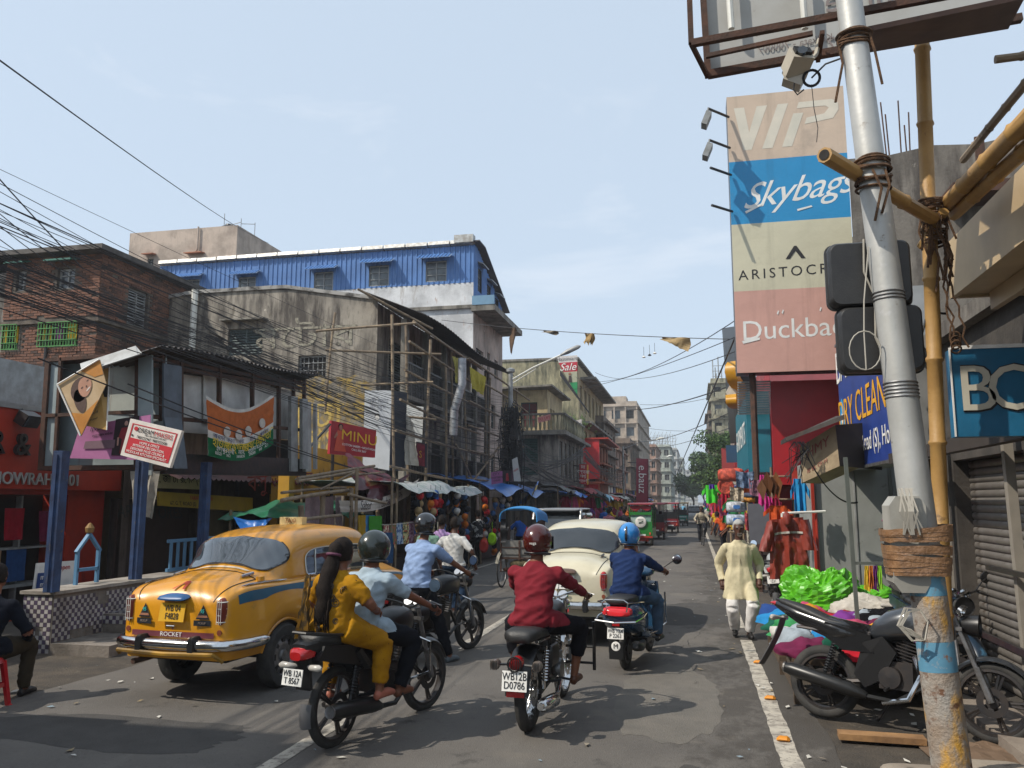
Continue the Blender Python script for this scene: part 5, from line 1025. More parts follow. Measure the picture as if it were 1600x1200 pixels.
# caps: real little domes with peaks, strung in columns
capm={}
def cap_mesh(c1,c2):
    k=c1+c2
    if k not in capm:
        mb=MB();mb.lathe([(.095,0),(.092,.04),(.07,.085),(.035,.108),(0,.112)],n=10);mb.grid(lambda u,v:(math.cos(PI*u)*(.09+.0*v),-math.sin(PI*u)*(.07+.09*v*math.sin(PI*u)),.0-.012*v+.004),8,2,1);capm[k]=mb.mesh('cap',[cloth(c1),cloth(c2)])
        capm[k].polygons.foreach_set('use_smooth',[True]*len(capm[k].polygons))
    return capm[k]
cc=['b3262e','c4c0ba','20242c','2f4f86','a88f68','c23a3a','2a2a2e','4a6fa0','8a8c90','1c1e22','20242c','2a2a2e','c06a28','1c1e22']
cn={'b3262e':'red','c4c0ba':'white','20242c':'black','2f4f86':'navy blue','c06a28':'orange','a88f68':'khaki','c23a3a':'bright red','2a2a2e':'charcoal','4a6fa0':'pale blue','cbb12c':'yellow','8a8c90':'grey','c2506a':'pink','1c1e22':'jet black'}
g=random.Random(5);colx=[688,697,704,711,719,726,733,741,749]
for ci in range(18):
    y=18.3+ci*.38 if ci<13 else 24.6+(ci-13)*.75;x=-6.25+g.uniform(-.12,.12);zt=2.2 if ci<13 else 2.1
    for r in range(g.randint(7,9)):
        a=g.choice(cc);b=a if g.random()<.6 else g.choice(cc);o=bpy.data.objects.new('cap',cap_mesh(a,b));COL.objects.link(o)
        o.location=(x+g.uniform(-.06,.06),y+g.uniform(-.1,.1),zt-.18-.2*r+g.uniform(-.04,.04));o.rotation_euler=(g.uniform(.9,1.9),g.uniform(-.5,.5),g.uniform(-.6,1.6))
        tag(o,'%s cap with %s peak, %s on the %s string of the cap stalls' % (cn[a],cn[b],ORD[r] if r else 'topmost',ORD[ci]),'cap','baseball caps hanging at the stalls')
    mb=MB();mb.tube([(x,y,zt+.05),(x,y,.5)],.006,4);tag(mb.build('cap_string',WIRE,fix=False),'dark string, %s of the cap strings counted from the taxi' % ORD[ci],'string','cap strings')
# helmets / balls
for (px,py,X,c_,lab,r) in ((902,0,0,0,'',0),):
    pass
for (px,py,col,lab) in ((769,842,'a8e02c','lime green ball bag hanging low by the rickshaw'),(756,853,'b8403a','red printed rucksack hanging beside the lime ball')):
    c=P(px,py,X=-5.9);mb=MB();mb.loft([(0,-.1,0,.10,.13),(0,-.03,0,.13,.19),(0,.06,0,.12,.17),(0,.1,0,.06,.1)],14,2.4);mb.tube([(0,0,.18),(0,0,.5)],.008,4);tag(mb.build('hanging_bag',cloth(col),loc=c,smooth=True),lab,'bag')
# clothes hanging along the farther stalls
AW=[('crumpled grey sheet',plain('5a5a58')),('dark blue tarpaulin',TARPB),('faded red awning',M('faded_red',hexc('93383c'),.8,col2=hexc('6e2a30'))),('dusty black sheet',plain('26262a')),('pale blue sheet',plain('7fa8bc')),('orange red awning',M('orange_red_awn',hexc('a8402c'),.7)),('white plastic sheet',plain('b8b8b0')),('maroon cloth',plain('6e2430')),('grey green tarpaulin',plain('50605a')),('pink striped sheet',plain('b07a86')),('blue plastic sheet',plain('3f74ac')),('brown sacking',plain('5c4a3a'))]
y=36.5
for i in range(12):
    L_=rnd.uniform(3.4,5.2)*(1 if i<5 else 1.6);nm,m=AW[i]
    stall('stall under a %s, farther along the left pavement' % nm,-8.3+.12*i,-5.9+.1*i,y,y+L_-.3,2.2+rnd.uniform(-.1,.3),m,seed=i+10,slope=rnd.uniform(.1,.45),sag=.1)
    for k in range(5 if i<6 else 3):
        gcol=rnd.choice(COLS);X=-5.95+.1*i+rnd.uniform(-.1,.15)
        garment('hung_garment','small %s garment, %s hanging under the %s' % ({'b02a34':'red','2a5aa8':'blue','c9a227':'yellow','e0dcd4':'white','2f7d4a':'green','c2557a':'pink','6a3f86':'purple','d2722c':'orange','22262e':'black','6fa8c9':'sky blue','8c2440':'wine','b9b08e':'beige','1f6f72':'teal'}[gcol],ORD[k],nm),(X,y+L_*(k+.5)/5,rnd.choice([2.1,1.9,1.5])),.45,.6,gcol,rz=rnd.uniform(-.2,.9),seed=i*7+k,style=rnd.choice(['shirt','kid','dress']),group='garments hanging at the left stalls')
    y+=L_
for (px0,px1,py0,py1,Y,c_,lab) in ((829,846,718,748,44,'c0622a','orange garment spread high under the balcony building'),(848,862,722,750,44,'b84a3a','red orange garment spread high beside the orange one'),(915,935,757,772,50,'a8262a','red awning cloth above the far stalls')):
    mb,f=hang(P(px0,py0,Y=Y),P(px1,py0,Y=Y),P(px1,py1,Y=Y),P(px0,py1,Y=Y),8,6,.1);tag(mb.build('hanging_cloth',cloth(c_),smooth=True),lab,'cloth')
t=thing('ladies_wear_poster','small pink poster with a model in red hung over the blue stall','poster',P(767,748,Y=26));q=Bd(P(767,738,Y=26),P(800,734,Y=26),P(800,752,Y=26),P(768,757,Y=26));mb=MB();quadslab(mb,*q.c,.03);mb.build('sheet',plain('a05f8c'),t,W=True);mb=MB();q.slab(mb,.55,1,0,1,.004,.004);mb.build('dark_half',plain('2a2228'),t,W=True);q.text('CITY',.25,.2,.2,INKB,t,.01);q.text('WESTERN',.28,.5,.16,INKB,t,.01);q.text('WEAR',.28,.75,.16,INKB,t,.01)
mb=MB();q.poly(mb,[(.72,.25),(.82,.25),(.86,.9),(.7,.9)],.012);mb.build('printed_model',plain('9c2a34'),t,W=True,fix=False)
t=thing('white_banner','narrow white banner leaning by the cable pole','banner',P(805,750,Y=27));q=Bd(P(800,718,Y=27),P(808,714,Y=27),P(814,752,Y=27),P(803,752,Y=27));mb=MB();quadslab(mb,*q.c,.02);mb.build('sheet',plain('c0c0bc'),t,W=True);q.text('sale',.5,.5,.12,INKR,t,.01)
# ================= right side structures =================
VX=lambda px,py:P(px,py,Y=18)
t=thing('signboard_tower','tall four panel luggage brand signboard with floodlights standing over the right pavement','signboard',(2.2,18,0))
tl,tr,br,bl=VX(1132,155),VX(1322,128),VX(1342,570),VX(1156,585)
tl.x=bl.x=.97;tr.x=br.x=3.42;bl.z=br.z=4.56;tl.z=tr.z=10.78
q=Bd(tl,tr,br,bl);pan=[('vip','c4b09c',0,.245),('sky','1f86bb',.245,.475),('aris','c4bfa6',.475,.715),('duck','c4978a',.715,1)]
mb=MB();q.slab(mb,.0,1,0,1,-.02,.5);mb.build('box_frame',DARKMET,t,W=True)
for nm,col,v0,v1 in pan:
    mb=MB();q.slab(mb,0,1,v0,v1,0,.02);c_=hexc(col);mb.build('panel',M('sign_'+nm,c_,.45,col2=tuple(x*.9 for x in c_),ns=1.2,bump=.6,bs=2.2,layers=((tuple(x*.72 for x in c_),2,.52,.7,(1,1,.1)),(tuple(x*.6+.03 for x in c_),.9,.58,.75))+(((.45,.05,.05),3,.68,.74,(3,1,.15)),)*(nm=='duck')),t,W=True)
SW=M('sign_letter_white',hexc('d0c8b8'),.5,col2=hexc('c0bcae'),ns=2);SW2=M('sign_letter_bright',hexc('e2e2de'),.5)
# VIP: slanted blocky letters drawn as shapes
mb=MB()
lpd=[.002]
def lp(pts):lpd[0]+=.0006;q.poly(mb,pts,lpd[0])
lp([(.06,.045),(.15,.045),(.185,.14),(.26,.045),(.35,.045),(.20,.205),(.13,.205)])
lp([(.44,.045),(.53,.045),(.38,.205),(.29,.205)])
lp([(.57,.085),(.655,.085),(.545,.205),(.46,.205)])
lp([(.62,.045),(.90,.045),(.95,.06),(.95,.085),(.90,.115),(.66,.128),(.68,.105),(.83,.095),(.87,.075),(.84,.067),(.60,.067)])
mb.build('lettering',SW,t,W=True,fix=False)
text('Skybags',.80,q.p(.56,.365,.003),(1,0,.10),(0,0,1),SW2,t,.001,shear=.45,spacing=.92)
mb=MB();q.poly(mb,[(.56,.435),(.68,.425),(.69,.43),(.565,.442)],.01);q.poly(mb,[(.12,.43),(.26,.405),(.27,.411),(.13,.438)],.01);mb.build('flourish',SW2,t,W=True,fix=False)
mb=MB();q.poly(mb,[(.445,.61),(.52,.565),(.54,.565),(.61,.61),(.575,.61),(.53,.583),(.48,.61)],.008);mb.build('chevron_mark',INKB,t,W=True,fix=False)
text('ARISTOCRAT',.31,q.p(.52,.655,.003),(1,0,.03),(0,0,1),INKB,t,.001,spacing=1.35)
text('Duckback',.6,q.p(.53,.855,.003),(1,0,.02),(0,0,1),SW2,t,.001,spacing=.98)
mb=MB()
for (u,v) in ((.35,.80),(.39,.798),(.7,.795),(.78,.79)):q.poly(mb,[(u,v),(u+.012,v-.012),(u+.02,v-.008),(u+.01,v+.004)],.01)
q.poly(mb,[(.05,.89),(.2,.88),(.2,.888),(.06,.9)],.01);mb.build('flourish',SW2,t,W=True,fix=False)
for (py,lamp) in ((185,1),(233,1),(275,0),(332,0)):
    c=VX(1132+(py-155)*.055,py);mb=MB();mb.tube([(1.0,17.95,c.z),(.55,17.4,c.z-.02)],.03,5);o=mb.build('lamp_arm',DARKMET,t,W=True)
    if lamp:
        mb=MB();mb.box((.5,17.4,c.z-.28),(.12,.3,.3),rot=Matrix.Rotation(.4,3,'Y'));mb.tube([(.55,17.4,c.z),(.52,17.4,c.z-.15)],.02,5);mb.build('floodlight',GREYP,t,W=True)
mb=MB()
for x in (1.3,3.2):mb.tube([(x,18.3,0),(x,18.3,10)],.07,6)
mb.build('support_post',RUST,t,W=True)
# black sign with gold letter beyond it
t=thing('black_sign','black projecting sign with large gold letter and pale star beyond the signboard tower','sign',(1.6,30,0))
mb=MB();q=Bd(P(1128,513,Y=33),P(1147,510,Y=30),P(1153,690,Y=30),P(1141,693,Y=33));quadslab(mb,*q.c,.5);mb.build('panel',M('sign_black',(.02,.02,.022),.4),t,W=True)
c=P(1151,605,Y=29.5);text('S',2.4,c,(.5,.86,0),(0,0,1),M('gold_letter',hexc('c08a1c'),.35),t,.2)
mb=MB();c=P(1143,618,Y=29.6);mb.add([c+Vector((.28*(1 if i % 2 else .45)*math.cos(i*PI/4),0,.45*(1 if i % 2==0 else .35)*math.sin(i*PI/4))) for i in range(8)],[tuple(range(8))]);mb.build('star',plain('c8c2b4'),t,W=True,fix=False)
mb=MB();mb.tube([P(1133,628,Y=29.5),(2.4,29.5,P(1133,628,Y=29.5).z)],.06,6);mb.build('bracket',RUST,t,W=True)
# red walled shop under the signboard
RW=M('crimson_board',hexc('a8161e'),.45,col2=hexc('93141c'),ns=1.4)
t=thing('crimson_shop','shop with plain crimson upper wall under the signboard tower','shop',(2.5,19,0))
FA=Face((1.72,19,0),(1,0,0),(0,-1,0));wall(t,FA,2.2,4.5,[(.1,.02,1.8,2.2)],RW,depth=.4);FB=Face((1.72,19,0),(0,1,0),(-1,0,0));wall(t,FB,9,4.8,[(.5,.02,3.5,2.3),(4.6,.02,3.8,2.3)],RW,'side_wall',depth=.4)
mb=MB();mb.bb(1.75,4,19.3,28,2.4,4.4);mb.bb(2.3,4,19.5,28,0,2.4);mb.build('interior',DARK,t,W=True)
mb=MB();mb.bb(1.2,1.7,19.2,19.25,2.5,4.3);mb.bb(1.2,1.24,19.25,24,2.6,4.2);mb.build('teal_signboard',M('sign_teal',hexc('1f6f80'),.5),t,W=True)
q=Bd(Vector((1.19,24,4.2)),Vector((1.19,19.25,4.2)),Vector((1.19,19.25,2.6)),Vector((1.19,24,2.6)));q.text('GARMENTS',.5,.5,.35,INKW,t,.01)
mb=MB()
for k in range(14):mb.bb(1.0,1.7,18.6+.03*k,18.62+.03*k,4.42-.05*k,4.46-.05*k)
mb.build('rolled_shutter_box',GREYP,t,W=True)
mb=MB();mb.bb(1.0,1.7,18.55,19.0,3.0,3.1) if False else None;mb=MB();mb.bb(2.05,2.6,18.4,18.9,1.9,2.5);mb.build('red_lightbox',RED,t,W=True);text('ke',.3,(2.3,18.39,2.2),(1,0,0),(0,0,1),INKW,t,.005)
# row of boxy projecting signs further down the right facade
FRW=stained('right_facade',(.28,.22,.19),(.1,.08,.07))
for k,(y0,y1,H,m,lab) in enumerate(((28.2,38,6.2,paint('rose_facade','a0555a',.7),'rose fronted two storey shop beyond the crimson one'),(38.2,52,5.4,FRW,'brown two storey shop row on the right'),(52.2,72,6.2,BRN,'stained brown shop row half hidden by hanging clothes'),(72.2,105,6.6,ROSE,'rose shop row beside the leafy tree'))):
    t=thing('right_shop',lab,'shop',(3,y0,0));XF=2.25 if y0<50 else 4.4;F=Face((XF,y0,0),(0,1,0),(-1,0,0));n=int((y1-y0)/3);hl=[(.4+(y1-y0)*i/n,z,1.8,1.4 if z>1 else 2.3) for i in range(n) for z in (.03,3.6)]
    wall(t,F,y1-y0,H,hl,m,depth=.3);wall(t,Face((XF,y0,0),(1,0,0),(0,-1,0)),4,H,[],m,'end_wall');mb=MB();mb.bb(XF+.02,8,y0+.1,y1,H-.1,H);mb.bb(XF+.45,8,y0+.1,y1,0,H-.2);mb.build('roof',m,t,W=True)
    for h in hl:window(t,F,*h,'glass' if h[1]>1 else 'grille',GREYP,DARK,depth=.3)
    for j in range(n):
        mb=MB();c_=rnd.choice(['8c2430','b8b0a4','9a3a3a','b03030','6e6a6a','2a4f6e']);yy=y0+.5+(y1-y0)*j/n;z=rnd.uniform(2.6,3.6);mb.bb(XF-.01,XF-.01-rnd.uniform(.4,.9),yy,yy+.2,z,z+rnd.uniform(.6,1.4));mb.build('projecting_sign',paint('ps'+c_,c_,.5),t,W=True)
# grey sheet metal kiosk
ZN=M('zinc_sheet',(.36,.37,.35),.55,.25,(.27,.28,.26),1.6,layers=(((.16,.15,.13),6,.64,.72),((.42,.43,.42),2,.6,.7,(1,1,.2))),bump=.15,bs=6)
t=thing('metal_kiosk','closed kiosk of flat grey zinc sheets behind the green plastic heap','kiosk',(2.6,13.6,0))
K=Face((1.78,13.6,0),(1,0,0),(0,-1,0))
for k,(a,b) in enumerate(((0,.62),(.63,1.1),(1.11,1.6))):mb=MB();K.box(mb,a,b,.12,2.5,0,.02+.012*(k % 2));mb.build('sheet_panel',ZN,t,W=True)
mb=MB();mb.bb(1.8,3.4,13.62,15.5,.1,2.48);mb.build('body',ZN,t,W=True);mb=MB()
for k in range(3):c=.05+.55*k;K.box(mb,c,c+.02,.12,2.5,.021,.05)
mb.build('batten',GREYP,t,W=True)
mb=MB();mb.bb(1.76,1.80,13.5,13.58,0,2.7);mb.build('red_corner_post',RED,t,W=True)
# battered wooden lightbox
t=thing('battered_lightbox','battered cream hanging sign box with ragged tin cover on the kiosk roof','sign box',(1.75,12,2.3));WOOD=M('cream_wood_box',hexc('a8967a'),.8,col2=hexc('85745c'),ns=3,layers=(((.12,.09,.07),6,.62,.7),),bump=.3,bs=30)
a=P(1252,752,Y=12.2);mb=MB();vs=[P(1252,755,Y=12.3),P(1312,728,Y=11.9),P(1305,664,Y=11.9),P(1250,698,Y=12.3)];n_=Vector((.35,.35,0));mb.add(vs+[v+n_ for v in vs],[(0,1,2,3),(7,6,5,4),(0,4,5,1),(1,5,6,2),(2,6,7,3),(3,7,4,0)]);mb.build('box',WOOD,t,W=True)
q=Bd(vs[3],vs[2],vs[1],vs[0]);q.text('HMY',.5,.3,.28,M('faded_red_ink',hexc('8c4a44'),.8),t,.012);q.text('IE EL OI H',.45,.75,.12,M('faded_red_ink',(0,0,0)),t,.012)
mb=MB();d=vs[1]+n_;mb.add([vs[1]+Vector((0,-.01,0)),d+Vector((.25,-.01,-.05)),d+Vector((.25,0,.62)),vs[2]+Vector((0,-.01,0))],[(0,1,2,3)]);mb.build('side_panel',plain('3a342e'),t,W=True)
for k in range(1):mb=MB();z=.0*k;w0,w1=P(1228-6*k,690-2*k,Y=12.0),P(1320,655-5*k,Y=11.6);mb.add([w0+Z*z,w1+Z*z,w1+Vector((0,.7,z+.05)),w0+Vector((0,.7,z))]+[w0+Z*(z+.06),w1+Z*(z+.06),w1+Vector((0,.7,z+.11)),w0+Vector((0,.7,z+.06))],[(0,1,2,3),(7,6,5,4),(0,4,5,1),(1,5,6,2),(2,6,7,3),(3,7,4,0)]);mb.build('tin_cover',TIN,t,W=True)
g=random.Random(8);mb=MB()
for k in range(16):c=P(1250+g.uniform(-10,15),690,Y=11.9);mb.tube([c,c+Vector((g.uniform(-.15,.15),0,-.1)),c+Vector((g.uniform(-.25,.2),0,-g.uniform(.2,.6)))],.006,3)
mb.build('frayed_wire',WIRE,t,W=True,fix=False)
cable(P(1250,690,Y=11.9),P(1340,785,Y=12.3),.25,.012,'grey cable looping down from the battered sign box',group='loose cables on the right')
# concrete building behind, canopy, dry cleaner sign, BO sign, shutters
t=thing('concrete_building','raw grey concrete upper wall with rusty starter bars rising behind the shops','building',(5,16,0));RAW=stained('raw_concrete',(.2,.18,.155),(.07,.06,.052),(.25,.22,.19),.46,.6)
F=Face((3.05,16,0),(1,0,0),(0,-1,0));wall(t,F,6,8.2,[],RAW,top=lambda x:8.3+.06*x+.05*math.sin(x*5));mb=MB();mb.bb(3.9,9,16.1,22,7.9,8.15);mb.build('slab',RAW,t,W=True)
for i,x in enumerate((3.75,3.8,4.1,4.0,4.15)):mb=MB();mb.tube([(x,16.05,8.1),(x+.02*i-.05,16.05,9.4-.25*(i % 3))],.014,5);mb.build('starter_bar',RUST,t,W=True)
mb=MB();mb.bb(4.6,9,15.2,16,7.2,7.4);mb.bb(5,5.15,15.2,15.25,7.4,8.2);mb.build('upper_ledge',RUST,t,W=True)
wb=MB()
F2=Face((2.62,2,0),(0,1,0),(-1,0,0))
t=thing('shutter_shop','closed shop with grey roller shutters behind the parked motorcycle','shop',(3.2,8,0))
wall(t,F2,9.9,3.5,[(3.0,.12,2.15,2.15),(5.45,.12,1.9,2.15),(.3,.12,2.3,2.15)],M('dark_shop_wall',(.07,.06,.05),.9,col2=(.035,.03,.026),ns=3,bump=.3,bs=20),depth=.25)
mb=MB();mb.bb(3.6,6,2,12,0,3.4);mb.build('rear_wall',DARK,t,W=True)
mb=MB();mb.bb(2.5,6,1,12,3.5,3.65);mb.build('roof_slab',RAW,t,W=True)
SHM=M('shutter_grey',(.22,.2,.18),.5,.4,(.13,.115,.1),3,layers=(((.08,.06,.045),6,.6,.7),))
slat_me=None
for (y0,w_) in ((3.0,2.15),(5.45,1.9),(.3,2.3)):
    sb=MB();n=10;prof=[(.0,0),(.014,.012),(.019,.035),(.014,.06),(.0,.072)];me=MB();me.grid(lambda a,b:(-.02-prof[int(round(b*4))][0],-w_/2+a*w_,prof[int(round(b*4))][1]),1,4);me=me.mesh('shutter_slat',SHM);me.polygons.foreach_set('use_smooth',[True]*len(me.polygons))
    for k in range(29):o=bpy.data.objects.new('shutter_slat',me);COL.objects.link(o);o.parent=t;o.location=Vector((2.8,2+y0+w_/2,.13+.0735*k))-Vector(t.location)
for (yy,xx,lean) in ((7.35,2.5,.12),(5.0,2.4,0),(9.4,2.52,0)):mb=MB();mb.tube([(xx,yy,0),(xx,yy+lean,2.6)],.05,4);mb.build('door_post',plain('8a8378'),t,W=True)
mb=MB();mb.box((2.4,7.8,.72),(.03,2.2,.05));mb.box((2.42,7.4,1.3),(.03,1.0,.04));mb.build('cross_bar',DARKMET,t,W=True)
mb=MB();mb.box((2.3,8.0,2.35),(.1,5,.12));mb.build('lintel',plain('3a322c'),t,W=True)
CAN=M('beige_canopy',hexc('c4ac86'),.5,col2=hexc('ab9470'),ns=1.5)
t=thing('shop_canopy','beige boxed canopy with round downlights over the nearest right shop','canopy',(2.4,4.5,3.4))
mb=MB();mb.bb(2.0,2.04,1.5,6.9,3.42,3.86);mb.bb(2.0,2.7,6.86,6.9,3.42,3.86);mb.build('fascia',CAN,t,W=True);mb=MB();mb.bb(2.045,2.75,1.5,6.86,3.44,3.5);mb.build('soffit',CAN,t,W=True);mb=MB();mb.bb(2.05,2.75,1.5,6.85,3.8,3.84);mb.build('top',TIN,t,W=True)
mb=MB();mb.bb(2.25,2.3,1.5,6.8,3.3,3.435);mb.build('step_trim',CAN,t,W=True)
for y in (6.2,5.6):mb=MB();mb.lathe([(0,0),(.05,0),(.06,-.012),(.035,-.016),(0,-.01)],(2.45,y,3.438),n=16);mb.build('downlight',WHITEP,t,W=True,smooth=True)
BLU=M('sign_navy',hexc('25408c'),.4,col2=hexc('1d3478'),ns=2,layers=((hexc('5a6aa0'),7,.68,.74),))
t=thing('dry_cleaners_sign','blue DRY CLEANERS lightbox with yellow and white lettering behind the steel pole','sign',(2.5,11,2.4))
q=Bd(Vector((2.3,13.85,4.32)),Vector((2.3,10.1,4.32)),Vector((2.3,10.1,2.33)),Vector((2.3,13.85,2.33)))
mb=MB();mb.bb(2.305,2.72,10.08,13.85,2.33,4.32);mb.build('case',M('case_grey',(.34,.34,.33),.4,.4,(.25,.25,.24),3),t,W=True);mb=MB();q.slab(mb,.006,.994,.012,.988,.012,.01);mb.build('face',BLU,t,W=True)
q.text('BAND BOX',.47,.2,.27,INKW,t,.02,stretch=1.0,shear=.0);q.text('DRY CLEANERS',.56,.58,.23,M('sign_yellow_text',hexc('e8a81c'),.5),t,.02,stretch=1.0);q.text('29/1/1, G.T. Road (S), Howrah-1',.56,.84,.13,INKW,t,.02,stretch=.95)
mb=MB();q.disc(mb,.07,.68,.055,.24,.016,0,24);mb.build('oval_badge',M('badge_blue',hexc('3a9ad0'),.5),t,W=True,fix=False);mb=MB();q.disc(mb,.07,.6,.02,.04,.02);q.poly(mb,[(.05,.65),(.09,.65),(.1,.76),(.085,.86),(.06,.86),(.04,.76)],.02);mb.build('badge_figure',INKW,t,W=True,fix=False)
mb=MB();mb.bb(2.27,2.3,10.05,13.88,4.3,4.34);mb.bb(2.27,2.3,10.05,13.88,2.31,2.35);mb.build('trim',STEEL,t,W=True)
t=thing('bo_sign','teal vinyl shop sign with big white BO letters under the beige canopy','sign',(2.2,6.3,2.3))
q=Bd(Vector((1.80,6.3,2.92)),Vector((4.2,6.3,2.92)),Vector((4.2,6.3,2.3)),Vector((1.80,6.3,2.3)));mb=MB();quadslab(mb,*q.c,.12);mb.build('vinyl',M('sign_teal2',hexc('1f6c93'),.45,col2=hexc('185876'),ns=2,bump=.3,bs=6),t,W=True)
for k,ch in enumerate('BOOK'):text(ch,.46,(1.95+.245*k,6.29,2.62),(1,0,0),(0,0,1),M('sign_letter_cream',hexc('c8c2b0'),.6),t,.002);text(ch,.49,(1.958+.245*k,6.295,2.617),(1,0,0),(0,0,1),INKB,t,.001)
mb=MB();mb.bb(1.79,1.8,6.29,6.3,2.3,2.93);mb.bb(1.8,4.2,6.28,6.29,2.915,2.94);mb.build('hem',INKW,t,W=True)
# ---- steel pole, bamboo, ropes, top hoarding ----
POLE=M('galvanised_pole',(.48,.48,.46),.5,.3,(.36,.36,.34),2,layers=(((.2,.17,.14),9,.64,.72),((.5,.5,.5),4,.6,.7)),bump=.08,bs=30)
POLER=M('rusty_pole_foot',(.33,.31,.28),.7,.1,(.26,.2,.15),6,layers=(((.5,.27,.04),5,.54,.64,(1,1,.5)),((.13,.06,.03),14,.56,.66),((.12,.1,.09),30,.6,.7)),bump=.5,bs=50)
POLEB=M('pole_blue_band',(.12,.3,.42),.6,0,(.08,.22,.33),6,layers=(((.36,.34,.31),8,.54,.62),((.2,.1,.05),14,.6,.7)))
t=thing('steel_pole','thick leaning galvanised pole with blue paint bands and rust near its foot','pole',(1.40,4.8,0))
pa=Vector((1.265,4.8,0));pb_=Vector((.98,5.05,5.6))
def seg(z0,z1,r0,r1,m,nm):mb=MB();n=6;mb.tube([pa.lerp(pb_,(z0+(z1-z0)*i/n)/5.6) for i in range(n+1)],[r0+(r1-r0)*i/n for i in range(n+1)],28);return mb.build(nm,m,t,W=True,smooth=True)
seg(0,.98,.098,.093,POLER,'rusty_foot');seg(.981,1.13,.0925,.092,POLEB,'blue_band');seg(1.131,1.36,.0915,.0905,POLER,'rusty_middle');seg(1.361,1.47,.0905,.09,POLEB,'blue_band');seg(1.471,5.6,.0895,.072,POLE,'shaft')
for zc,n,r in ((2.42,5,.086),(2.98,3,.084),(1.62,1,.091)):
    mb=MB()
    for k in range(n):c=pa.lerp(pb_,(zc+.02*k)/5.6);mb.torus(c,(pb_-pa),r,.006,24,6)
    mb.build('wire_wrap',STEEL,t,W=True,smooth=True)
# taped control box
t=thing('control_box','grey octagonal signal control box strapped to the pole with brown packing tape','control box',(1.2,4.75,1.5))
c0=Vector((1.09,4.78,1.63));oc=[(-.08,-.2),(-.08,.2),(-.045,.25),(.07,.25),(.10,.2),(.10,-.2),(.07,-.25),(-.045,-.25)]
mb=MB();mb.prism([(c0.x+a,c0.z+b) for a,b in oc],4.77,4.95,'y');mb.build('case',M('case_cream',(.38,.37,.33),.5,col2=(.26,.25,.22),ns=4),t,W=True)
TAPE=M('brown_tape',hexc('94704f'),.32,col2=hexc('6e5138'),ns=9,bump=.8,bs=16,spec=.7,layers=((hexc('c49a78'),6,.6,.7,(1,1,3)),))
mb=MB();g=random.Random(3)
for k in range(11):
    z=1.49+.018*k+g.uniform(-.012,.012) if k<7 else 1.66+.014*(k-7);pts=[];m=22
    tilt=g.uniform(-.12,.12)
    def fr(u,v,z=z,tilt=tilt,k=k):
        a=2*PI*u;r1=.150+.002*k;r2=.115+.002*k;x=math.copysign(abs(math.cos(a))**.5,math.cos(a))*r1;y=math.copysign(abs(math.sin(a))**.5,math.sin(a))*r2
        return Vector((1.15+x,4.86+y,z+.032*(v-.5)+tilt*x+.008*noise.noise(Vector((a*2,k,v)))))
    mb.sheet(fr,30,2,.003)
mb.build('tape',TAPE,t,W=True,smooth=True)
mb=MB()
for k in range(9):x=1.08+g.uniform(-.03,.05);mb.tube([(x,4.74,1.92),(x+g.uniform(-.03,.03),4.70,1.8),(x+g.uniform(-.03,.03),4.72,1.68)],.005,4)
for k in range(8):
    a=g.uniform(.02,.06);mb.tube([(1.12,4.74,1.30),(1.10-a,4.72,1.28+.03*g.random()),(1.06-a,4.72,1.22),(1.10-a*.6,4.72,1.14+.06*g.random()),(1.13,4.72,1.15),(1.15,4.72,1.24),(1.12,4.74,1.30)],.005,4)
mb.build('loose_wires',M('pale_wire',(.45,.42,.36),.6),t,W=True,fix=False)
# signal housings seen from behind
for k,(px,py,lab) in enumerate(((1325,430,'upper black signal housing seen from behind on the steel pole'),(1343,531,'lower black signal housing seen from behind on the steel pole'))):
    c=P(px+32,py,Y=5.12);t=thing('signal_housing',lab,'signal',c,group='signal housings on the pole')
    mb=MB();w_,h_=.23,.195
    def rr(s_,n=6,r=.05):
        out=[]
        for cx,cz,a0 in ((w_*s_-r,h_*s_-r,0),(-w_*s_+r,h_*s_-r,PI/2),(-w_*s_+r,-h_*s_+r,PI),(w_*s_-r,-h_*s_+r,1.5*PI)):
            for i in range(n):a=a0+PI/2*i/(n-1);out.append((cx+r*math.cos(a),cz+r*math.sin(a)))
        return out
    rings=[(rr(.93),-.06),(rr(.98),-.045),(rr(1),-.02),(rr(1),.02),(rr(1.04),.022),(rr(1.04),.04),(rr(.9),.06)];n=24
    vs=[(x,y,z) for r_,y in rings for x,z in r_];fs=[(i*n+j,i*n+(j+1) % n,(i+1)*n+(j+1) % n,(i+1)*n+j) for i in range(len(rings)-1) for j in range(n)]+[tuple(range(n)),tuple(range(len(vs)-1,len(vs)-n-1,-1))]
    mb.add(vs,fs);mb.build('case',M('housing_black',(.02,.02,.021),.42,col2=(.035,.034,.033),ns=5,bump=.1,bs=80,layers=(((.2,.19,.17),40,.72,.76),)),t,smooth=True)
    mb=MB();mb.tube([(-.03,-.075,.2),(-.04,-.08,0),(-.0,-.08,-.12)],.006,5);mb.build('bracket_cable',M('pale_wire',(0,0,0)),t)
    mb=MB();mb.box((.1,.0,.02),(.1,.06,.03));mb.build('clamp',STEEL,t)
mb=MB();c=P(1350,520,Y=4.85);pts=[c+Vector((.075*math.sin(a)*1.1,0,-.1-.11*math.cos(a))) for a in [2*PI*i/18 for i in range(19)]];mb.tube([P(1357,385,Y=4.9),P(1350,470,Y=4.88),c]+pts,.004,5);tag(mb.build('loop_cable',M('pale_wire',(0,0,0)),smooth=True),'thin pale cable looped over the two signal housings','cable')
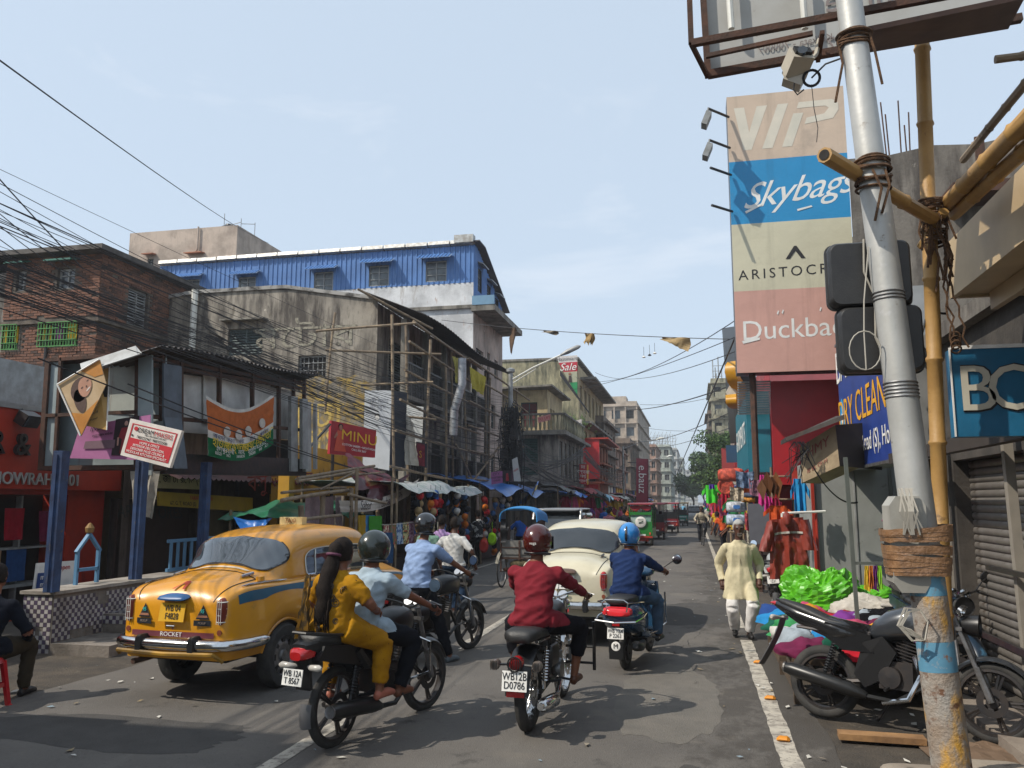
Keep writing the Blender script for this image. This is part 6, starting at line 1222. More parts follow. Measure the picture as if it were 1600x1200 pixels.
# top hoarding
t=thing('overhead_hoarding','rusty framed hoarding seen from behind, fixed across the top of the steel pole','billboard',(1.1,5.5,4.3))
q=Bd(P(1095,-60,Y=5.6),P(1600,-160,Y=5.6),P(1583,34,Y=5.6),P(1106,120,Y=5.6));mb=MB();quadslab(mb,*q.c,.02);mb.build('backing_sheet',M('translucent_sheet',(.42,.42,.4),.6,col2=(.34,.33,.3),ns=2,layers=(((.16,.1,.07),5,.66,.72),)),t,W=True)
mb=MB();R0=lambda a,b,r:mb.tube([a,b],r,4)
R0(q.p(0,1.0,.03),q.p(1.02,1.0,.03),.035);R0(q.p(0,0,.03),q.p(0,1.02,.03),.03);R0(P(1080,68,Y=5.2),P(1600,-30,Y=5.2),.03);R0(P(1080,68,Y=5.2),P(1076,-40,Y=5.2),.025);R0(P(1103,88,Y=5.5),P(1270,52,Y=5.4),.02);R0(P(1285,50,Y=5.3),P(1278,95,Y=5.6),.02)
R0(P(1080,68,Y=5.2),P(1106,120,Y=5.6),.02)
mb.build('frame',RUST,t,W=True)
mb=MB();quadslab(mb,P(1352,76,Y=5.55),P(1575,38,Y=5.55),P(1600,-10,Y=5.0),P(1352,42,Y=5.0),.03);mb.build('bottom_tray',M('brown_tray',(.10,.06,.045),.7,.2,(.06,.035,.03),4),t,W=True)
GT=M('print_through',(.24,.2,.19),.8)
q.text('shree',.53,.57,.2,GT,t,.01,stretch=-1);q.text('coffee',.85,.42,.2,M('print_through_red',(.25,.06,.03),.8),t,.01,stretch=-1);q.text('Kolkata - 700007',.3,.86,.06,GT,t,.01,stretch=-1);q.text('98017 77',.52,.92,.1,GT,t,.01,stretch=-1)
for px in (1143,1258):mb=MB();mb.tube([P(px,45,Y=5.52),P(px-6,-40,Y=5.52)],.022,8);mb.build('tube_lamp',WHITEP,t,W=True,smooth=True)
# camera
t=thing('security_camera','bullet security camera on a junction box hanging below the overhead hoarding','camera',P(1248,110,Y=5.2));c=P(1252,90,Y=5.2);a=P(1240,118,Y=5.3)
CW=paint('camera_white','b8b0a0',.4);rot=(c-a).normalized().to_track_quat('Z','Y').to_matrix()
mb=MB();mb.box((c+a)/2,(.12,.1,.16),rot=rot);mb.box((c+a)/2+Vector((0,-.02,.015)),(.14,.11,.14),rot=rot);mb.build('body',CW,t,W=True);mb=MB();mb.box(c+Vector((0,-.015,.02)),(.11,.06,.06),rot=rot);mb.build('lens_hood',BLACK,t,W=True);mb=MB();mb.lathe([(0,0),(.03,0),(.03,.02),(0,.02)],c+Vector((0,-.05,.01)),(0,-1,.3),n=16);mb.build('lens',GLASSD,t,W=True)
a2=P(1242,122,Y=5.3);mb=MB();mb.box(a2,(.12,.1,.11),rot=Matrix.Rotation(.5,3,'Y'));mb.build('junction_box',CW,t,W=True);mb=MB();mb.tube([a2,P(1275,85,Y=5.4),P(1280,62,Y=5.5)],.015,6);mb.build('arm',CW,t,W=True)
mb=MB();c=P(1268,122,Y=5.25)
for r in (.05,.055,.045):mb.torus(c,(0,1,.2),r,.004,20,5)
mb.tube([c,P(1290,100,Y=5.2),P(1312,92,Y=5.1)],.006,5);mb.tube([a2,P(1240,140,Y=5.2),P(1246,148,Y=5.2),P(1256,140,Y=5.2)],.005,5);mb.tube([P(1268,132,Y=5.25),P(1272,170,Y=5.25),P(1278,200,Y=5.25),P(1276,222,Y=5.25)],.003,4)
mb.build('coiled_cable',WIRE,t,W=True,smooth=True)
ROPE=M('coir_rope',hexc('6e5138'),.95,col2=hexc('4a3524'),ns=30,bump=.8,bs=150)
def rope_knot(label,c,r,n,seed,ax=(0,0,1),ends=3,h=.12):
    g=random.Random(seed);mb=MB();ax=Vector(ax).normalized()
    for k in range(n):
        a=(ax+Vector((g.uniform(-.35,.35),g.uniform(-.35,.35),0))).normalized();mb.torus(Vector(c)+ax*g.uniform(-h,h),a,r*g.uniform(.96,1.12),.0085,22,5)
    for k in range(ends):
        a=g.uniform(0,2*PI);p=Vector(c)+Vector((math.cos(a),-abs(math.sin(a)),0))*r*1.05;L_=g.uniform(.1,.4);mb.tube([p,p+Vector((g.uniform(-.04,.04),-.03,-L_*.4)),p+Vector((g.uniform(-.06,.06),-.02,-L_))],.008,5)
    return tag(mb.build('rope_lashing',ROPE,smooth=True),label,'rope','coir rope lashings')
pc=lambda z:pa.lerp(pb_,z/5.6)
rope_knot('brown coir rope lashing where the short bamboo crosses the steel pole',pc(3.74),.095,9,1,ends=3,h=.09);rope_knot('rope lashing at the top of the steel pole under the hoarding',pc(4.62),.09,8,2,ends=2,h=.06)
BY=lambda px,py,Y:P(px,py,Y=Y)
b1=MB();bamboo(b1,(1.53,6.0,0),(1.70,6.0,5.6),.052,bend=.01,seg=.55);tag(b1.build('bamboo_pole',BAMY,smooth=True),'tall upright yellow bamboo pole standing right of the steel pole','bamboo pole')
b1=MB();bamboo(b1,BY(1288,242,4.62),BY(1462,345,5.95),.045,bend=.005,seg=.5);tag(b1.build('bamboo_pole',BAMY,smooth=True),'short horizontal bamboo with an open cut end tied across the steel pole','bamboo pole')
mb=MB();c=BY(1288,242,4.62);d=(BY(1462,345,5.95)-c).normalized();mb.lathe([(.03,-.004),(0,-.003)],c,tuple(d),n=14);mb.build('cut_end',DARK)
kk=bpy.data.objects['cut_end'];kk.parent=[o for o in COL.objects if o.get('label','').startswith('short horizontal bamboo')][0];kk.location=Vector(kk.location)-Vector(kk.parent.location)
b1=MB();bamboo(b1,BY(1476,322,6.05),BY(1640,150,4.2),.052,bend=.01);tag(b1.build('bamboo_pole',BAMY,smooth=True),'upper of two yellow bamboos rising to the top right','bamboo pole')
b1=MB();bamboo(b1,BY(1490,335,6.1),BY(1650,190,4.4),.045,bend=.01);tag(b1.build('bamboo_pole',BAMY,smooth=True),'lower of two yellow bamboos rising to the top right','bamboo pole')
b1=MB();bamboo(b1,BY(1505,250,7),BY(1640,85,5),.03,bend=.03);tag(b1.build('bamboo_pole',BAM,smooth=True),'thin grey pole slanting up above the yellow bamboos','bamboo pole')
b1=MB();bamboo(b1,BY(1555,93,6),BY(1640,82,6),.03,bend=.01);tag(b1.build('bamboo_pole',BAM,smooth=True),'grey cut pole end entering from the right under the hoarding','bamboo pole')
b1=MB();bamboo(b1,BY(1440,385,6.2),BY(1475,330,5.9),.035,bend=.01);tag(b1.build('bamboo_pole',BAMY,smooth=True),'stub of bamboo poking down left of the rope knot','bamboo pole')
rope_knot('large tangled rope knot joining the bamboo poles above the beige canopy',BY(1458,335,5.98),.075,16,5,ends=10,h=.11);rope_knot('loose rope lashing around the upright bamboo below the main knot',BY(1462,375,5.98),.062,5,6,ends=8,h=.05)
mb=MB();c=BY(1478,400,5.9)
for k in range(3):
    g=random.Random(k+50);pts=[c];p=c.copy()
    for i in range(9):p=p+Vector((g.uniform(-.03,.035),0,-.07));pts.append(p.copy())
    mb.tube(pts,.007,5)
for k in range(4):mb.torus(c+Vector((.02,0,-.55-.03*k)),(0,1,.3*k),.03,.006,14,5)
tag(mb.build('hanging_rope',ROPE,smooth=True),'frayed rope tails with a knot dangling beside the upright bamboo','rope')
for zz,yk in ((552,5.98),(775,5.98),(1000,5.98)):
    pass
mb=MB();pts=[BY(1478,490,6.1),BY(1450,488,6.0),BY(1438,530,6.0),BY(1450,560,6.0),BY(1470,558,6.0)];mb.tube(pts,.009,6);tag(mb.build('loop_cable',WIRE,smooth=True),'black cable arching out left of the upright bamboo','cable')
# ground level clutter on the right
SLAB=M('worn_stone',(.33,.28,.22),.85,col2=(.23,.19,.15),ns=2.5,bump=.5,bs=25,layers=(((.1,.08,.06),5,.6,.7),))
t=kind(MB().loft([(1.45,5.05,.07,.18,.07),(1.42,5.2,.08,.26,.09),(1.4,5.7,.085,.28,.10),(1.38,6.1,.075,.25,.09),(1.38,6.22,.07,.18,.06)],18,5).build('kerb_stone',SLAB,smooth=True),'structure')
kind(MB().loft([(1.9,4.2,.05,.18,.06),(1.9,4.4,.05,.24,.07),(1.9,6.3,.06,.24,.08),(1.9,6.5,.05,.2,.06)],14,5).build('kerb_stone',SLAB,smooth=True),'structure')
mb=MB();mb.bb(2.2,2.7,3,12,.005,.1);kind(mb.build('shop_step',M('step_cement',(.25,.21,.17),.9,col2=(.15,.12,.1),ns=3,bump=.4,bs=30)),'structure')
mb=MB();mb.box((1.35,7.15,.055),(.62,.14,.045),rz=-.05);tag(mb.build('plank',M('plank_wood',hexc('a07a50'),.8,col2=hexc('74563a'),ns=3,bump=.3,bs=30)),'loose wooden plank lying on the ground under the parked motorcycle','plank')
mb=MB();mb.sheet(lambda u,v:(1.6+.6*u,6.6+.7*v,.02+.03*noise.noise(Vector((u*5,v*5,0)))),8,8,.004);tag(mb.build('sacking',plain('6e5a48')),'muddy sacking on the ground beside the plank','sack')
# ================= vehicles =================
def cr(pts,n):
    """Catmull-Rom through points, n samples per span"""
    P_=[np.array(p,float) for p in pts];P_=[2*P_[0]-P_[1]]+P_+[2*P_[-1]-P_[-2]];out=[]
    for i in range(1,len(P_)-2):
        a,b,c,d=P_[i-1:i+3]
        for k in range(n):
            t_=k/n;out.append(.5*((2*b)+(c-a)*t_+(2*a-5*b+4*c-d)*t_*t_+(3*b-a-3*c+d)*t_**3))
    out.append(P_[-2]);return out
def ip(tab,y):return float(np.interp(y,[q[0] for q in tab],[q[1] for q in tab]))
def smooth_tab(tab,n=6):return [tuple(q) for q in cr(tab,n)]
TW_=smooth_tab([(.06,.60),(.12,.68),(.3,.74),(.6,.765),(1.0,.79),(1.6,.80),(2.6,.80),(3.3,.79),(3.8,.75),(4.1,.66),(4.28,.5)])
TC_=smooth_tab([(.06,.88),(.12,.97),(.3,1.03),(.6,1.04),(1.0,1.04),(1.6,1.04),(2.6,1.03),(3.3,.98),(3.8,.93),(4.1,.84),(4.28,.7)])
TD_=smooth_tab([(.06,.86),(.10,.97),(.2,1.07),(.4,1.13),(.66,1.17),(.78,1.21),(.92,1.34),(1.06,1.46),(1.25,1.53),(1.55,1.575),(2.0,1.595),(2.4,1.59),(2.75,1.55),(2.95,1.42),(3.2,1.15),(3.4,1.11),(3.8,1.06),(4.1,.93),(4.28,.74)])
def csec(y,nv=44):
    W_,zc,zd=ip(TW_,y),ip(TC_,y),ip(TD_,y);cab=min(1,max(0,(y-.68)/.42))*min(1,max(0,(3.15-y)/.4));zb=.40 if y<.6 else (.40-.06*min(1,(y-.6)/.5))
    ar=0
    for yw in (.95,3.42):
        d=abs(y-yw)
        if d<.40:ar=max(ar,.30+math.sqrt(max(0,.40**2-d*d))-.02)
    z0=max(zb,ar);mz=lambda z:z0+(z-.3)/(zc-.3)*(zc-z0)
    tr=[(W_*.93,mz(.30)),(W_*.985,mz(.42)),(W_,mz(.60)),(W_*.985,mz(.78)),(W_*.94,zc-.02),(W_*.86,zc+.012)]
    lo=[(W_*.76,zc+.015+(zd-zc)*.15),(W_*.62,zc+(zd-zc)*.55),(W_*.42,zc+(zd-zc)*.86),(W_*.2,zc+(zd-zc)*.975),(0,zd)]
    re=min(.60,.50+.1*cab);hi=[(W_*.87,zc+.05),(W_*.83,zc+(zd-zc)*.45),(re+.04,zd-.14),(re-.12,zd-.035),(0,zd)]
    up=[(a[0]*(1-cab)+b[0]*cab,a[1]*(1-cab)+b[1]*cab) for a,b in zip(lo,hi)]
    return np.array(cr(tr+up,4))   # 11 ctrl -> 41 points
CY=list(np.concatenate([np.linspace(.06,.5,16),np.linspace(.53,1.6,34),np.linspace(1.64,2.9,26),np.linspace(2.93,4.28,40)]))
CS=[csec(y) for y in CY]
def cS(y,v,off=0,side=1):
    """surface point: v 0 sill .. 1 centre line .. 2 other sill"""
    if v>1:v=2-v;side=-side
    def q(y,v):
        i=int(np.clip(np.searchsorted(CY,y)-1,0,len(CY)-2));f=(y-CY[i])/(CY[i+1]-CY[i]);k=min(39.999,max(0,v*40));j=int(k);g=k-j
        a=CS[i][j]*(1-g)+CS[i][j+1]*g;b=CS[i+1][j]*(1-g)+CS[i+1][j+1]*g;c=a*(1-f)+b*f;return Vector((c[0]*side,y,c[1]))
    p=q(y,v)
    if off:
        dy=q(min(4.27,y+.02),v)-q(max(.061,y-.02),v);dv=q(y,min(1,v+.02))-q(y,max(0,v-.02));n=dy.cross(dv)*(-side)
        if n.length>1e-9:
            n.normalize()
            if n.z<-.3:n=-n
            if abs(n.x)>.3 and n.x*side<0:n=-n
            p=p+n*off
    return p
def rear_y(x,z):
    best=None
    for i,y in enumerate(CY[:40]):
        s=CS[i]
        for j in range(0,41):d=abs(s[j][0]-abs(x))+abs(s[j][1]-z);best=min(best,(d+y*.15,y,d)) if best else (d+y*.15,y,d)
    return best[1]
def patch(mb,y0,y1,v0,v1,off,side=1,n=14,e=3.5,mi=0,ring=None):
    """rounded pane on the body surface; ring=(inner scale) makes only a border"""
    def m(a,r):
        c,s=math.cos(a),math.sin(a);u=math.copysign(abs(c)**(2/e),c)*r;w_=math.copysign(abs(s)**(2/e),s)*r
        return cS((y0+y1)/2+(y1-y0)/2*u,(v0+v1)/2+(v1-v0)/2*w_,off,side)
    if not ring:
        def m2(i,j):
            u,w_=2*i-1,2*j-1;k=max(abs(u),abs(w_))/max(1e-6,(abs(u)**e+abs(w_)**e)**(1/e));return cS((y0+y1)/2+(y1-y0)/2*u*k,(v0+v1)/2+(v1-v0)/2*w_*k,off,side)
        mb.grid(m2,16,36,mi);return
    K=56;rs=[ring,1] if ring else [0,.12,.24,.36,.48,.6,.7,.8,.88,.95,1];vs=[];fs=[]
    for r in rs:
        for k in range(K):vs.append(m(2*PI*k/K,r))
    for i in range(len(rs)-1):
        for k in range(K):fs.append((i*K+k,i*K+(k+1) % K,(i+1)*K+(k+1) % K,(i+1)*K+k))
    mb.add(vs,fs,mi)
def wheel_car(parent,x,y,side):
    o=bpy.data.objects.new('wheel',None);COL.objects.link(o);o.parent=parent;o.location=(x,y,.315);reg(o,MW[parent.name] @ Matrix.Translation((x,y,.315)))
    mb=MB();mb.lathe([(.19,-.07),(.24,-.085),(.295,-.085),(.315,-.06),(.318,0),(.315,.06),(.295,.085),(.24,.085),(.19,.07)],ax=(1,0,0),n=32);mb.build('tyre',RUBBER,o,smooth=True)
    s=side;mb=MB();mb.lathe([(.2,.075*s),(.205,.06*s),(.17,.03*s),(.13,.05*s),(.1,.055*s),(.06,.04*s),(.05,.07*s),(0,.075*s)],ax=(1,0,0),n=28);mb.build('rim',STEEL,o,smooth=True)
    mb=MB()
    for k in range(8):a=k*PI/4;mb.box((.045*s,.15*math.cos(a),.15*math.sin(a)),(.012,.035,.06),rot=Matrix.Rotation(-a,3,'X'))
    mb.build('vent_hole',BLACK,o)
def saloon(label,loc,rz,body,stripe=None,plate=('WB 04','F4828'),yplate=False,taxi=False):
    t=thing('taxi' if taxi else 'saloon_car',label,'taxi' if taxi else 'car',loc,rz);t.scale=(.88,1,1)
    mb=MB();n=41
    for s in (1,-1):
        vs=[(p[0]*s,y,p[1]) for y,sec in zip(CY,CS) for p in sec];mb.add(vs,[(i*n+j,i*n+j+1,(i+1)*n+j+1,(i+1)*n+j) for i in range(len(CY)-1) for j in range(n-1)])
    for i,y in ((0,.05),(len(CY)-1,4.3)):
        sec=CS[i];vs=[(p[0],y,p[1]) for p in sec]+[(-p[0],y,p[1]) for p in sec[::-1]];base=len(mb.v);mb.add([(p[0],CY[i],p[1]) for p in sec]+[(-p[0],CY[i],p[1]) for p in sec[::-1]],[tuple(range(82))])
    me=mb.mesh('body',body);bm=bmesh.new();bm.from_mesh(me);bmesh.ops.remove_doubles(bm,verts=bm.verts,dist=.0005);bmesh.ops.recalc_face_normals(bm,faces=bm.faces);bm.to_mesh(me);bm.free()
    me.polygons.foreach_set('use_smooth',[True]*len(me.polygons));o=bpy.data.objects.new('body',me);COL.objects.link(o);o.parent=t;reg(o,MW[t.name])
    mb=MB();mb.bb(-.56,.56,.2,4.05,.36,.6);mb.bb(-.69,.69,1.36,3.0,.3,.5);mb.tube([(-.6,.95,.32),(.6,.95,.32)],.05,6);mb.bb(-.7,-.52,.6,1.3,.5,.68);mb.bb(.52,.7,.6,1.3,.5,.68);mb.build('underbody',BLACK,t)
    for s in (1,-1):
        for y in (.95,3.42):wheel_car(t,.665*s,y,s)
    # glass
    gl=MB();tr_=MB();chm=MB();y0,y1=.80,1.09
    patch(gl,y0,y1,.70,1.30,.013,e=5);o=gl.build('rear_window',RGLASS if taxi else GLASSD,t,smooth='all');patch(tr_,y0-.012,y1+.012,.692,1.308,.014,e=5,ring=.94);tr_.build('seal',BLACK,o,smooth='all')
    gl=MB();patch(gl,2.82,3.16,.70,1.3,.006,e=5);gl.build('windscreen',GLASSD,t,smooth='all')
    for s in (1,-1):
        for (a,b) in ((1.36,2.08),(2.15,2.84)):
            g_=MB();patch(g_,a,b,.56,.735,.006,s,e=3.2);o=g_.build('side_window',GLASSD,t,smooth='all');f_=MB();patch(f_,a-.012,b+.012,.555,.742,.009,s,e=3.2,ring=.94);yq=a+.17 if a<2 else b-.2
            f_.tube([cS(yq+.04*k/4,.565+.165*k/4,.012,s) for k in range(5)],.008,5);f_.build('window_trim',WHITEP if taxi else CHROME,o,smooth='all')
            h=MB();yy=b+.02 if a<2 else b-.02;yy=a+.12 if a<2 else a+.12;h.tube([cS(yy-.1+.05*k,.49,.03,s) for k in range(4)],.012,6);h.build('door_handle',CHROME,t,smooth=True)
        sm=MB()
        for y in (1.36,2.13,2.98):sm.tube([cS(y-(.14*(.5-k/14) if y<1.4 and k<5 else 0),.06+.5*k/14,.002,s) for k in range(15)],.005,4)
        sm.tube([cS(1.36+k*.27,.08,.002,s) for k in range(7)],.005,4);sm.build('door_seam',BLACK,t)
        fl=MB();fl.tube([cS(.30+.1*k,.505,.012,s) for k in range(8)],[.004]+[.011]*6+[.004],6);fl.build('fender_trim',CHROME,t,smooth=True)
        if stripe:
            st=MB();st.grid(lambda a,b:cS(.20+3.8*a,.345+.05*b,.004,s),60,3);st.build('stripe',stripe,t,smooth='all',fix=False)
            k_=MB();k_.tube([cS(.45+.5*k,.01,.0,s) for k in range(1)]+[cS(.45,.01,0,s)+Vector((0,.001,0))],.001,3)
        fe=MB();pts=[(.40*math.sin(a),.40*math.cos(a)) for a in [PI/2*(k/10-1)*.95+PI/2*.0 for k in range(21)]];fe.tube([cS(.95+.40*math.sin(a),0,.004,s) for a in [-1.35+2.7*k/20 for k in range(21)]],.014,6);fe.build('wheel_arch_lip',body,t,smooth=True)
    # boot seam, lamps, bumper
    sm=MB()
    for s in (1,-1):sm.tube([cS(y,.60+.06*min(1,y),.003,s) for y in np.linspace(.075,.64,24)],.005,4)
    sm.tube([cS(.64,.64+.72*k/20,.003) for k in range(21)],.005,4);sm.build('boot_seam',BLACK,t)
    for s in (1,-1):
        x=.58*s;z=.84;y=.085;lp=MB();lp.loft([(x,y-.045,z,.035,.10),(x,y-.02,z,.055,.125),(x,y+.06,z,.06,.13)],16,2.2);o=lp.build('tail_lamp',LAMPRED if not taxi else M('dusty_red_lens',(.2,.035,.02),.3),t,smooth=True)
        gr=MB()
        for k in range(4):gr.lathe([(.05,-.005),(.057,0),(.05,.005)],(x,y+.005,z-.09+.06*k),(0,0,1),n=16)
        for k in (-1,0,1):gr.tube([(x+.025*k,y-.05,z-.11),(x+.025*k,y-.05,z+.11)],.003,4)
        gr.build('lamp_guard',CHROME if not taxi else WHITEP,o,smooth=True)
        lp=MB();lp.loft([(x,y-.035,z-.185,.026,.026),(x,y+.03,z-.185,.034,.034)],12,2);lp.tube([(x-.005,y-.01,z-.2),(x-.015,y-.01,z-.32)],.008,5);lp.build('reflector',M('amber_dark',(.22,.06,.03),.3),t,smooth=True)
    bp=MB();zz=.54
    pts=[(-.80,.55,zz),(-.79,.3,zz),(-.72,.12,zz),(-.55,.02,zz),(0,-.015,zz),(.55,.02,zz),(.72,.12,zz),(.79,.3,zz),(.80,.55,zz)];pts=[tuple(p) for p in cr(pts,3)]
    bp.tube(pts,[.03]+[.052]*(len(pts)-2)+[.03],10);bp.build('bumper',CHROME,t,smooth=True)
    bp=MB()
    for s in (1,-1):bp.loft([(.33*s,-.07,zz,.035,.07),(.33*s,-.04,zz,.05,.085),(.33*s,.05,zz,.05,.085)],10,3)
    bp.build('overrider',BLACK,t,smooth=True)
    if taxi:
        bp=MB();bp.tube([(-.62,.0,.44),(-.6,-.05,.475),(0,-.075,.465),(.6,-.05,.475),(.62,.0,.44),(.64,.05,.40)],.02,6);bp.build('bumper_rail',M('rail_yellow',hexc('a87d22'),.6,col2=hexc('4a3a1c')),t,smooth=True)
        bp=MB();bp.grid(lambda a,b:(-.52+1.04*a,.048-.012*math.sin(PI*a),.60+.05*b),12,1);bp.build('maroon_strip',M('maroon_strip',hexc('6e3038'),.6),t,fix=False);text('ROCKET',.055,(0,.028,.625),(1,0,0),(0,0,1),INKW,t,.001,W=False,stretch=1.3)
    ex=MB();ex.tube([(-.42,-.02,.37),(-.42,.5,.38)],.028,10);ex.build('exhaust',RUST,t,smooth=True)
    # plate and its lamp hood
    yz=lambda z:ip([(q[1],q[0]) for q in TD_ if q[0]<.6],z)-.012
    def rp(x,z,d=0):
        y=max(.05,yz(z));return Vector((x,y-.012-d+.10*x*x,z))
    up=(rp(0,.95)-rp(0,.78)).normalized();c=rp(0,.825,.012);X=Vector((1,0,0))
    mb=MB();q=Bd(c-X*.16+up*.085,c+X*.16+up*.085,c+X*.16-up*.085,c-X*.16-up*.085);mb=MB();quadslab(mb,*q.c,.008);o=mb.build('number_plate',GOLD if yplate else INKW,t)
    for i,s in enumerate(plate):text(s,.082,q.p(.52,.29+.43*i,.004),X,up,INKB,t,.001,W=False,stretch=.85)
    hd=MB();hd.loft([(0,-.055,0,.0,.0),(0,-.05,0,.17,.012),(0,-.01,.012,.19,.028),(0,.05,.02,.17,.03)],16,2.3);o=hd.build('plate_lamp_hood',M('hood_blue',hexc('2a5a8c'),.4) if taxi else M('hood_brown',hexc('5a4436'),.4),t,loc=rp(0,.945,.02),smooth=True)
    hd=MB();hd.tube([rp(-.05,.70,.02),rp(.05,.70,.02)],.009,6);hd.tube([rp(.03,.70,.02),rp(.03,.67,.02)],.008,5);hd.build('boot_handle',CHROME,t)
    if taxi:
        for s in (-1,1):
            x=.37*s;tri=[rp(x-.08,.77,.006),rp(x+.08,.77,.006),rp(x,.90,.006)];mb=MB();mb.add(tri,[(0,1,2)]);quadslab(mb,rp(x-.1,.76,.008),rp(x+.1,.76,.008),rp(x+.1,.71,.008),rp(x-.1,.71,.008),.002);mb.build('triangle_sticker',plain('23262a',.5),t,fix=False)
            mb=MB();quadslab(mb,rp(x-.055,.805,.009),rp(x+.055,.805,.009),rp(x+.065,.785,.009),rp(x-.065,.785,.009),.002);mb.build('sticker_band',plain('9c6a50'),t,fix=False);text('95',.05,rp(x,.842,.010),X,up,plain('2fb0a8'),t,.001,W=False);
            text('PICKUP',.028,rp(x,.735,.012),X,up,plain('8a7a70'),t,.001,W=False)
        mb=MB();zf=1.0;mb.add([rp(-.10,1.03,.006),rp(-.07,1.03,.006),rp(-.02,1.075,.006),rp(.02,1.075,.006),rp(.03,1.03,.006),rp(.06,1.03,.006),rp(.05,1.095,.006),rp(-.01,1.095,.006)],[(0,1,2,7),(7,2,3,6),(6,3,4,5)]);mb.build('red_logo',plain('b8432a'),t,fix=False)
        a=cS(1.02,.80,.006);mb=MB();mb.grid(lambda u,v:cS(.73+.03*v,.80+.40*u,.006),12,1);mb.build('window_sticker',plain('c9b8a0'),t,fix=False)
        mb=MB();mb.box((.0,2.05,1.63),(.34,.1,.085));mb.build('roof_sign',M('sign_cream',hexc('d9c48c'),.5),t);text('TAXI',.075,(0,1.99,1.63),X,Z,plain('8c4a20'),t,.001,W=False)
        mb=MB();mb.lathe([(.0,.05),(.045,.04),(.05,0)],cS(.66,.60,0),n=12);mb.build('fuel_cap',body,t,smooth=True)
    for s in (1,-1):mb=MB();mb.tube([cS(.52,.72,.015,s),cS(.70,.72,.02,s)],.016,6);mb.build('boot_hinge',CHROME,t,smooth=True)
    return t
TAXIM=M('taxi_yellow',hexc('cf8f16'),.34,col2=hexc('c08212'),ns=1.5,coat=.5,layers=((hexc('8a6a3a'),3,.62,.78),(hexc('5c4420'),14,.68,.76,(1,1,.4))))
CREAM=M('saloon_cream',hexc('c6bfa6'),.35,col2=hexc('b8b098'),ns=1.5,coat=.4,layers=((hexc('94876a'),3,.66,.8),))
STRIPE=M('taxi_blue_stripe',hexc('1f5a74'),.4,col2=hexc('1a4a60'))
saloon('yellow Ambassador style taxi with blue side stripe seen from behind'.replace('Ambassador style ',''),(-4.82,7.1,0),R(-5),TAXIM,STRIPE,yplate=True,taxi=True)
saloon('old cream coloured rounded saloon car ahead of the red shirted rider',(-1.68,10.8,0),R(-4),CREAM,plate=('WB 12','J 2269'))
# ---- motorcycles ----
def spokes(mb,r0,r1,n,c=(0,0,0),w_=.002):
    for k in range(n):a=2*PI*k/n;b=a+(.35 if k % 2 else -.35);s=.02 if k % 4<2 else -.02;mb.tube([(c[0]+s,c[1]+math.cos(b)*r0,c[2]+math.sin(b)*r0),(c[0],c[1]+math.cos(a)*r1,c[2]+math.sin(a)*r1)],w_,3)
def moto_wheel(t,y,r,tw,kind_='alloy',steer=0):
    o=bpy.data.objects.new('wheel',None);COL.objects.link(o);o.parent=t;o.location=(0,y,r);o.rotation_euler[2]=steer;reg(o,MW[t.name] @ Matrix.Translation((0,y,r)))
    mb=MB();mb.torus((0,0,0),(1,0,0),r-tw*.8,tw*.8,40,10,sq=.85);mb.build('tyre',RUBBER,o,smooth=True)
    mb=MB();ri=r-tw*1.65;mb.lathe([(ri,-.03),(ri+.02,-.028),(ri+.012,0),(ri+.02,.028),(ri,.03),(ri-.012,0),(ri,-.03)],ax=(1,0,0),n=36);mb.lathe([(0,-.05),(.045,-.05),(.035,0),(.045,.05),(0,.05)],ax=(1,0,0),n=16)
    if kind_=='alloy':
        for k in range(5):
            for d in (-.09,.09):a=2*PI*k/5;mb.tube([(0,math.cos(a+d)*.03,math.sin(a+d)*.03),(0,math.cos(a+d*.9)*(ri-.005),math.sin(a+d*.9)*(ri-.005))],[.014,.011],5)
    else:spokes(mb,.04,ri,32)
    mb.lathe([(.06,.045),(.11,.045),(.11,.05),(.06,.05)],ax=(1,0,0),n=24);mb.build('rim',CHROME if kind_=='spoke' else DARKMET,o,smooth=True);return o
def fender(t,y,r,a0,a1,w_,m,name):
    mb=MB();mb.sheet(lambda u,v:(w_*(v-.5)*2*.5,y+(r-.03*abs(2*v-1)**2)*math.cos(a0+(a1-a0)*u),r_w+(r-.03*abs(2*v-1)**2)*math.sin(a0+(a1-a0)*u)),18,6,.004);return mb.build(name,m,t,smooth=True)
r_w=.3
def plate2(t,c,l1,l2,w_=.18,h_=.115,tilt=.15,rz=0):
    mb=MB();up=Vector((0,math.sin(tilt),math.cos(tilt)));X=Vector((1,0,0));c=Vector(c);q=Bd(c-X*w_/2+up*h_/2,c+X*w_/2+up*h_/2,c+X*w_/2-up*h_/2,c-X*w_/2-up*h_/2);quadslab(mb,*q.c,.006);mb.build('number_plate',INKW,t)
    for i,s in enumerate((l1,l2)):text(s,h_*.52,q.p(.5,.28+.44*i,.003),X,up,INKB,t,.001,W=False,stretch=.8)
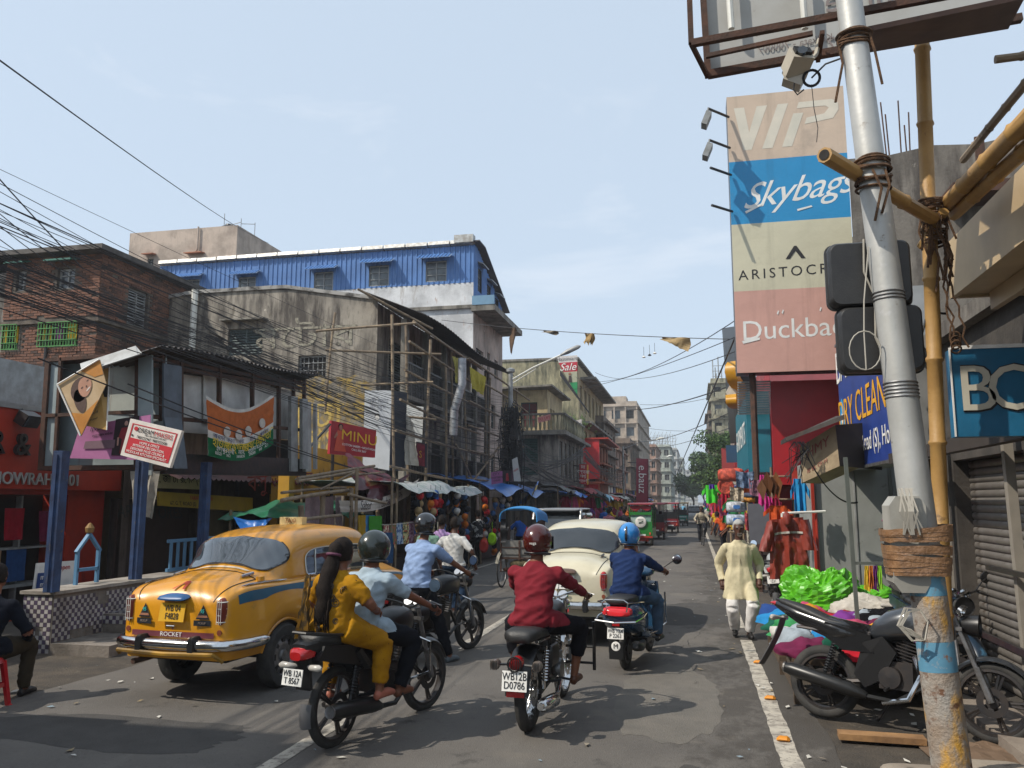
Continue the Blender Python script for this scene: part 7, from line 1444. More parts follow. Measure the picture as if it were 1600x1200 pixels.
def moto(name,label,loc,rz,style,steer=0,lean=0,tank=BLACK,plate=('WB 12A','T 8567')):
    global r_w
    t=thing(name,label,'motorcycle',loc,rz);wb=1.27;cl=style=='classic';rk='spoke' if cl else 'alloy';r=.315 if cl else .30;r_w=r;tw=.068 if cl else (.055 if style=='sport' else .042)
    if lean:t.rotation_euler[1]=lean
    moto_wheel(t,0,r,tw,rk);moto_wheel(t,wb,r,.045,rk,steer)
    mb=MB();mb.box((0,.60,.42),(.24,.26,.22));mb.tube([(.0,.62,.45),(0,.68,.70)],.075,12)
    for k in range(7):mb.box((0,.645+.011*k,.54+.024*k),(.19,.17,.009),rot=Matrix.Rotation(-.25,3,'X'))
    mb.lathe([(0,.16),(.085,.155),(.095,.12),(.095,.0)],(0,.56,.40),(1,0,0),n=18);mb.lathe([(0,.16),(.075,.155),(.085,.12),(.085,.0)],(0,.58,.40),(-1,0,0),n=18);mb.build('engine',DARKMET if not cl else M('engine_alloy',(.16,.16,.16),.35,.8),t,smooth=True)
    mb=MB()
    for s in (-1,1):
        mb.tube([(.10*s,-.0,r),(.10*s,.42,.36)],.022,6);mb.tube([(.11*s,.42,.36),(.10*s,.3,.72),(.05*s,.85,.82),(0,1.0,.85)],.016,6);mb.tube([(.10*s,.3,.7),(.12*s,-.2,.74)],.014,6);mb.tube([(.04*s,.98,.8),(.05*s,.9,.42),(.08*s,.5,.3)],.016,6)
    mb.build('frame',DARKMET,t,smooth=True)
    for s in (-1,1):
        mb=MB();mb.tube([(.125*s,.02,r+.02),(.12*s,.12,.66)],.014,6)
        for k in range(11):mb.torus((.125*s-.0005*k*s,.05+.007*k*1.05,.40+.022*k),(0,.15,1),.026,.006,12,5)
        mb.build('shock_absorber',CHROME if cl else BLACK,t,smooth=True)
    mb=MB()
    for s in (-1,1):mb.tube([(.075*s,wb,r),(.075*s,wb-.19,.80),(.075*s,wb-.23,.93)],[.02,.018,.018],8);mb.tube([(.075*s,wb,r),(.075*s,wb-.09,.55)],.027,8)
    mb.box((0,wb-.2,.83),(.2,.05,.03));mb.build('fork',CHROME if cl else STEEL,t,smooth=True)
    fender(t,wb,r+.035,.35,2.35,.12,CHROME if cl else tank,'front_mudguard')
    hb=MB();hz=1.0 if cl else .97;pts=cr([(-.37,wb-.42,hz),(-.25,wb-.36,hz+.03),(-.12,wb-.27,hz),(0,wb-.25,hz-.04),(.12,wb-.27,hz),(.25,wb-.36,hz+.03),(.37,wb-.42,hz)],3);hb.tube([tuple(p) for p in pts],.011,6);hbo=hb.build('handlebar',CHROME if cl else BLACK,t,smooth=True)
    for s in (-1,1):
        g_=MB();g_.tube([(.37*s,wb-.42,hz),(.25*s,wb-.363,hz+.027)],.017,8);g_.build('grip',BLACK,t,smooth=True);g_=MB();g_.tube([(.24*s,wb-.30,hz+.03),(.38*s,wb-.33,hz)],.006,5);g_.build('lever',STEEL,t)
        if cl:continue
        mz=(.33*s,wb-.36,hz+.17);g_=MB();g_.tube([(.22*s,wb-.34,hz+.03),(.27*s,wb-.33,hz+.12),mz],.006,5);g_.build('mirror_stem',CHROME if cl else BLACK,t)
        g_=MB();g_.lathe([(0,.012),(.05,.01),(.062,0),(.058,-.012),(0,-.0125)],mz,(0,-1,.12),n=20);g_.lathe([(0,-.0),(.054,0)],(mz[0],mz[1]-.0125,mz[2]),(0,-1,.12),n=20,mi=1);g_.build('mirror',[BLACK if not cl else CHROME,M('mirror_glass',(.75,.8,.85),.03,1)],t,smooth=True)
    hl=MB();hl.lathe([(0,0),(.085,.0),(.09,.02),(.08,-.05),(.05,-.12),(0,-.14)],(0,wb-.08,.86),(0,1,0),n=20);hl.build('headlamp',CHROME if cl else BLACK,t,smooth=True);hl=MB();hl.lathe([(0,0),(.045,0),(.05,-.03)],(-.05,wb-.2,.98),(0,-.8,.6),n=16);hl.lathe([(0,0),(.045,0),(.05,-.03)],(.05,wb-.2,.98),(0,-.8,.6),n=16);hl.build('instrument',CHROME,t,smooth=True)
    tk=MB();tz=.84;
    if style=='sport':tk.loft([(0,.38,.73,.08,.03),(0,.44,.76,.13,.09),(0,.54,.80,.17,.13),(0,.70,.84,.19,.145),(0,.84,.84,.17,.135),(0,.97,.81,.10,.10),(0,1.03,.79,.05,.05)],22,2.6)
    else:tk.loft([(0,.47,tz-.05,.05,.04),(0,.52,tz-.03,.10,.08),(0,.64,tz,.135,.11),(0,.80,tz+.01,.14,.115),(0,.92,tz,.11,.10),(0,.99,tz,.06,.06)],22,2.5)
    tk.build('tank',tank,t,smooth='all')
    if cl:tl=MB();tl.torus((0,.72,.962),(0,0,1),.03,.008,16,6);tl.build('filler_cap',CHROME,t)
    st=MB()
    if cl:st.loft([(0,-.30,.77,.07,.03),(0,-.26,.79,.13,.055),(0,-.1,.79,.14,.055),(0,.02,.78,.13,.05),(0,.08,.77,.14,.05),(0,.3,.77,.15,.05),(0,.44,.78,.10,.04)],18,3)
    elif style=='sport':st.loft([(0,-.42,.955,.02,.010),(0,-.36,.94,.07,.03),(0,-.15,.88,.13,.045),(0,.08,.80,.13,.035),(0,.28,.76,.12,.038),(0,.42,.77,.08,.03)],18,3)
    else:st.loft([(0,-.34,.83,.06,.03),(0,-.30,.84,.12,.045),(0,.0,.80,.125,.05),(0,.2,.77,.13,.045),(0,.44,.78,.09,.035),(0,.5,.79,.05,.02)],18,3)
    st.build('seat',M('seat_vinyl',(.02,.02,.02),.5,bump=.2,bs=60),t,smooth='all')
    sp=MB()
    for s in (-1,1):
        if cl:sp.loft([(.13*s,.18,.56,.0,.0),(.135*s,.2,.56,.022,.09),(.14*s,.42,.56,.022,.09),(.13*s,.44,.56,0,0)],12,3)
        else:sp.add([(.145*s,-.3 if style != 'sport' else .05,.80),(.15*s,.42,.72),(.16*s,.45,.58),(.155*s,.2,.58),(.12*s,-.34 if style != 'sport' else .0,.70)]+[(.05*s,-.3 if style != 'sport' else .05,.80),(.05*s,.42,.74),(.05*s,.45,.58),(.05*s,.2,.58),(.05*s,-.34 if style != 'sport' else .0,.70)],[(0,1,2,3,4),(0,5,6,1),(2,7,8,3),(3,8,9,4),(4,9,5,0)])
    sp.build('side_panel',BT if style=='sport' else tank,t,smooth=True)
    if style=='sport':
        tl=MB();tl.loft([(0,-.46,.93,.015,.012),(0,-.4,.91,.07,.035),(0,-.2,.83,.125,.08),(0,.1,.74,.15,.10),(0,.38,.70,.14,.10)],14,2.6);tl.build('tail_cowl',BT,t,smooth='all');tl=MB();tl.loft([(0,-.475,.925,.02,.008),(0,-.44,.925,.055,.018),(0,-.40,.915,.06,.03)],10,2.4);tl.build('tail_lamp',LAMPRED,t,smooth=True)
        tl=MB();tl.sheet(lambda u,v:((v-.5)*.14,-.36-.20*u**1.3,.80-.42*u),8,3,.008);tl.build('mudflap',M('mudflap_grey',(.10,.10,.105),.5),t,smooth=True)
    elif cl:
        fender(t,0,r+.06,1.4,3.05,.19,tank,'rear_mudguard');c=(0,-.37,.60);mb=MB();mb.lathe([(0,.05),(.045,.045),(.055,0),(.05,-.06),(0,-.06)],c,(0,-1,0),n=20);mb.build('tail_lamp',LAMPRED,t,smooth=True)
        gr=MB()
        for k in range(-3,4):h=math.sqrt(max(0,.05**2-(.014*k)**2));gr.tube([(.014*k,-.43,.60-h),(.014*k,-.43,.60+h)],.0035,4)
        gr.torus((0,-.42,.60),(0,1,0),.055,.006,20,6);gr.build('lamp_grille',BLACK,t);plate2(t,(0,-.42,.475),*plate,w_=.2,h_=.15);tl=MB();tl.box((0,-.385,.375),(.14,.03,.05));tl.build('reflector',LAMPRED,t)
    else:
        tl=MB();tl.loft([(0,-.46,.74,.05,.03),(0,-.43,.75,.08,.045),(0,-.34,.76,.09,.05)],12,3);tl.build('tail_lamp',LAMPRED,t,smooth=True);tl=MB();tl.loft([(0,-.42,.80,.07,.02),(0,-.3,.79,.12,.06),(0,.1,.74,.13,.06)],12,3);tl.build('tail_cowl',tank,t,smooth=True)
        fender(t,0,r+.06,2.9,3.4,.10,M('mudflap_grey',(.10,.10,.105),.5),'mudflap');tl=MB();tl.box((0,-.36,.60),(.13,.03,.22),rot=Matrix.Rotation(.1,3,'X'));tl.build('plate_bracket',BLACK,t)
        gr=MB();gr.tube([(-.13,.0,.84),(-.14,-.3,.88),(-.06,-.42,.90),(.06,-.42,.90),(.14,-.3,.88),(.13,.0,.84)],.012,6);gr.build('grab_rail',BLACK,t,smooth=True)
    if style=='sport':
        sp=MB()
        for s in (-1,1):sp.add([(.15*s,.36,.66),(.17*s,.52,.72),(.16*s,.62,.60),(.14*s,.50,.38),(.13*s,.36,.30),(.14*s,.28,.40)]+[(.06*s,.36,.66),(.06*s,.52,.72),(.06*s,.62,.60),(.06*s,.50,.38),(.06*s,.36,.30),(.06*s,.28,.40)],[(0,1,2,3,4,5)]+[(i,(i+1) % 6,(i+1) % 6+6,i+6) for i in range(6)]);sp.tube([(.15*s,.92,.74),(.17*s,.82,.55),(.13*s,.78,.42)],[.05,.045,.02],6)
        sp.build('frame_cover',BLACK,t);sp=MB();sp.tube([(.10,.74,.58),(.15,.80,.45),(.16,.70,.25),(.15,.5,.20)],.02,8);sp.build('header_pipe',CHROME,t,smooth=True)
    for s in (-1,1):
        if cl:c=(.17*s,-.37,.585);mb=MB();mb.lathe([(0,.04),(.035,.035),(.042,0),(.035,-.05),(0,-.06)],c,(0,-1,0),n=16);mb.build('indicator',M('smoke_lens',(.16,.13,.11),.3),t,smooth=True);mb=MB();[mb.tube([(c[0]+.012*k,-.413,.55),(c[0]+.012*k,-.413,.62)],.003,4) for k in range(-2,3)];mb.tube([(0,-.36,.59),c],.01,5);mb.build('lamp_grille',BLACK,t)
        else:c=(.15*s,-.40,.66 if style != 'sport' else .80);mb=MB();mb.loft([(c[0]-.045,c[1]-.02,c[2],.03,.02),(c[0]-.045,c[1]+.03,c[2],.03,.022)],10,2.2) if 0 else mb.tube([(.05*s,c[1]+.03,c[2]),(.1*s,c[1],c[2]),(.17*s,c[1],c[2]),(.195*s,c[1],c[2])],[.012,.022,.026,.012],10);mb.build('indicator',M('clear_lens',(.5,.47,.42),.2),t,smooth=True)
    if style=='commuter':plate2(t,(0,-.485,.60),*plate)
    ex=MB()
    if cl:ex.tube([(.13,.55,.28),(.17,.3,.24),(.185,.1,.26)],.024,10);ex.tube([(.185,.2,.24),(.20,.05,.25),(.22,-.36,.30),(.22,-.40,.305)],[.03,.056,.054,.035],14);ex.tube([(.22,-.40,.305),(.22,-.47,.31)],.026,12)
    else:ex.tube([(.10,.74,.55),(.14,.82,.36),(.15,.6,.22),(.16,.35,.24)],.02,8);ex.tube([(.16,.38,.24),(.175,.25,.28),(.19,-.22,.38 if style=='sport' else .33),(.19,-.28,.39 if style=='sport' else .335)],[.03,.062,.058,.04],14)
    exo=ex.build('exhaust',CHROME if cl else M('exhaust_black',(.03,.03,.03),.35,.5),t,smooth=True)
    if not cl:e2=MB();e2.lathe([(0,0),(.03,0),(.045,.004),(.045,-.01)],(.19,-.285,.39 if style=='sport' else .335),(0,-1,.1),n=16);e2.build('exhaust_tip',STEEL,exo)
    for s in (-1,1):mb=MB();mb.tube([(.1*s,.55,.33),(.26*s,.55,.31)],.012,6);mb.tube([(.1*s,.18,.36),(.23*s,.2,.38)],.011,6);mb.build('foot_peg',BLACK,t)
    mb=MB();mb.tube([(-.12,.5,.2),(-.17,.38,.02)],.012,6);mb.build('stand',DARKMET,t)
    if style=='commuter' and not lean:
        mb=MB();[mb.tube([(.13*s,.1,.72),(.15*s,.2,.60),(.14*s,.35,.56)],[.04,.05,.03],8) for s in (-1,1)];mb.box((0,.25,.62),(.2,.3,.16));mb.build('battery_cover',BLACK,t)
    if cl:
        lg=MB();
        for s in (1,):
            for y in (.78,):lg.tube([(.14*s,y,.72),(.40*s,y,.72)],.012,5);lg.tube([(.14*s,y,.56),(.40*s,y,.56)],.012,5);lg.tube([(.14*s,y,.42),(.40*s,y,.42)],.012,5);lg.tube([(.40*s,y,.36),(.40*s,y,.78)],.017,6)
        lg.build('leg_guard',BLACK,t)
    elif style=='commuter':lg=MB();lg.tube([(0,.93,.74),(.26,.95,.66),(.27,.93,.42),(.1,.85,.35)],.011,6);lg.tube([(0,.93,.74),(-.26,.95,.66),(-.27,.93,.42),(-.1,.85,.35)],.011,6);lg.build('leg_guard',CHROME,t,smooth=True)
    return t
GREYT=M('tank_grey',(.045,.05,.058),.28,.3,coat=.8)
BT=M('gloss_black',(.012,.012,.013),.22,coat=.6)
def face(a,b):d=Vector(b)-Vector(a);return -math.atan2(d.x,d.y)
m1a,m1b=P(520,1168,Z=0),P(662,1110,Z=0)
M1=moto('motorcycle','black commuter motorcycle carrying a woman and a man in a dark helmet',m1a,face(m1a,m1b),'commuter',steer=-.12)
m2a=P(826,1143,Z=0);m2rz=R(-4)
M2=moto('motorcycle','classic black motorcycle with chrome silencer ridden by the man in the red shirt',m2a,m2rz,'classic',plate=('WB12B','D0786'))
m3a=P(628,1040,Z=0);m3rz=R(-22)
M3=moto('motorcycle','black motorcycle ridden by the man in the pale blue shirt behind the pillion pair',m3a,m3rz,'commuter',plate=('WB 12','K 4410'))
m4a,m4b=P(1290,1122,Z=.02),P(1545,1155,Z=.05)
M4=moto('motorcycle','parked black and grey sports motorcycle standing side on beside the steel pole',(m4a.x,m4a.y,.02),face(m4a,m4b),'sport',lean=-.12,tank=GREYT)
M4.rotation_euler[2]=face(m4a,m4b)
# a second bike's front end beyond the pole
M5=moto('motorcycle','second parked motorcycle with blue and white front behind the steel pole',(2.2,9.9,.02),R(-172),'commuter',steer=.3,lean=-.1,tank=M('tank_blue',hexc('1c2c3c'),.3,col2=hexc('4a7a9a'),ns=5,lo=.6,hi=.7))
M6=moto('scooter_bike','dusty grey motorcycle parked behind the hanging raincoat',(1.32,14.6,.02),R(-8),'commuter',lean=-.1,tank=GREYP,plate=('WB 06','1231'))
# ---- scooter ----
def scooter(label,loc,rz,col,plate):
    global r_w
    t=thing('scooter',label,'scooter',loc,rz);r=.225;r_w=r;moto_wheel(t,0,r,.05,'alloy');moto_wheel(t,1.24,r,.045,'alloy')
    b=MB();b.loft([(0,-.40,.62,.05,.03),(0,-.36,.62,.13,.08),(0,-.22,.60,.20,.15),(0,.0,.57,.225,.19),(0,.22,.52,.22,.19),(0,.38,.46,.18,.16),(0,.46,.42,.1,.1)],24,2.5);b.build('rear_body',col,t,smooth='all')
    b=MB();b.loft([(0,-.36,.77,.08,.03),(0,-.3,.78,.14,.05),(0,.1,.77,.15,.055),(0,.42,.74,.13,.045),(0,.5,.72,.07,.03)],18,3);b.build('seat',M('seat_vinyl',(0,0,0)),t,smooth='all')
    b=MB();b.box((0,.62,.27),(.34,.5,.06));b.build('floorboard',BLACK,t);b=MB();b.sheet(lambda u,v:((v-.5)*(.32+.06*math.sin(PI*u)),.9+.10*u+.12*math.cos((v-.5)*PI),.3+.58*u),10,10,.02);b.build('leg_shield',col,t,smooth='all')
    b=MB();b.tube([(0,1.24,r),(0,1.08,.6),(0,1.0,.95)],.035,8);b.loft([(0,.88,.98,.10,.04),(0,.95,1.0,.15,.06),(0,1.08,.99,.12,.06)],14,2.4);b.build('steering_head',col,t,smooth='all');fender(t,1.24,r+.04,.2,2.7,.13,col,'front_mudguard')
    b=MB();b.tube([(-.34,.82,1.0),(-.1,.95,1.03),(.1,.95,1.03),(.34,.82,1.0)],.015,8);b.build('handlebar',BLACK,t,smooth=True)
    for s in (1,):
        b=MB();b.tube([(.22*s,.9,1.02),(.36*s,.92,1.12),(.42*s,.9,1.15)],.007,5);b.lathe([(0,.01),(.05,.01),(.06,0),(.055,-.012)],(.44*s,.9,1.16),(0,-1,.1),n=18);b.lathe([(0,0),(.053,0)],(.44*s,.887,1.16),(0,-1,.1),n=18,mi=1);b.build('mirror',[BLACK,M('mirror_glass',(0,0,0))],t,smooth=True)
    b=MB();b.loft([(0,-.425,.66,.10,.03),(0,-.40,.665,.155,.045),(0,-.34,.67,.17,.05)],16,3);b.build('tail_lamp',M('bright_red_lens',(.75,.03,.04),.2),t,smooth=True)
    b=MB()
    for s in (-1,1):b.tube([(.22*s,.0,.74),(.22*s,-.2,.76),(.21*s,-.36,.77),(.14*s,-.44,.77),(.13*s,-.46,.68)],.009,6);b.tube([(.23*s,.1,.62),(.25*s,-.2,.60),(.22*s,-.44,.58),(.0,-.5,.57)],.010,6)
    b.tube([(-.14,-.44,.77),(-.1,-.45,.8),(.1,-.45,.8),(.14,-.44,.77)],.009,6);b.build('guard_rail',CHROME,t,smooth=True)
    b=MB();b.box((0,-.39,.49),(.1,.04,.1));b.box((0,-.42,.27),(.15,.02,.18));b.build('mudflap',BLACK,t);plate2(t,(0,-.44,.45),*plate);b=MB();b.lathe([(0,.0),(.045,.0),(.05,-.003)],(0,-.434,.315),(0,-1,0),n=20);b.build('round_sticker',INKW,t);text('M',.07,(0,-.438,.315),(1,0,0),(0,0,1),INKB,t,.001,W=False);b=MB();b.box((0,-.41,.54),(.08,.02,.03));b.build('reflector',LAMPRED,t)
    b=MB();b.tube([(.14,.3,.26),(.18,-.05,.27),(.19,-.3,.31),(.19,-.33,.32)],[.03,.055,.055,.03],12);b.box((-.13,.15,.25),(.1,.4,.14));b.build('exhaust',M('exhaust_black',(0,0,0)),t,smooth=True)
    b=MB();b.tube([(-.3,.42,.3),(.3,.42,.3)],.012,6);b.tube([(.30,-.1,.42),(.28,.35,.38),(.28,.95,.4),(.25,1.05,.75)],.011,6);b.build('side_guard',CHROME,t,smooth=True);return t
m7a=P(978,1046,Z=0);SC=scooter('dark blue scooter with chrome rails and lit looking red tail lamp',m7a,R(-9),M('scooter_blue',hexc('1c3f5c'),.25,coat=.8),('WB 12X','P 2263'))
# ---- cycle rickshaw ----
def bicycle_wheel(t,x,y,r,rz=0):
    o=bpy.data.objects.new('wheel',None);COL.objects.link(o);o.parent=t;o.location=(x,y,r);reg(o,MW[t.name] @ Matrix.Translation((x,y,r)));mb=MB();mb.torus((0,0,0),(1,0,0),r-.018,.018,36,7);mb.build('tyre',RUBBER,o,smooth=True);mb=MB();mb.torus((0,0,0),(1,0,0),r-.04,.010,32,5);spokes(mb,.02,r-.04,24,w_=.002);mb.lathe([(0,-.04),(.025,-.04),(.025,.04),(0,.04)],ax=(1,0,0),n=10);mb.build('rim',STEEL,o,smooth=True)
t=thing('cycle_rickshaw','cycle rickshaw with bright blue folded hood seen from behind','rickshaw',(-3.72,18.0,0),R(-4));w_=.44
for x in (-w_,w_):bicycle_wheel(t,x,0,.36)
bicycle_wheel(t,0,1.75,.34)
mb=MB();mb.sheet(lambda u,v:((w_-.02)*math.cos(PI*(1-v))*(1.02),-.25+.95*u,1.42+.30*max(0,math.sin(PI*v))**.45+.04*math.sin(u*4)),8,22,.02);mb.build('hood',M('hood_bright_blue',hexc('2f86c4'),.55,col2=hexc('2670a8'),ns=3),t,smooth=True)
mb=MB()
for s in (-1,1):mb.grid(lambda u,v:(s*(w_-.03)+-s*.24*u*(.5+.5*v),-.2+.04*math.sin(v*9),.98+.5*v),4,6);mb.grid(lambda u,v:(s*(w_-.035),-.2+.75*u,.95+.5*v),4,4)
mb.build('hood_side',BLACK,t,fix=False,smooth='all')
mb=MB();mb.sheet(lambda u,v:((u-.5)*.56,-.24+.03*math.sin(u*20),1.66-.12*v-(.26*v*abs(2*u-1)**.6)),14,5,.01);mb.build('tied_back_flap',BLACK,t,smooth=True)
mb=MB();mb.bb(-.40,.40,-.12,-.04,.72,1.02);mb.bb(-.4,.4,-.1,.45,.66,.72);mb.build('seat',plain('7d7a74'),t);mb=MB();mb.bb(-.41,.41,-.14,-.11,.86,.88);mb.bb(-.41,.41,-.14,-.11,.62,.66);mb.bb(-.02,.02,-.145,-.12,.6,1.02)
for x in (-.42,.42):mb.bb(x-.015,x+.015,-.15,-.12,.35,1.45)
mb.build('back_frame',RUST,t);mb=MB();mb.bb(-.38,.38,-.1,.5,.38,.42);mb.tube([(-w_,0,.36),(w_,0,.36)],.02,6);mb.tube([(0,.3,.4),(0,1.1,.5),(0,1.6,.85),(0,1.75,.36)],.02,6);mb.tube([(-.25,1.45,1.0),(0,1.58,.98),(.25,1.45,1.0)],.014,6);mb.tube([(0,1.1,.5),(0,1.0,.9)],.018,6);mb.box((0,.98,.93),(.16,.24,.05));mb.build('chassis',RUST,t)
hh=MB();hh.loft([(0,-.14,.52,.02,.02),(.05,-.1,.52,.26,.10),(0,.1,.5,.3,.1),(0,.2,.5,.02,.02)],14,2.2);hh.build('bundle',cloth('6a6048'),t,smooth='all');mb=MB()
for s in (-1,1):mb.sheet(lambda u,v:(s*w_+(v-.5)*.07,.41*math.cos(.4+2.3*u),.36+.41*math.sin(.4+2.3*u)),12,2,.006)
mb.build('mudguard',plain('8a8474'),t,smooth=True)
# ---- electric rickshaws, car, auto rickshaw ----
def erick(label,loc,rz,body,roof,green=False,tw_=1.0):
    t=thing('electric_rickshaw',label,'rickshaw',loc,rz,'electric rickshaws and autos in the street');w_=.48
    for x in (-w_+.05,w_-.05):o=MB().lathe([(.1,-.05),(.21,-.05),(.235,0),(.21,.05),(.1,.05),(0,.03)],(x,.25,.235),(1,0,0),n=18).build('wheel',RUBBER,t,smooth=True)
    MB().lathe([(.1,-.05),(.21,-.05),(.235,0),(.21,.05),(.1,.05)],(0,2.3,.235),(1,0,0),n=18).build('wheel',RUBBER,t,smooth=True)
    mb=MB();mb.bb(-w_,w_,0,.06,.38,1.02 if green else .85);mb.bb(-w_,-w_+.05,.06,1.9,.38,.75);mb.bb(w_-.05,w_,.06,1.9,.38,.75);mb.bb(-w_,w_,0,2.0,.34,.38);mb.loft([(0,2.0,.65,.42,.3),(0,2.35,.6,.3,.26),(0,2.5,.55,.1,.15)],12,3)
    if green:mb.bb(-w_,w_,0,.05,1.3,1.42)
    mb.build('body',body,t);mb=MB()
    for x in (-w_+.02,w_-.02):
        for y in (.03,.95,1.9):mb.bb(x-.018,x+.018,y-.018,y+.018,.4,1.72)
    mb.build('pillar',body if green else DARKMET,t);mb=MB();mb.loft([(0,-.12,1.74,w_+.04,.02),(0,-.05,1.76,w_+.07,.05),(0,2.0,1.77,w_+.07,.05),(0,2.15,1.74,w_+.02,.02)],16,5);mb.build('roof',roof,t,smooth=True)
    mb=MB();mb.bb(-.42,.42,.3,.7,.7,.8);mb.bb(-.42,.42,.08,.14,.8,1.25) if not green else mb.bb(-.42,.42,.1,.14,1.0,1.1);mb.bb(-.42,.42,1.3,1.6,.7,.8);mb.build('seat',BLACK,t)
    for x in (-.38,.38):mb=MB();mb.box((x,-.015,.52),(.06,.03,.1));mb.build('tail_lamp',M('orange_red_lens',(.7,.12,.05),.3),t)
    mb=MB();mb.bb(-w_,w_,-.02,.0,.34,.42);mb.bb(-.3,.3,.05,.9,.2,.34);mb.build('underframe',RED if green else DARKMET,t)
    mb=MB();mb.box((.05,-.012,.46),(.3,.015,.07));mb.build('number_plate',INKW,t)
    if green:
        mb=MB();mb.lathe([(0,.05),(.18,.05),(.23,.03),(.23,-.03)],(0,-.03,1.0),(0,-1,0),n=24);o=mb.build('spare_wheel_cover',INKW,t,smooth=True);mb=MB();mb.tube([(-.08,-.085,.95),(.1,-.085,1.04)],.02,4);[mb.tube([(-.12+.02*k,-.085,1.12-.06*k),(.12,-.085,1.13-.06*k)],.006,4) for k in range(4)];mb.build('cover_print',plain('3a5a4a'),o)
        mb=MB();mb.bb(-.42,-.1,-.01,0,.9,1.2);mb.bb(-.42,.42,.06,.08,1.02,1.28);mb.build('window_sheet',M('green_sheet',hexc('2a8070'),.4,col2=hexc('c0c8c4'),ns=3),t)
        mb=MB();mb.sheet(lambda u,v:((u-.5)*.9,-.02,1.68-.1*v*(1+abs(math.sin(u*6)))),12,2,.01);mb.build('scalloped_trim',M('trim_red',hexc('a02430'),.6),t)
    else:mb=MB();mb.lathe([(0,.05),(.12,.05),(.22,.02),(.22,-.03)],(-.2,-.03,.95),(0,-1,0),n=20) if tw_>1 else mb.tube([(-.4,-.01,.7),(.4,-.01,.7)],.015,5);mb.build('spare_wheel' if tw_>1 else 'rail',RUBBER if tw_>1 else CHROME,t)
    for x in (-.22,.2):
        mb=MB();mb.lathe([(0,.12),(.07,.1),(.09,.0),(.07,-.09),(.03,-.12),(.05,-.16),(.17,-.2),(.2,-.45)],(x,.5+.9*(x>0),1.28),(0,0,1),n=12);mb.build('seated_passenger',cloth(rnd.choice(['8a8a94','4a3a44','9c6a5c'])),t,smooth=True)
    return t
GRNP=paint('rickshaw_green','1f7a2c',.35,coat=.4);MAR=paint('rickshaw_maroon','7d1c24',.4,coat=.3)
erick('green electric rickshaw with round white spare wheel cover and red scalloped roof edge',(-2.25,36,0),R(-2),GRNP,MAR,True)
erick('maroon electric rickshaw with spare wheel just behind the green one',(-1.95,42,0),R(-2),MAR,M('roof_pinkish',hexc('a8545c'),.6),tw_=1.2)
erick('maroon electric rickshaw in the middle of the far street with open back',(-1.45,51,0),R(-1),MAR,MAR)
erick('far rickshaw with tan roof and turquoise lower panel',(-1.0,66,0),R(-1),paint('rick_teal','1f7a6a',.5),plain('b0946a'))
erick('farthest small rickshaw with yellow roof',(-3.4,70,0),R(-1),MAR,paint('rick_y','b0a03a',.5))
def modern_car(label,loc,rz,m,H=1.65):
    t=thing('parked_car',label,'car',loc,rz);L=4.2
    mb=MB();mb.loft([(0,0,.62,.70,.22),(0,.08,.66,.82,.34),(0,.5,.66,.86,.38),(0,3.2,.64,.86,.36),(0,3.9,.58,.82,.28),(0,4.2,.52,.66,.2)],24,4.5);mb.build('body',m,t,smooth='all')
    mb=MB();mb.loft([(0,.02,1.02,.70,.06),(0,.25,1.22,.68,.24),(0,.7,H-.36,.66,.36),(0,2.2,H-.36,.66,.36),(0,3.0,1.05,.66,.12)],24,4);mb.build('cabin_glass',GLASSD,t,smooth='all');mb=MB();mb.loft([(0,.22,H-.02,.56,.03),(0,.5,H-.0,.62,.04),(0,2.0,H,.62,.04),(0,2.4,H-.04,.54,.03)],20,4);mb.build('roof',m,t,smooth='all')
    for s in (-1,1):
        mb=MB();mb.tube([(.64*s,.08,1.03),(.62*s,.35,H-.06),(.6*s,.5,H)],.04,6);mb.build('pillar',m,t);mb=MB();mb.box((.70*s,.06,.86),(.16,.1,.2));mb.build('tail_lamp',LAMPRED,t)
        for y in (.8,3.4):MB().lathe([(0,.07*s),(.19,.09*s),(.3,.08*s),(.32,0),(.3,-.09*s)],(.76*s,y,.32),(1,0,0),n=20).build('wheel',RUBBER,t,smooth=True)
    mb=MB();mb.box((0,-.01,.72),(.5,.02,.12));mb.build('number_plate',INKW,t);return t
modern_car('grey estate car with dark rear glass just beyond the cream saloon',(-3.55,21.5,0),R(-2),paint('car_grey','7a7c7e',.3,coat=.5));modern_car('small white car far down the street behind the cyclist',(.1,72,0),R(0),paint('car_white','c8cac8',.3,coat=.4),1.5)
# ---- bicycle ----
def bicycle(label,loc,rz):
    t=thing('bicycle',label,'bicycle',loc,rz);bicycle_wheel(t,0,0,.34);bicycle_wheel(t,0,1.08,.34);mb=MB();mb.tube([(0,0,.34),(0,.42,.30),(0,.30,.86),(0,0,.34)],.014,5);mb.tube([(0,.42,.30),(0,.90,.80),(0,.33,.80)],.016,5);mb.tube([(0,1.08,.34),(0,.92,.72),(0,.88,.98)],.015,5);mb.tube([(0,.30,.8),(0,.29,.92)],.012,5);mb.build('frame',DARKMET,t);mb=MB();mb.tube([(-.27,.74,1.0),(-.1,.88,1.0),(.1,.88,1.0),(.27,.74,1.0)],.011,5);mb.build('handlebar',CHROME,t);mb=MB();mb.loft([(0,.15,.94,.08,.03),(0,.3,.94,.06,.03),(0,.42,.93,.02,.02)],10,2.5);mb.build('saddle',BLACK,t,smooth=True);return t
BK=bicycle('black bicycle ridden toward the camera down the street',(.25,37.6,0),PI+R(4))
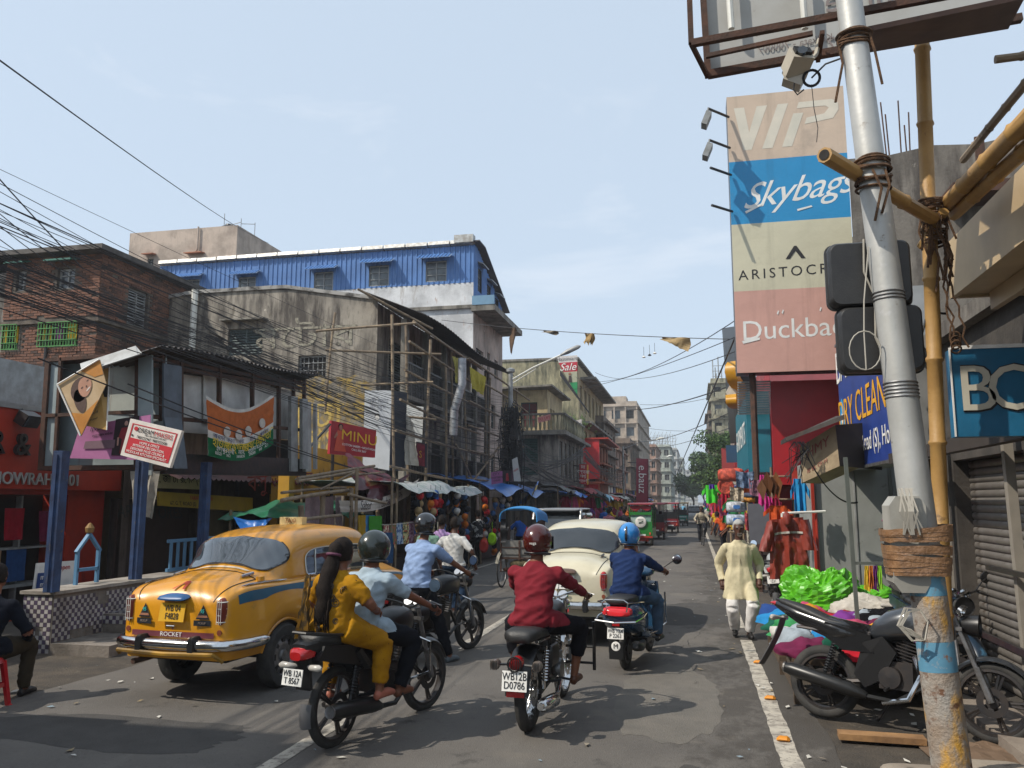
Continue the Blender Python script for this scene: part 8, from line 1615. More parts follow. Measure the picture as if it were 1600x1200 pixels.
# ================= people =================
SKN=M('skin_brown',hexc('7a4e38'),.55,col2=hexc('6a412e'),ns=6,spec=.4);SKD=M('skin_dark',hexc('54362a'),.55,col2=hexc('462c22'),ns=6,spec=.4)
HAIRM=M('hair_black',(.012,.009,.008),.7,col2=(.022,.016,.013),ns=30,bump=.5,bs=90,spec=.12);SHOE=plain('1c1a1a',.5)
def ik(a,c,l1,l2,pole):
    a,c=Vector(a),Vector(c);d=c-a;L_=min(d.length,(l1+l2)*.995);x=(l1*l1-l2*l2+L_*L_)/(2*L_);h=math.sqrt(max(0,l1*l1-x*x));n=d.normalized();p=Vector(pole);p=(p-n*p.dot(n)).normalized();return a+n*x+p*h
def person(label,loc,rz,pel=(0,0,.9),lean=(0,.03),th=.44,head=None,hands=None,feet=None,kneep=((-.2,1,0),(.2,1,0)),elbp=((-1,-.6,-.4),(1,-.6,-.4)),top='cccccc',bot='222233',skin=None,sleeve=.45,hem=.97,shoe=SHOE,vox=.013,hair=True,loose=1.,fat=1.,kurta=0,wide=1.,seed=0,topm=None,botm=None,parent_name='person',group=None,fing=True,turn=0,shsc=1.):
    """one continuous figure; hands/feet = (left, right) wrist and ankle targets in local space, +Y forward"""
    t=thing(parent_name,label,'person',loc,rz,group);pel=Vector(pel);k=th/.44
    ch=pel+Vector((0,lean[0]*.6,th*.58));nk=pel+Vector((0,lean[0],th));hd=Vector(head) if head else nk+Vector((0,lean[1]+.02,.155*k))
    mb=MB();f=fat;w_=.165*wide*k
    lo=kurta if kurta else 0
    st=[(0,pel.y,pel.z-.12*k,.13*f,.10*f),(0,pel.y,pel.z-.02,.165*f,.125*f),(0,pel.y+.1*lean[0],pel.z+.1*k,.155*f,.12*f),(0,(pel.y+ch.y)/2,(pel.z+ch.z)/2+.03,.158*f,.118*f),(0,ch.y,ch.z,.175*f*shsc,.118*f),(0,ch.y+.4*(nk.y-ch.y),ch.z+.10*k,w_*1.03,.10),(0,nk.y-.01,nk.z-.035,.10,.075),(0,nk.y,nk.z+.01,.058,.058)]
    if lo:st=[(0,pel.y+.01,pel.z-lo,.235,.18),(0,pel.y,pel.z-lo*.5,.225,.17),(0,pel.y,pel.z-.02,.20,.15)]+st[2:]
    mb.loft(st,24,2.3,axis='z')
    bones=[]  # (a, b, material function)
    sp=[pel-Vector((0,0,.12+lo)),ch,nk]
    bones+=[(sp[0],ch,'T'),(ch,nk,'T'),(nk+Vector((0,0,.035)),hd,'S')]
    mb.tube([nk-Vector((0,0,.05)),hd-Vector((0,.01,.04))],[.06,.052],12)
    c,s_=math.cos(turn),math.sin(turn)
    def H(x,y,z):return hd+Vector((x*c-y*s_,x*s_+y*c,z))
    def ell(cn,rx,ry,rz_,n=14):
        vs=[]
        mb.lathe([(math.sin(PI*i/n)*1.,-math.cos(PI*i/n)) for i in range(n+1)],(0,0,0),n=18);m=(n+1)*18
        for q in range(len(mb.v)-m,len(mb.v)):v=mb.v[q];mb.v[q]=tuple(Vector(cn)+Vector((v[0]*rx*c-v[1]*ry*s_,v[0]*rx*s_+v[1]*ry*c,v[2]*rz_)))
    ell(H(0,-.005,.012),.075,.094,.105);ell(H(0,.02,-.045),.055,.066,.062);ell(H(0,.088,-.012),.012,.018,.022,8);ell(H(0,.078,.018),.05,.018,.012,8);ell(H(0,.076,-.052),.024,.014,.010,8)
    for s in (-1,1):ell(H(.076*s,-.005,-.005),.010,.018,.028,8)
    hb=MB()
    for i,s in enumerate((-1,1)):
        sh=nk+Vector((w_*s*1.0,-.01,-.09*k));hand=Vector(hands[i]) if hands else sh+Vector((.08*s,.02,-.52*k));l1,l2=.28*k,.255*k;el=ik(sh,hand,l1,l2,elbp[i]);n=(hand-el)
        if n.length>l2*1.3:hand=el+n.normalized()*l2
        sl=sleeve;r0=.062*min(loose,1.12)
        mb.tube([sh+Vector((-.05*s,0,.0)),sh,sh.lerp(el,.5),el],[.052,r0*.94,.050*loose if sl>.2 else .046,(.046 if sl>=.9 else .038)*(loose if sl>.9 else 1)],12)
        mb.tube([el-(el-sh)*.05,el,el.lerp(hand,.5),hand],[.03,.042*(loose if sl>.9 else 1) if sl>.9 else .038,.036 if sl>.9 else .033,.034*loose if sl>.9 else .024],12)
        bones+=[(sh+Vector((-.05*s,0,0)),sh,'T'),(sh,el,('A',min(1,sl*2))),(el,hand,('A',max(0,sl*2-1)) if sl>.5 else 'S')]
        d=(hand-el).normalized();pm=hand+d*.055;X_=Vector((1,0,0));X_=(X_-d*X_.dot(d)).normalized();nn=d.cross(X_).normalized()
        mb.tube([hand-d*.01,hand+d*.03,hand+d*.085],[.024,.036,.030],8);bones.append((hand+d*.012,hand+d*.09,'S'))
        if fing:
            cu=-1 if nn.z>0 else 1
            for q in range(4):b0=hand+d*.075+X_*(-.026+.0175*q);L_=(.030,.036,.034,.026)[q];hb.tube([b0,b0+d*L_,b0+d*(L_*1.4)+nn*cu*L_*.7,b0+d*(L_*.9)+nn*cu*L_*1.3],[.0095,.009,.008,.006],6)
            b0=hand+d*.03-X_*s*.03;hb.tube([b0,b0+d*.03-X_*s*.018,b0+d*.055-X_*s*.012+nn*cu*.012],[.011,.010,.007],6)
        hp_=pel+Vector((.095*s,0,-.03));an=Vector(feet[i]) if feet else Vector((.1*s,0,.08));lt=.43*k;kn=ik(hp_,an,lt,.41*k,kneep[i])
        lg=loose;l0=.85 if lo else lg;mb.tube([hp_,hp_.lerp(kn,.3),kn],[.098*f*l0,.085*f*l0,.062*lg],14);he=hem
        if he>.5:mb.tube([kn-(kn-hp_)*.04,kn,kn.lerp(an,.45),kn.lerp(an,he)],[.05,.062*lg,.058*lg,.048*lg],12)
        mb.tube([kn.lerp(an,.2),kn.lerp(an,.4),an],[.05,.05,.034],10)
        fy=Vector((0,.17,-.035));fy=Vector((.03*s,.16,-.045)) if not feet or len(feet)<4 else Vector(feet[2+i])
        mb.tube([an+Vector((0,-.05,-.05)),an+Vector((0,.0,-.035)),an+fy*.6+Vector((0,0,-.004)),an+fy],[.032,.04,.036,.024],10)
        bones+=[(hp_,kn,'B'),(kn,an,('L',he)),(an+Vector((0,-.03,-.03)),an+fy,'F')]
    me=mb.mesh('tmp',SKN);o=bpy.data.objects.new('tmp',me);COL.objects.link(o);bm=bmesh.new();bm.from_mesh(me);bmesh.ops.recalc_face_normals(bm,faces=bm.faces);bm.to_mesh(me);bm.free()
    m_=o.modifiers.new('r','REMESH');m_.mode='VOXEL';m_.voxel_size=vox;m2=o.modifiers.new('s','SMOOTH');m2.iterations=3;m2.factor=.5
    dg=bpy.context.evaluated_depsgraph_get();dg.update();me2=bpy.data.meshes.new_from_object(o.evaluated_get(dg));bpy.data.objects.remove(o);bpy.data.meshes.remove(me)
    V=np.empty(len(me2.vertices)*3);me2.vertices.foreach_get('co',V);V=V.reshape(-1,3);Nn=np.empty_like(V).ravel();me2.vertices.foreach_get('normal',Nn);Nn=Nn.reshape(-1,3)
    D=[];T_=[]
    for a,b,mm in bones:
        a,b=np.array(a),np.array(b);d=b-a;q=np.clip(((V-a) @ d)/(d @ d),0,1);D.append(np.linalg.norm(V-(a+q[:,None]*d),axis=1)-(.09 if mm=='T' else (.05 if mm in ('B',) else 0)));T_.append(q)
    D=np.array(D);T_=np.array(T_);bi=D.argmin(0);mat=np.zeros(len(V),int)
    for j,(a,b,mm) in enumerate(bones):
        q=bi==j
        if mm=='S':mat[q]=0
        elif mm=='T':mat[q]=1
        elif mm=='B':mat[q]=2
        elif mm=='F':mat[q]=3
        elif mm[0]=='A':mat[q]=np.where(T_[j][q]<mm[1],1,0)
        else:mat[q]=np.where(T_[j][q]<mm[1],2,0)
    hz=pel.z-lo-.06
    if lo:mat[(mat==2) & (V[:,2]>hz+.07)]=1
    else:mat[(mat==2) & (V[:,2]>hz) & (np.abs(V[:,1]-pel.y)<.13)]=1;mat[(mat==1) & (V[:,2]<hz) & (np.linalg.norm(V[:,:2]-np.array(pel)[:2],axis=1)<.45) & (lo==0)]=2
    mat[(V[:,2]>nk.z+.012) & (np.linalg.norm(V-np.array(hd),axis=1)<.2)]=0
    fz=2.2 if kurta else 13.;fx=11. if kurta else 6.
    rg=np.array([1-2.4*abs(noise.noise(Vector((v[0]*fx+seed,v[1]*fx,v[2]*fz-v[0]*5))))+.5*(1-2*abs(noise.noise(Vector((v[0]*15,v[1]*15+seed,v[2]*fz*2))))) for v in V]);V=V+Nn*(rg*.0095*((mat==1)*1.+(mat==2)*.8))[:,None]
    me2.vertices.foreach_set('co',V.ravel());me2.materials.clear();tm=topm or cloth(top);bmt=botm or cloth(bot)
    for m in (skin or SKN,tm,bmt,shoe):me2.materials.append(m)
    me2.polygons.foreach_set('material_index',[int(np.bincount(mat[list(p.vertices)]).argmax()) for p in me2.polygons])
    if fing:
        bm=bmesh.new();bm.from_mesh(me2);tmp=hb.mesh('h',SKN);bm.from_mesh(tmp);bm.to_mesh(me2);bm.free()
    me2.polygons.foreach_set('use_smooth',[True]*len(me2.polygons));me2.name='body';o=bpy.data.objects.new('body',me2);COL.objects.link(o);o.parent=t;reg(o,MW[t.name])
    if hair:
        m=MB();
        def hf(u,v):
            a=2*PI*u;e=-.62+(PI/2+.62)*v;d=Vector((math.cos(a)*math.cos(e),math.sin(a)*math.cos(e),math.sin(e)));kx=1.06+.05*noise.noise(d*4+Vector((seed,0,0)))
            if d.y>.25 and d.z<.42:kx=.80
            return H(d.x*.079*kx,-.010+d.y*.098*kx,.016+d.z*.110*kx)
        m.grid(hf,28,14);m.build('hair',HAIRM if hair is True else hair,t,smooth='all')
        if turn or rz>2:
            for s in (-1,1):
                e=MB();e.lathe([(0,.004),(.011,.002),(.012,0)],H(.03*s,.083,.006),(0,1,0),n=8);e.build('eye',SHOE,t)
    return t,hd,nk
def helmet(t,hd,m,visor=False,open_=False,r=1.):
    b=MB();
    def f(u,v):
        a=2*PI*u;e=-1.0+(PI/2+1.0)*v;d=Vector((math.cos(a)*math.cos(e),math.sin(a)*math.cos(e),math.sin(e)));e0=.42 if d.y>.45*1 and d.z<.30 else 1
        if open_ and d.z<-.35:e0=.97
        k=1 if e0==1 or open_ else .86
        return Vector(hd)+Vector((d.x*.128*k,-.01+d.y*.155*k,.03+d.z*(.142 if d.z>0 else .15)*1.0))*1.0 if r==1 else Vector(hd)+Vector((d.x*.128*k*r,-.01+d.y*.155*k*r,.03+d.z*.145*r))
    b.grid(f,36,18);o=b.build('helmet',m,t,smooth='all');b=MB();b.torus(Vector(hd)+Vector((0,-.01,-.085)),(0,.1,1),.108,.012,28,6);b.build('helmet_trim',BLACK,o,smooth=True)
    if visor:b=MB();b.grid(lambda u,v:Vector(hd)+Vector((.136*math.cos(.25+2.64*u),.01+.158*math.sin(.25+2.64*u),.06-.11*v)),16,4);b.build('visor',GLASSD,o,smooth='all',fix=False)
    return o
# 1 pillion pair
mm=MW[M1.name];rz1=M1.rotation_euler[2];lw=mm.translation
YK=M('yellow_kurta',hexc('ac7c16'),.85,col2=hexc('96690f'),ns=5,bump=.3,bs=120,spec=.15,layers=((hexc('2c1c10'),16,.665,.68),));YS2=M('yellow_salwar',hexc('a47412'),.85,col2=hexc('90640e'),ns=5,bump=.3,bs=120,spec=.15,layers=((hexc('3c2610'),34,.66,.68),))
W1,hd,nk=person('woman in yellow printed kurta with long dark ponytail riding pillion',lw,rz1,pel=(0,-.03,.93),lean=(.04,.03),th=.38,hands=((-.16,.22,1.0),(.20,.24,1.0)),feet=((-.2,.2,.36),(.24,.25,.40)),kneep=((-.5,1,.5),(.5,1,.5)),topm=YK,botm=YS2,sleeve=.4,hem=.85,loose=1.2,skin=SKN,shoe=M('sandal_pink',hexc('a5604c'),.6),seed=1,wide=.95)
b=MB();pts=[hd+Vector((0,-.07,.07)),hd+Vector((.01,-.13,.02)),hd+Vector((0,-.14,-.08)),nk+Vector((-.01,-.15,-.1)),nk+Vector((.0,-.155,-.22)),nk+Vector((-.02,-.15,-.32)),nk+Vector((-.02,-.14,-.40))];b.tube([tuple(p) for p in cr(pts,4)],[.04,.05,.055,.05,.045,.042,.045]+[.058,.062,.066,.064]*3+[.06,.06]+[.05,.038,.022,.008],12)
for k in range(40):a=rnd.uniform(-.04,.04);b.tube([pts[2]+Vector((a,0,0)),pts[4]+Vector((a*1.5,-.03,0)),pts[5]+Vector((a*1.8,-.03*rnd.random()-.015,-.02)),pts[6]+Vector((a*1.9,-.02,-rnd.uniform(0,.08)))],[.006,.006,.005,.001],4)
b.build('ponytail',HAIRM,W1,smooth='all');b=MB();b.torus(pts[1]+Vector((0,0,-.02)),(0,.2,1),.05,.012,16,6);b.build('hair_tie',plain('5a2a44'),W1)
for k in range(16):
    a=rnd.uniform(-1.1,1.25);z=.90+.035*k*(.7+.3*rnd.random());rx,ry=.172-.02*(z-.95)/.3,.128;c=Vector((rx*math.sin(a),-.03-ry*math.cos(a)+.05*(z-.93),z));n=Vector((math.sin(a),-math.cos(a),0));b=MB();r=rnd.uniform(.016,.03)
    if z>1.25:continue
    b.torus(c+n*.004,n,r,.0035,16,5);b.torus(c+n*.004,n,r*.5,.003,12,5);b.build('print_ring',SHOE,W1)
b,f=hang((-.22,-.12,1.28),(-.13,-.16,1.30),(-.14,-.17,.85),(-.27,-.14,.80),8,12,.05,seed=4);b.build('scarf',M('brown_scarf',hexc('4a3a20'),.9,col2=hexc('8a6418'),ns=14,lo=.48,hi=.54),W1,smooth=True)
hz=.97
def bars():return ((-.31,.87,hz),(.31,.87,hz))
P1,hd,nk=person('man in pale grey short sleeved shirt and dark green helmet driving the black motorcycle',lw,rz1,pel=(0,.33,.88),lean=(.10,.03),th=.42,hands=bars(),feet=((-.2,.55,.36),(.22,.55,.36)),kneep=((-.5,1,.5),(.5,1,.5)),elbp=((-1,-.4,-.8),(1,-.4,-.8)),top='9fb0bc',bot='17191f',sleeve=.46,seed=2,hair=False,shoe=SKN,loose=1.12);helmet(P1,hd,M('helmet_dark',(.02,.028,.024),.25,coat=.5),open_=True)
P2,hd,nk=person('man in dark red shirt and glossy maroon helmet on the classic motorcycle',MW[M2.name].translation,m2rz,pel=(0,.17,.88),lean=(.10,.03),th=.45,hands=((-.30,.86,1.0),(.33,.86,1.0)),feet=((-.24,.5,.36),(.27,.52,.36)),kneep=((-.6,1,.5),(.75,1,.5)),elbp=((-1,-.4,-.6),(1,-.4,-.8)),top='7c2630',bot='14141a',sleeve=.98,hem=.6,seed=3,hair=False,shoe=M('brown_shoe',hexc('5a3420'),.5),loose=1.08,wide=1.1);o=helmet(P2,hd,M('helmet_maroon',hexc('4a1512'),.22,coat=.6),visor=True);text('vega',.035,Vector(hd)+Vector((0,-.171,.01)),(1,0,0),(0,0,1),INKW,P2,.001,W=False)
P3,hd,nk=person('man in pale blue shirt and black helmet on the motorcycle beside the taxi',MW[M3.name].translation,m3rz,pel=(0,.22,.93),lean=(.12,.03),th=.46,hands=bars(),feet=((-.2,.5,.36),(.34,.42,.08)),kneep=((-.5,1,.5),(.6,1,.2)),elbp=((-1,-.4,-.6),(1,-.4,-.6)),top='8aa0c4',bot='14161c',sleeve=.46,seed=4,hair=False,shoe=plain('5c6468'),loose=1.1,fat=1.08,wide=1.08);helmet(P3,hd,M('helmet_black',(.015,.015,.016),.15,coat=.8),visor=True)
P4,hd,nk=person('man in navy shirt and jeans wearing a bright blue helmet on the scooter',MW[SC.name].translation,R(-9),pel=(0,.12,.86),lean=(.12,.03),th=.43,hands=((-.30,.80,1.02),(.32,.80,1.02)),feet=((-.16,.62,.36),(.26,.52,.32)),kneep=((-.4,1,.7),(.6,1,.6)),elbp=((-1,-.4,-.6),(1,-.4,-.7)),top='1f3158',bot='4a6078',sleeve=.9,seed=5,hair=False,loose=1.08);o=helmet(P4,hd,M('helmet_blue',hexc('2a7fc4'),.15,coat=1.),visor=False);b=MB();b.tube([Vector(hd)+Vector((0,-.17*math.cos(a),.03+.148*math.sin(a))) for a in (-.5,-.2,.1,.4,.7)],[.012,.02,.016,.012,.008],4);b.build('helmet_stripe',BLACK,o)
# old man walking toward us
OM,hd,nk=person('old white haired man in loose cream kurta and white dhoti walking toward the camera',P(1160,997,Z=0),PI+R(3),pel=(0,0,.86),lean=(.02,.02),th=.46,hands=((-.25,.06,.78),(.25,-.02,.76)),feet=((-.08,.12,.09),(.08,-.08,.09)),top='cabf9e',bot='d8d4d0',sleeve=.99,hem=.92,kurta=.33,elbp=((-.5,-1,0),(.5,-1,0)),seed=6,skin=SKD,hair=M('hair_white',hexc('a8a6a2'),.8,bump=.6,bs=80),loose=1.3,shoe=SHOE,vox=.011,wide=.98)
b=MB();b.loft([(0,hd.y+.072,hd.z-.066,.03,.012),(0,hd.y+.084,hd.z-.062,.034,.010)],10,2.2)
b.loft([(0,hd.y+.05,hd.z-.09,.03,.02),(0,hd.y+.075,hd.z-.085,.035,.02)],10,2.2);b.build('stubble',M('stubble_grey',hexc('6e625a'),.9),OM,smooth=True)
b=MB();[b.tube([hd+Vector((.045*s,.084,.024)),hd+Vector((.018*s,.093,.022))],.005,4) for s in (-1,1)];b.build('eyebrow',M('hair_white',(0,0,0)),OM);b=MB();b.tube([(-.06,.115,1.2),(-.0,.13,1.12),(.0,.135,1.0)],.003,4);b.build('neck_cord',plain('5a4a38'),OM)
# pedestrians near the cap stall
def walker(label,px,py,rz,top,bot,seed,th=.45,skin=SKD,sleeve=.46,vox=.017,**k):
    return person(label,P(px,py,Z=0),rz,pel=(0,0,.87),th=th,feet=((-.09,.16,.08),(.1,-.14,.1)) if seed % 2 else ((-.12,0,.08),(.12,0,.08)),top=top,bot=bot,skin=skin,sleeve=sleeve,seed=seed,vox=vox,**k)
walker('man in white T-shirt and jeans with dark cap walking past the cap stall',708,962,R(-12),'c9c8c4','24364c',11,hands=((-.25,.06,.82),(.34,.1,.84)),loose=1.15)
t=[o for o in COL.objects if o.get('label','').startswith('man in white T-shirt')][0];b=MB();b.lathe([(.098,.0),(.096,.05),(.07,.10),(0,.125)],(0,.05,1.47),n=18);b.build('cap',plain('22242a'),t,smooth=True)
walker('man in lilac shirt walking beside the cap stall',688,940,R(-6),'a98ab8','2a2c34',12);walker('short person in green checked shirt partly hidden by the blue shirted rider',668,945,R(0),'7fa08c','2a2a30',13,th=.40)
walker('man in black and white striped shirt standing at the cap stall looking down',747,882,R(60),'8a8c8e','1c1e22',14,hands=((-.1,.3,1.05),(.12,.3,1.05)),topm=M('striped_shirt',hexc('b8b8b4'),.9,col2=hexc('1e2024'),ns=5,lo=.49,hi=.51))
walker('person in dark slate shirt bending at the cap stall',722,887,R(30),'2c3442','1c1e22',16,hands=((-.2,.3,1.1),(.12,.35,1.1)),sleeve=.9);walker('man in black T-shirt standing beyond the cycle rickshaw',858,868,R(190),'1e2024','2a2a30',18)
walker('pink shirted pedestrian with a backpack beyond the grey estate car',952,858,R(-5),'b0707c','2a2a30',21);walker('pedestrian in dark jacket with black backpack beside the pink shirted one',976,858,R(-8),'23252c','2a2c34',22)
person('cyclist in pale shirt and blue cap riding toward the camera',(.25,37.6,0),PI+R(4),pel=(0,.28,.98),th=.42,lean=(.12,.02),hands=((-.25,.72,1.02),(.25,.72,1.02)),feet=((-.1,.42,.42),(.1,.45,.2)),kneep=((-.2,1,.4),(.2,1,.4)),top='a89f8c',bot='23252c',skin=SKD,vox=.022,sleeve=.95,seed=31,fing=False)
# seated man bottom left on red stool
person('dark haired person in dark navy top sitting on the red stool at the left edge',P(-44,1105,Z=0),R(10),pel=(0,0,.52),lean=(.16,.04),th=.46,hands=((-.2,.42,.5),(.22,.42,.5)),feet=((-.18,.42,.08),(.2,.42,.08)),kneep=((-.3,.6,1),(.3,.6,1)),top='10141f',bot='3a3226',sleeve=.95,seed=8,fat=1.15,wide=1.1,loose=1.1)
REDP=M('red_plastic',hexc('b01622'),.3,col2=hexc('980f1a'),coat=.3);t=thing('plastic_stool','moulded red plastic stool under the seated person','stool',P(-40,1112,Z=0));t.rotation_euler[2]=.3
b=MB();b.loft([(0,0,.40,.17,.17),(0,0,.43,.16,.16),(0,0,.44,.15,.15)],20,5,axis='z');b.build('seat',REDP,t,smooth=True)
for sx in (-1,1):
    for sy in (-1,1):b=MB();b.tube([(.14*sx,.14*sy,.41),(.19*sx,.19*sy,.02),(.195*sx,.195*sy,0)],[.03,.026,.034],5);b.build('leg',REDP,t)
b=MB();[b.box((0,.165*s,.2),(.32,.012,.035)) for s in (-1,1)];[b.box((.165*s,0,.2),(.012,.32,.035)) for s in (-1,1)];b.build('brace',REDP,t)
# crowd: a few full figures reused with other clothes
base=[person('far pedestrian in rust coloured shirt walking among the left stalls',(-4.9,27,0),R(-5),pel=(0,0,.87),th=.44,feet=((-.09,.17,.08),(.1,-.15,.1)),top='a8502c',bot='2c2e38',vox=.03,seed=41,fing=False)[0],person('far pedestrian in wine shirt standing sideways at the left stalls',(-5.0,31,0),R(80),pel=(0,0,.86),th=.44,hands=((-.2,.3,1.0),(.2,.25,1.1)),top='6a2434',bot='3a3a40',vox=.03,seed=42,fing=False,sleeve=.9)[0]]
cnm={'b02a34':'red','2a5aa8':'blue','c9a227':'mustard','c0bcb4':'white','2f7d4a':'green','c2557a':'pink','6a3f86':'purple','d2722c':'orange','22262e':'black','6fa8c9':'sky blue','9a917a':'khaki'}
g=random.Random(77);ck=list(cnm);used=set()
for i in range(34):
    far=i>=22;right=i % 3==2;y=(24+i*1.7) if not far else 62+(i-22)*6;x=g.uniform(-5.6,-4.3) if not right else g.uniform(.6,1.7);y=y+(18 if right else 0);c1=ck[i % len(ck)];c2=g.choice(['22262e','2a3448','6a5a48','8a8a86']);b_=base[i % 2];bc='cloth_a8502c' if i % 2==0 else 'cloth_6a2434';bb_='cloth_2c2e38' if i % 2==0 else 'cloth_3a3a40'
    if i>30:x=g.uniform(-3.5,-.5)
    copy_tree(b_,loc=(x,y,0),rz=g.choice([0,PI,.4,-.5,1.6,-1.2]),label='pedestrian in %s top %s, %s walker of that row' % (cnm[c1],'on the right pavement' if right else 'along the left stalls',['nearest','second','third','fourth','fifth','sixth','seventh','eighth','ninth','tenth','eleventh','twelfth','thirteenth','fourteenth','fifteenth','sixteenth','seventeenth','eighteenth','nineteenth','twentieth','twenty-first','twenty-second','twenty-third'][i//3 if right else i-(i+1)//3]),group='pedestrians farther down the street',mats={bc:cloth(c1),bb_:cloth(c2)})
# hawkers bending at the right stalls
person('hawker in ochre shirt bending forward over the goods on the right',P(1158,868,Z=0),R(80),pel=(0,0,.8),lean=(.3,.1),th=.36,hands=((-.15,.62,.78),(.15,.6,.74)),top='a8782c',bot='23252c',vox=.02,sleeve=.4,seed=51,skin=SKN);person('man with bright orange shoulder cloth stooping beside the ochre shirted hawker',P(1132,860,Z=0),R(60),pel=(0,0,.84),lean=(.22,.05),th=.38,hands=((-.2,.4,.7),(.2,.4,.7)),top='c8542a',bot='23252c',vox=.022,sleeve=.2,seed=52,skin=SKN)
# ================= right pavement goods =================
LIME=M('lime_plastic',hexc('5cb01c'),.4,col2=hexc('418c12'),ns=3,spec=.6,layers=((hexc('1f3a10'),7,.69,.72,(1,3,1)),))
heap('plastic_heap','big crumpled heap of bright lime green plastic sheeting','heap',(1.62,11.9,.42),(.5,.42,.46),LIME,3,64,32,.45,crease=2.4);heap('plastic_heap','smaller fold of lime green plastic trailing to the right of the heap','heap',(2.2,12.1,.42),(.4,.3,.26),LIME,7,50,24,.4,crease=1.8)
heap('white_sheet_heap','rumpled white sheet beside the lime plastic','heap',(2.05,11.1,.40),(.42,.3,.26),cloth('b8b2a8'),5,60,28,.35,crease=1.8);heap('black_cloth_heap','heap of black cloth behind the parked motorcycle seat','heap',(2.0,10.2,.38),(.42,.3,.24),cloth('101014'),6,50,24,.35,crease=1.6)
t=thing('display_table','low wooden table spread with folded clothes beside the edge line','table',(1.35,9.6,0));WD=M('grey_wood',hexc('5c4c3a'),.85,col2=hexc('40342a'),ns=4,bump=.4,bs=30)
b=MB();b.bb(.84,2.2,8.3,11.2,.36,.42);b.build('tabletop',WD,t,W=True)
for x in (.88,2.1):
    for y in (8.36,9.7,11.1):b=MB();b.bb(x-.035,x+.035,y-.035,y+.035,0,.36);b.build('leg',WD,t,W=True)
b=MB();b.bb(.85,.89,8.4,11.1,.1,.15);b.build('stretcher',WD,t,W=True)
fc=[('6a2444','wine'),('1f5a48','dark green'),('b01e2c','red'),('7a3a8a','purple'),('9aa4ac','pale grey'),('2a80b8','bright blue'),('c88a2c','orange yellow'),('8a2a34','crimson'),('c8c4bc','white'),('2c4a86','navy'),('b84a6a','pink'),('5a6a6c','slate'),('3a8a54','green'),('8a7a9a','lilac'),('aab0b8','silver')]
pl_=['front corner','front edge','road side','middle','rear']
for i in range(26):
    c_,nm=fc[i % 15];x=.98+(i % 4)*.3+rnd.uniform(-.06,.06);y=8.5+(i//4)*.42+rnd.uniform(-.08,.08);heap('folded_cloth','crumpled %s cloth on the low table, %s' % (nm,['row nearest the motorcycle','second row','third row','fourth row','fifth row','sixth row','row nearest the lime heap'][i//4]),'cloth',(x,y,.42),(.2+rnd.random()*.06,.22,.12+.07*rnd.random()),cloth(c_),i,26,12,.5,group='clothes heaped on the low table',crease=1.6)
# raincoat on a hanger and its stand
t=thing('raincoat','brick red hooded plastic raincoat with reflective band hanging from a rod','raincoat',(1.33,12.6,.75));RC=M('raincoat_red',hexc('8a3a2c'),.35,col2=hexc('742c22'),ns=3,spec=.6,bump=.2,bs=12)
q=[P(1203,812,Y=12.6),P(1255,808,Y=12.6),P(1268,903,Y=12.6),P(1203,905,Y=12.6)]
b,f=hang(*q,30,20,.07,seed=3,fold=2.6);b.build('coat',RC,t,W=True,smooth=True)
b=MB();b.sheet(lambda u,v:f(.04+.92*u,.24+.035*v)+Vector((0,-.03,.02*math.sin(PI*u))),20,2,.003);b.build('reflective_band',plain('a8a49c',.3),t,W=True)
for s,(a,c_) in ((-1,(P(1205,815,Y=12.6),P(1198,862,Y=12.55))),(1,(P(1254,812,Y=12.6),P(1268,860,Y=12.55)))):b=MB();b.sheet(lambda u,v:a.lerp(c_,u)+Vector(((v-.5)*(.12+.06*u),.03*math.sin(v*7+u*3),0)),8,8,.03);b.build('sleeve',RC,t,W=True,smooth=True)
b=MB();c=P(1229,806,Y=12.55);b.loft([(c.x,c.y-.06,c.z-.07,.02,.05),(c.x,c.y-.03,c.z-.05,.06,.10),(c.x,c.y+.02,c.z-.04,.055,.10),(c.x,c.y+.04,c.z-.04,.02,.06)],16,2.2);b.build('hood',RC,t,W=True,smooth=True)
t=thing('clothes_rail','white metal rod stand from which the raincoat hangs','rail',(1.5,12.7,0));b=MB();b.tube([P(1222,802,Y=12.7),P(1290,799,Y=12.7)],.018,6);b.tube([P(1222,802,Y=12.7),P(1222,808,Y=12.7)],.018,6);b.build('rod',WHITEP,t,W=True);b=MB();c=P(1275,800,Y=12.75);b.tube([c,(c.x,c.y,0)],.02,6);b.build('post',RED,t,W=True)
# garments hung above
for i,(px0,px1,y0,y1,Y,c_,st_,lab) in enumerate(((1241,1257,748,798,13.2,'2f8fc8','shirt','bright blue printed garment in plastic hanging under the sign box'),(1185,1196,742,786,14,'c03c84','dress','narrow magenta dress hanging at the left of the row'),(1194,1207,776,800,14,'d03c90','kid','bright pink shorts hanging low in the row'),(1206,1218,778,796,14,'8c2440','kid','wine coloured shorts beside the bright pink ones'),(1203,1228,790,815,13.6,'c8542a','shirt','orange garment behind the raincoat hood'),(1103,1120,758,785,25,'4cc83c','shirt','lime green T-shirt with purple neck hanging over the road edge'),(1127,1140,766,790,22,'a82438','kid','dark red romper hanging beside the embroidered hoop'),(1153,1170,755,776,19,'e0703c','towel','bright orange bag hanging over the mattresses'),(1130,1142,785,800,22,'b84a3a','kid','small red garment hanging low far right'),(1108,1116,757,764,24.9,'5a3f9c','towel','purple collar panel of the lime green T-shirt'))):
    c=P((px0+px1)/2,y0,Y=Y);zc=Y;garment('hung_garment',lab,c,(px1-px0)/FP*zc,(y1-y0)/FP*zc,c_,seed=i,style=st_,group='garments hung along the right pavement')
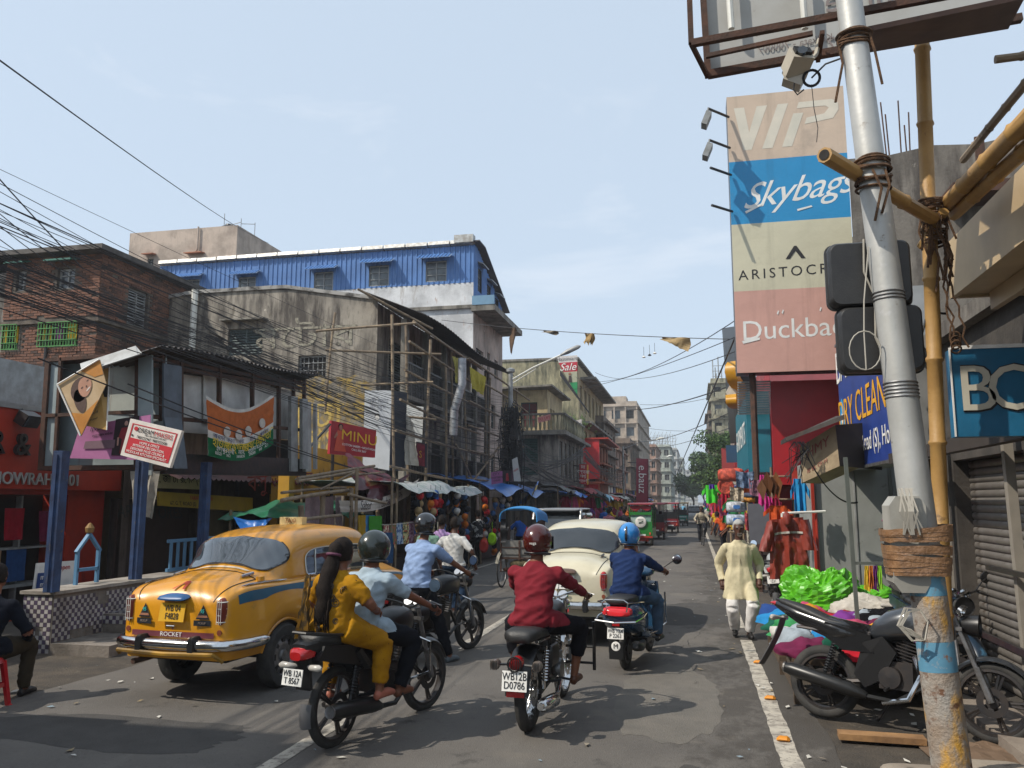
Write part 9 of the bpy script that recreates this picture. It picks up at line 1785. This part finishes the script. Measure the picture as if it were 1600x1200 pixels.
for k,(px,py,s_,c_) in enumerate(((1199,757,1,'5c3a24'),(1213,757,1,'7a4e30'),(1207,760,.8,'4a2e1e'),(1190,765,.8,'6a4a34'))):
    c=P(px,py,Y=13.5);b=MB();h=.2*s_;b.add([c+Vector((0,0,h)),c+Vector((.09*s_,-.03,.02)),c+Vector((.03,.02,-h*1.1)),c+Vector((-.09*s_,.03,.02))]+[c+Vector((0,.03,h)),c+Vector((.09*s_,0,.02)),c+Vector((.03,.05,-h*1.1)),c+Vector((-.09*s_,.06,.02))],[(0,1,2,3),(7,6,5,4),(0,4,5,1),(1,5,6,2),(2,6,7,3),(3,7,4,0)]);tag(b.build('hanging_scarf',cloth(c_)),['brown folded cloth hanging leftmost under the crimson wall','tan folded cloth hanging beside the brown one','dark brown folded cloth between two lighter ones','dull brown folded cloth hanging lowest in the row'][k],'cloth','brown cloths under the crimson wall')
# bedding stack, umbrellas-like bundles, grey board
t=thing('grey_board','plain grey panel standing on edge beside the old man','board',P(1190,862,Y=17));q=Bd(P(1168,787,Y=17),P(1217,787,Y=17),P(1217,850,Y=17),P(1172,850,Y=17));b=MB();quadslab(b,*q.c,.05);b.build('panel',plain('5c5c62',.6),t,W=True)
for i,(px,py,w_,h_,c_,lab) in enumerate(((1150,792,24,16,'c8ccd4','white wrapped pillow with blue print, upper of two'),(1150,812,24,17,'b8c4d4','white wrapped pillow with blue print, lower of two'),(1173,781,24,8,'c8862c','orange yellow striped bolster on the bedding stack'),(1174,774,22,8,'44506a','dark patterned bolster above the orange one'),(1150,770,20,18,'b8a890','floral printed cloth draped above the pillows'),(1142,742,32,20,'c8523c','coral net covered bundle topmost on the bedding stall'),(1162,748,26,22,'6a7f9c','blue grey cloth draped beside the coral bundle'),(1178,760,18,22,'8a5a6c','printed quilt hanging right of the blue grey cloth'),(1168,812,12,24,'a83c44','red printed cloth draped below the bolsters'),(1172,838,14,20,'b8b0a0','pale cloth hanging low by the grey panel'))):
    Y=18.5;c=P(px,py,Y=Y);b=MB();rx,rz_=w_/2/FP*Y,h_/2/FP*Y;b.loft([(0,-.25,0,rx*.9,rz_*.7),(0,-.2,0,rx*1.15,rz_*.95),(0,.1,0,rx*1.2,rz_),(0,.25,0,rx,rz_*.8)],18,4.5);mt=M('net_%s' % c_,hexc(c_),.7,col2=tuple(x*.45 for x in hexc(c_)),ns=11,lo=.42,hi=.56,bump=.5,bs=30)
    if i in (4,6,7,8,9):c=c+Vector((0,-.28-.03*i,0));b,f=hang(c+Vector((-rx,0,rz_)),c+Vector((rx,0,rz_*.9)),c+Vector((rx*.9,0,-rz_*1.3)),c+Vector((-rx*.95,0,-rz_*1.1)),14,10,.07,.03,seed=i,fold=2);o=b.build('bedding_bundle',mt,smooth=True)
    else:o=b.build('bedding_bundle',mt,loc=c,smooth='all')
    tag(o,lab,'bundle','bedding stall goods')
    if i<2:b2=MB();b2.loft([(0,-.262,0,rx*.4,rz_*.35),(0,-.25,0,rx*.42,rz_*.37)],10,4);b2.build('blue_print',plain('3a6fb0'),o)
t=thing('bedding_rack','bamboo rack behind the bundles of bedding','rack',(1.3,18.8,0))
for x in (.95,1.65,2.1):b=MB();bamboo(b,(x,18.9,0),(x,18.9,2.6),.025);b.build('post',BAM,t,W=True)
for z in (1.2,1.9,2.4):b=MB();bamboo(b,(.7,18.85,z),(2.2,18.85,z),.02);b.build('shelf_pole',BAM,t,W=True)
c=P(1134,760,Y=21);b=MB();b.torus((0,0,0),(0,1,0),.17,.03,24,6);b.lathe([(0,0),(.15,0)],(0,0,0),(0,1,0),n=20);tag(b.build('embroidered_hoop',M('net_c8523c',(0,0,0)),loc=c),'round orange patterned hoop hanging on the right pavement','hoop')
ys=[20.5,24,27.5,31.5,36,41,47,55,64,75]
for i,y in enumerate(ys):
    m=[plain('7fa8bc'),TARPB,M('faded_red',(0,0,0)),plain('8a8478'),M('orange_red_awn',(0,0,0))][i % 5];stall('right pavement stall under a %s, %s from the bedding rack' % (['pale blue sheet','dark blue tarpaulin','faded red awning','grey sheet','orange red awning'][i % 5],['first','second','third','fourth','fifth','sixth','seventh','eighth','ninth','tenth'][i]),1.25,2.3,y,y+(ys[i+1]-y if i<9 else 10)-.6,1.95+.1*(i % 3),m,seed=i+60,slope=.2,group='market stalls along the right pavement')
    for k in range(4):gc=rnd.choice(COLS[:8]);garment('hung_garment','bright garment, %s on the front of the %s stall of the right pavement' % (['first','second','third','fourth'][k],['first','second','third','fourth','fifth','sixth','seventh','eighth','ninth','tenth'][i]),(1.0+.1*k+.1*(i % 2),y+.5+k*.7,1.95-.25*(k % 2)),.4,.55,gc,seed=i*5+k,style='kid' if k % 2 else 'shirt',group='garments at the right stalls')
# grey iron post by the kiosk, clothes pegs with small cloths, hanger
t=thing('iron_stand','thin grey green iron post with crossbar by the heap of clothes','frame',(1.95,10.4,0));c=P(1345,975,Y=9.6);b=MB();b.tube([(c.x-.02,9.6,0),(P(1322,735,Y=9.6).x,9.6,2.33)],.028,4);b.build('post',plain('5c625c',.6),t,W=True);b=MB();b.tube([P(1333,880,Y=9.6),P(1400,880,Y=9.6)],.022,4);b.build('crossbar',plain('5c625c',.6),t,W=True)
for i,(a,c_,nm) in enumerate(((1351,'c8a832','yellow'),(1358,'c87a3c','orange'),(1365,'6a3070','purple spotted'),(1371,'8ac83c','lime'))):b,f=hang(P(a,884,Y=9.55),P(a+6,884,Y=9.55),P(a+9,925-4*(i % 2),Y=9.55),P(a-1,920,Y=9.55),6,6,.03,seed=i);tag(b.build('small_cloth',cloth(c_),smooth=True),nm+' small cloth pegged to the crossbar','cloth','small cloths on the crossbar')
b=MB();c=P(1398,805,Y=6.5);b.tube([c+Vector((-.09,0,-.04)),c+Vector((0,0,.03)),c+Vector((.1,0,-.04)),c+Vector((-.09,0,-.04))],.006,5);b.tube([c+Vector((0,0,.03)),c+Vector((.01,0,.08))],.004,4);tag(b.build('clothes_hanger',M('mauve_plastic',hexc('8a4a6a'),.4)),'mauve plastic clothes hanger above the control box','hanger')
# ---- thin air haze over the long street ----
hz_=MB();hz_.bb(-120,120,-20,620,-1,24);ho=hz_.build('haze',[],loc=(0,0,0));kind(ho,'stuff');hm=bpy.data.materials.new('haze');hm.use_nodes=True;n_=hm.node_tree.nodes;n_.clear()
vo=n_.new('ShaderNodeVolumePrincipled');vo.inputs['Density'].default_value=.0009;vo.inputs['Color'].default_value=(.86,.9,.96,1);vo.inputs['Anisotropy'].default_value=.2;oo=n_.new('ShaderNodeOutputMaterial');hm.node_tree.links.new(vo.outputs[0],oo.inputs['Volume']);ho.data.materials.clear();ho.data.materials.append(hm);S.cycles.volume_bounces=0
# ---- turn lettering curves into plain meshes ----
def finish():
    fo=[o for o in COL.objects if o.type=='FONT'];bpy.context.view_layer.update();dg=bpy.context.evaluated_depsgraph_get();dg.update()
    for o in fo:
        me=bpy.data.meshes.new_from_object(o.evaluated_get(dg));nm='lettering';m=bpy.data.objects.new(nm,me);COL.objects.link(m)
        m.parent=o.parent;me.transform(TM[o.name]);bpy.data.objects.remove(o)
finish()
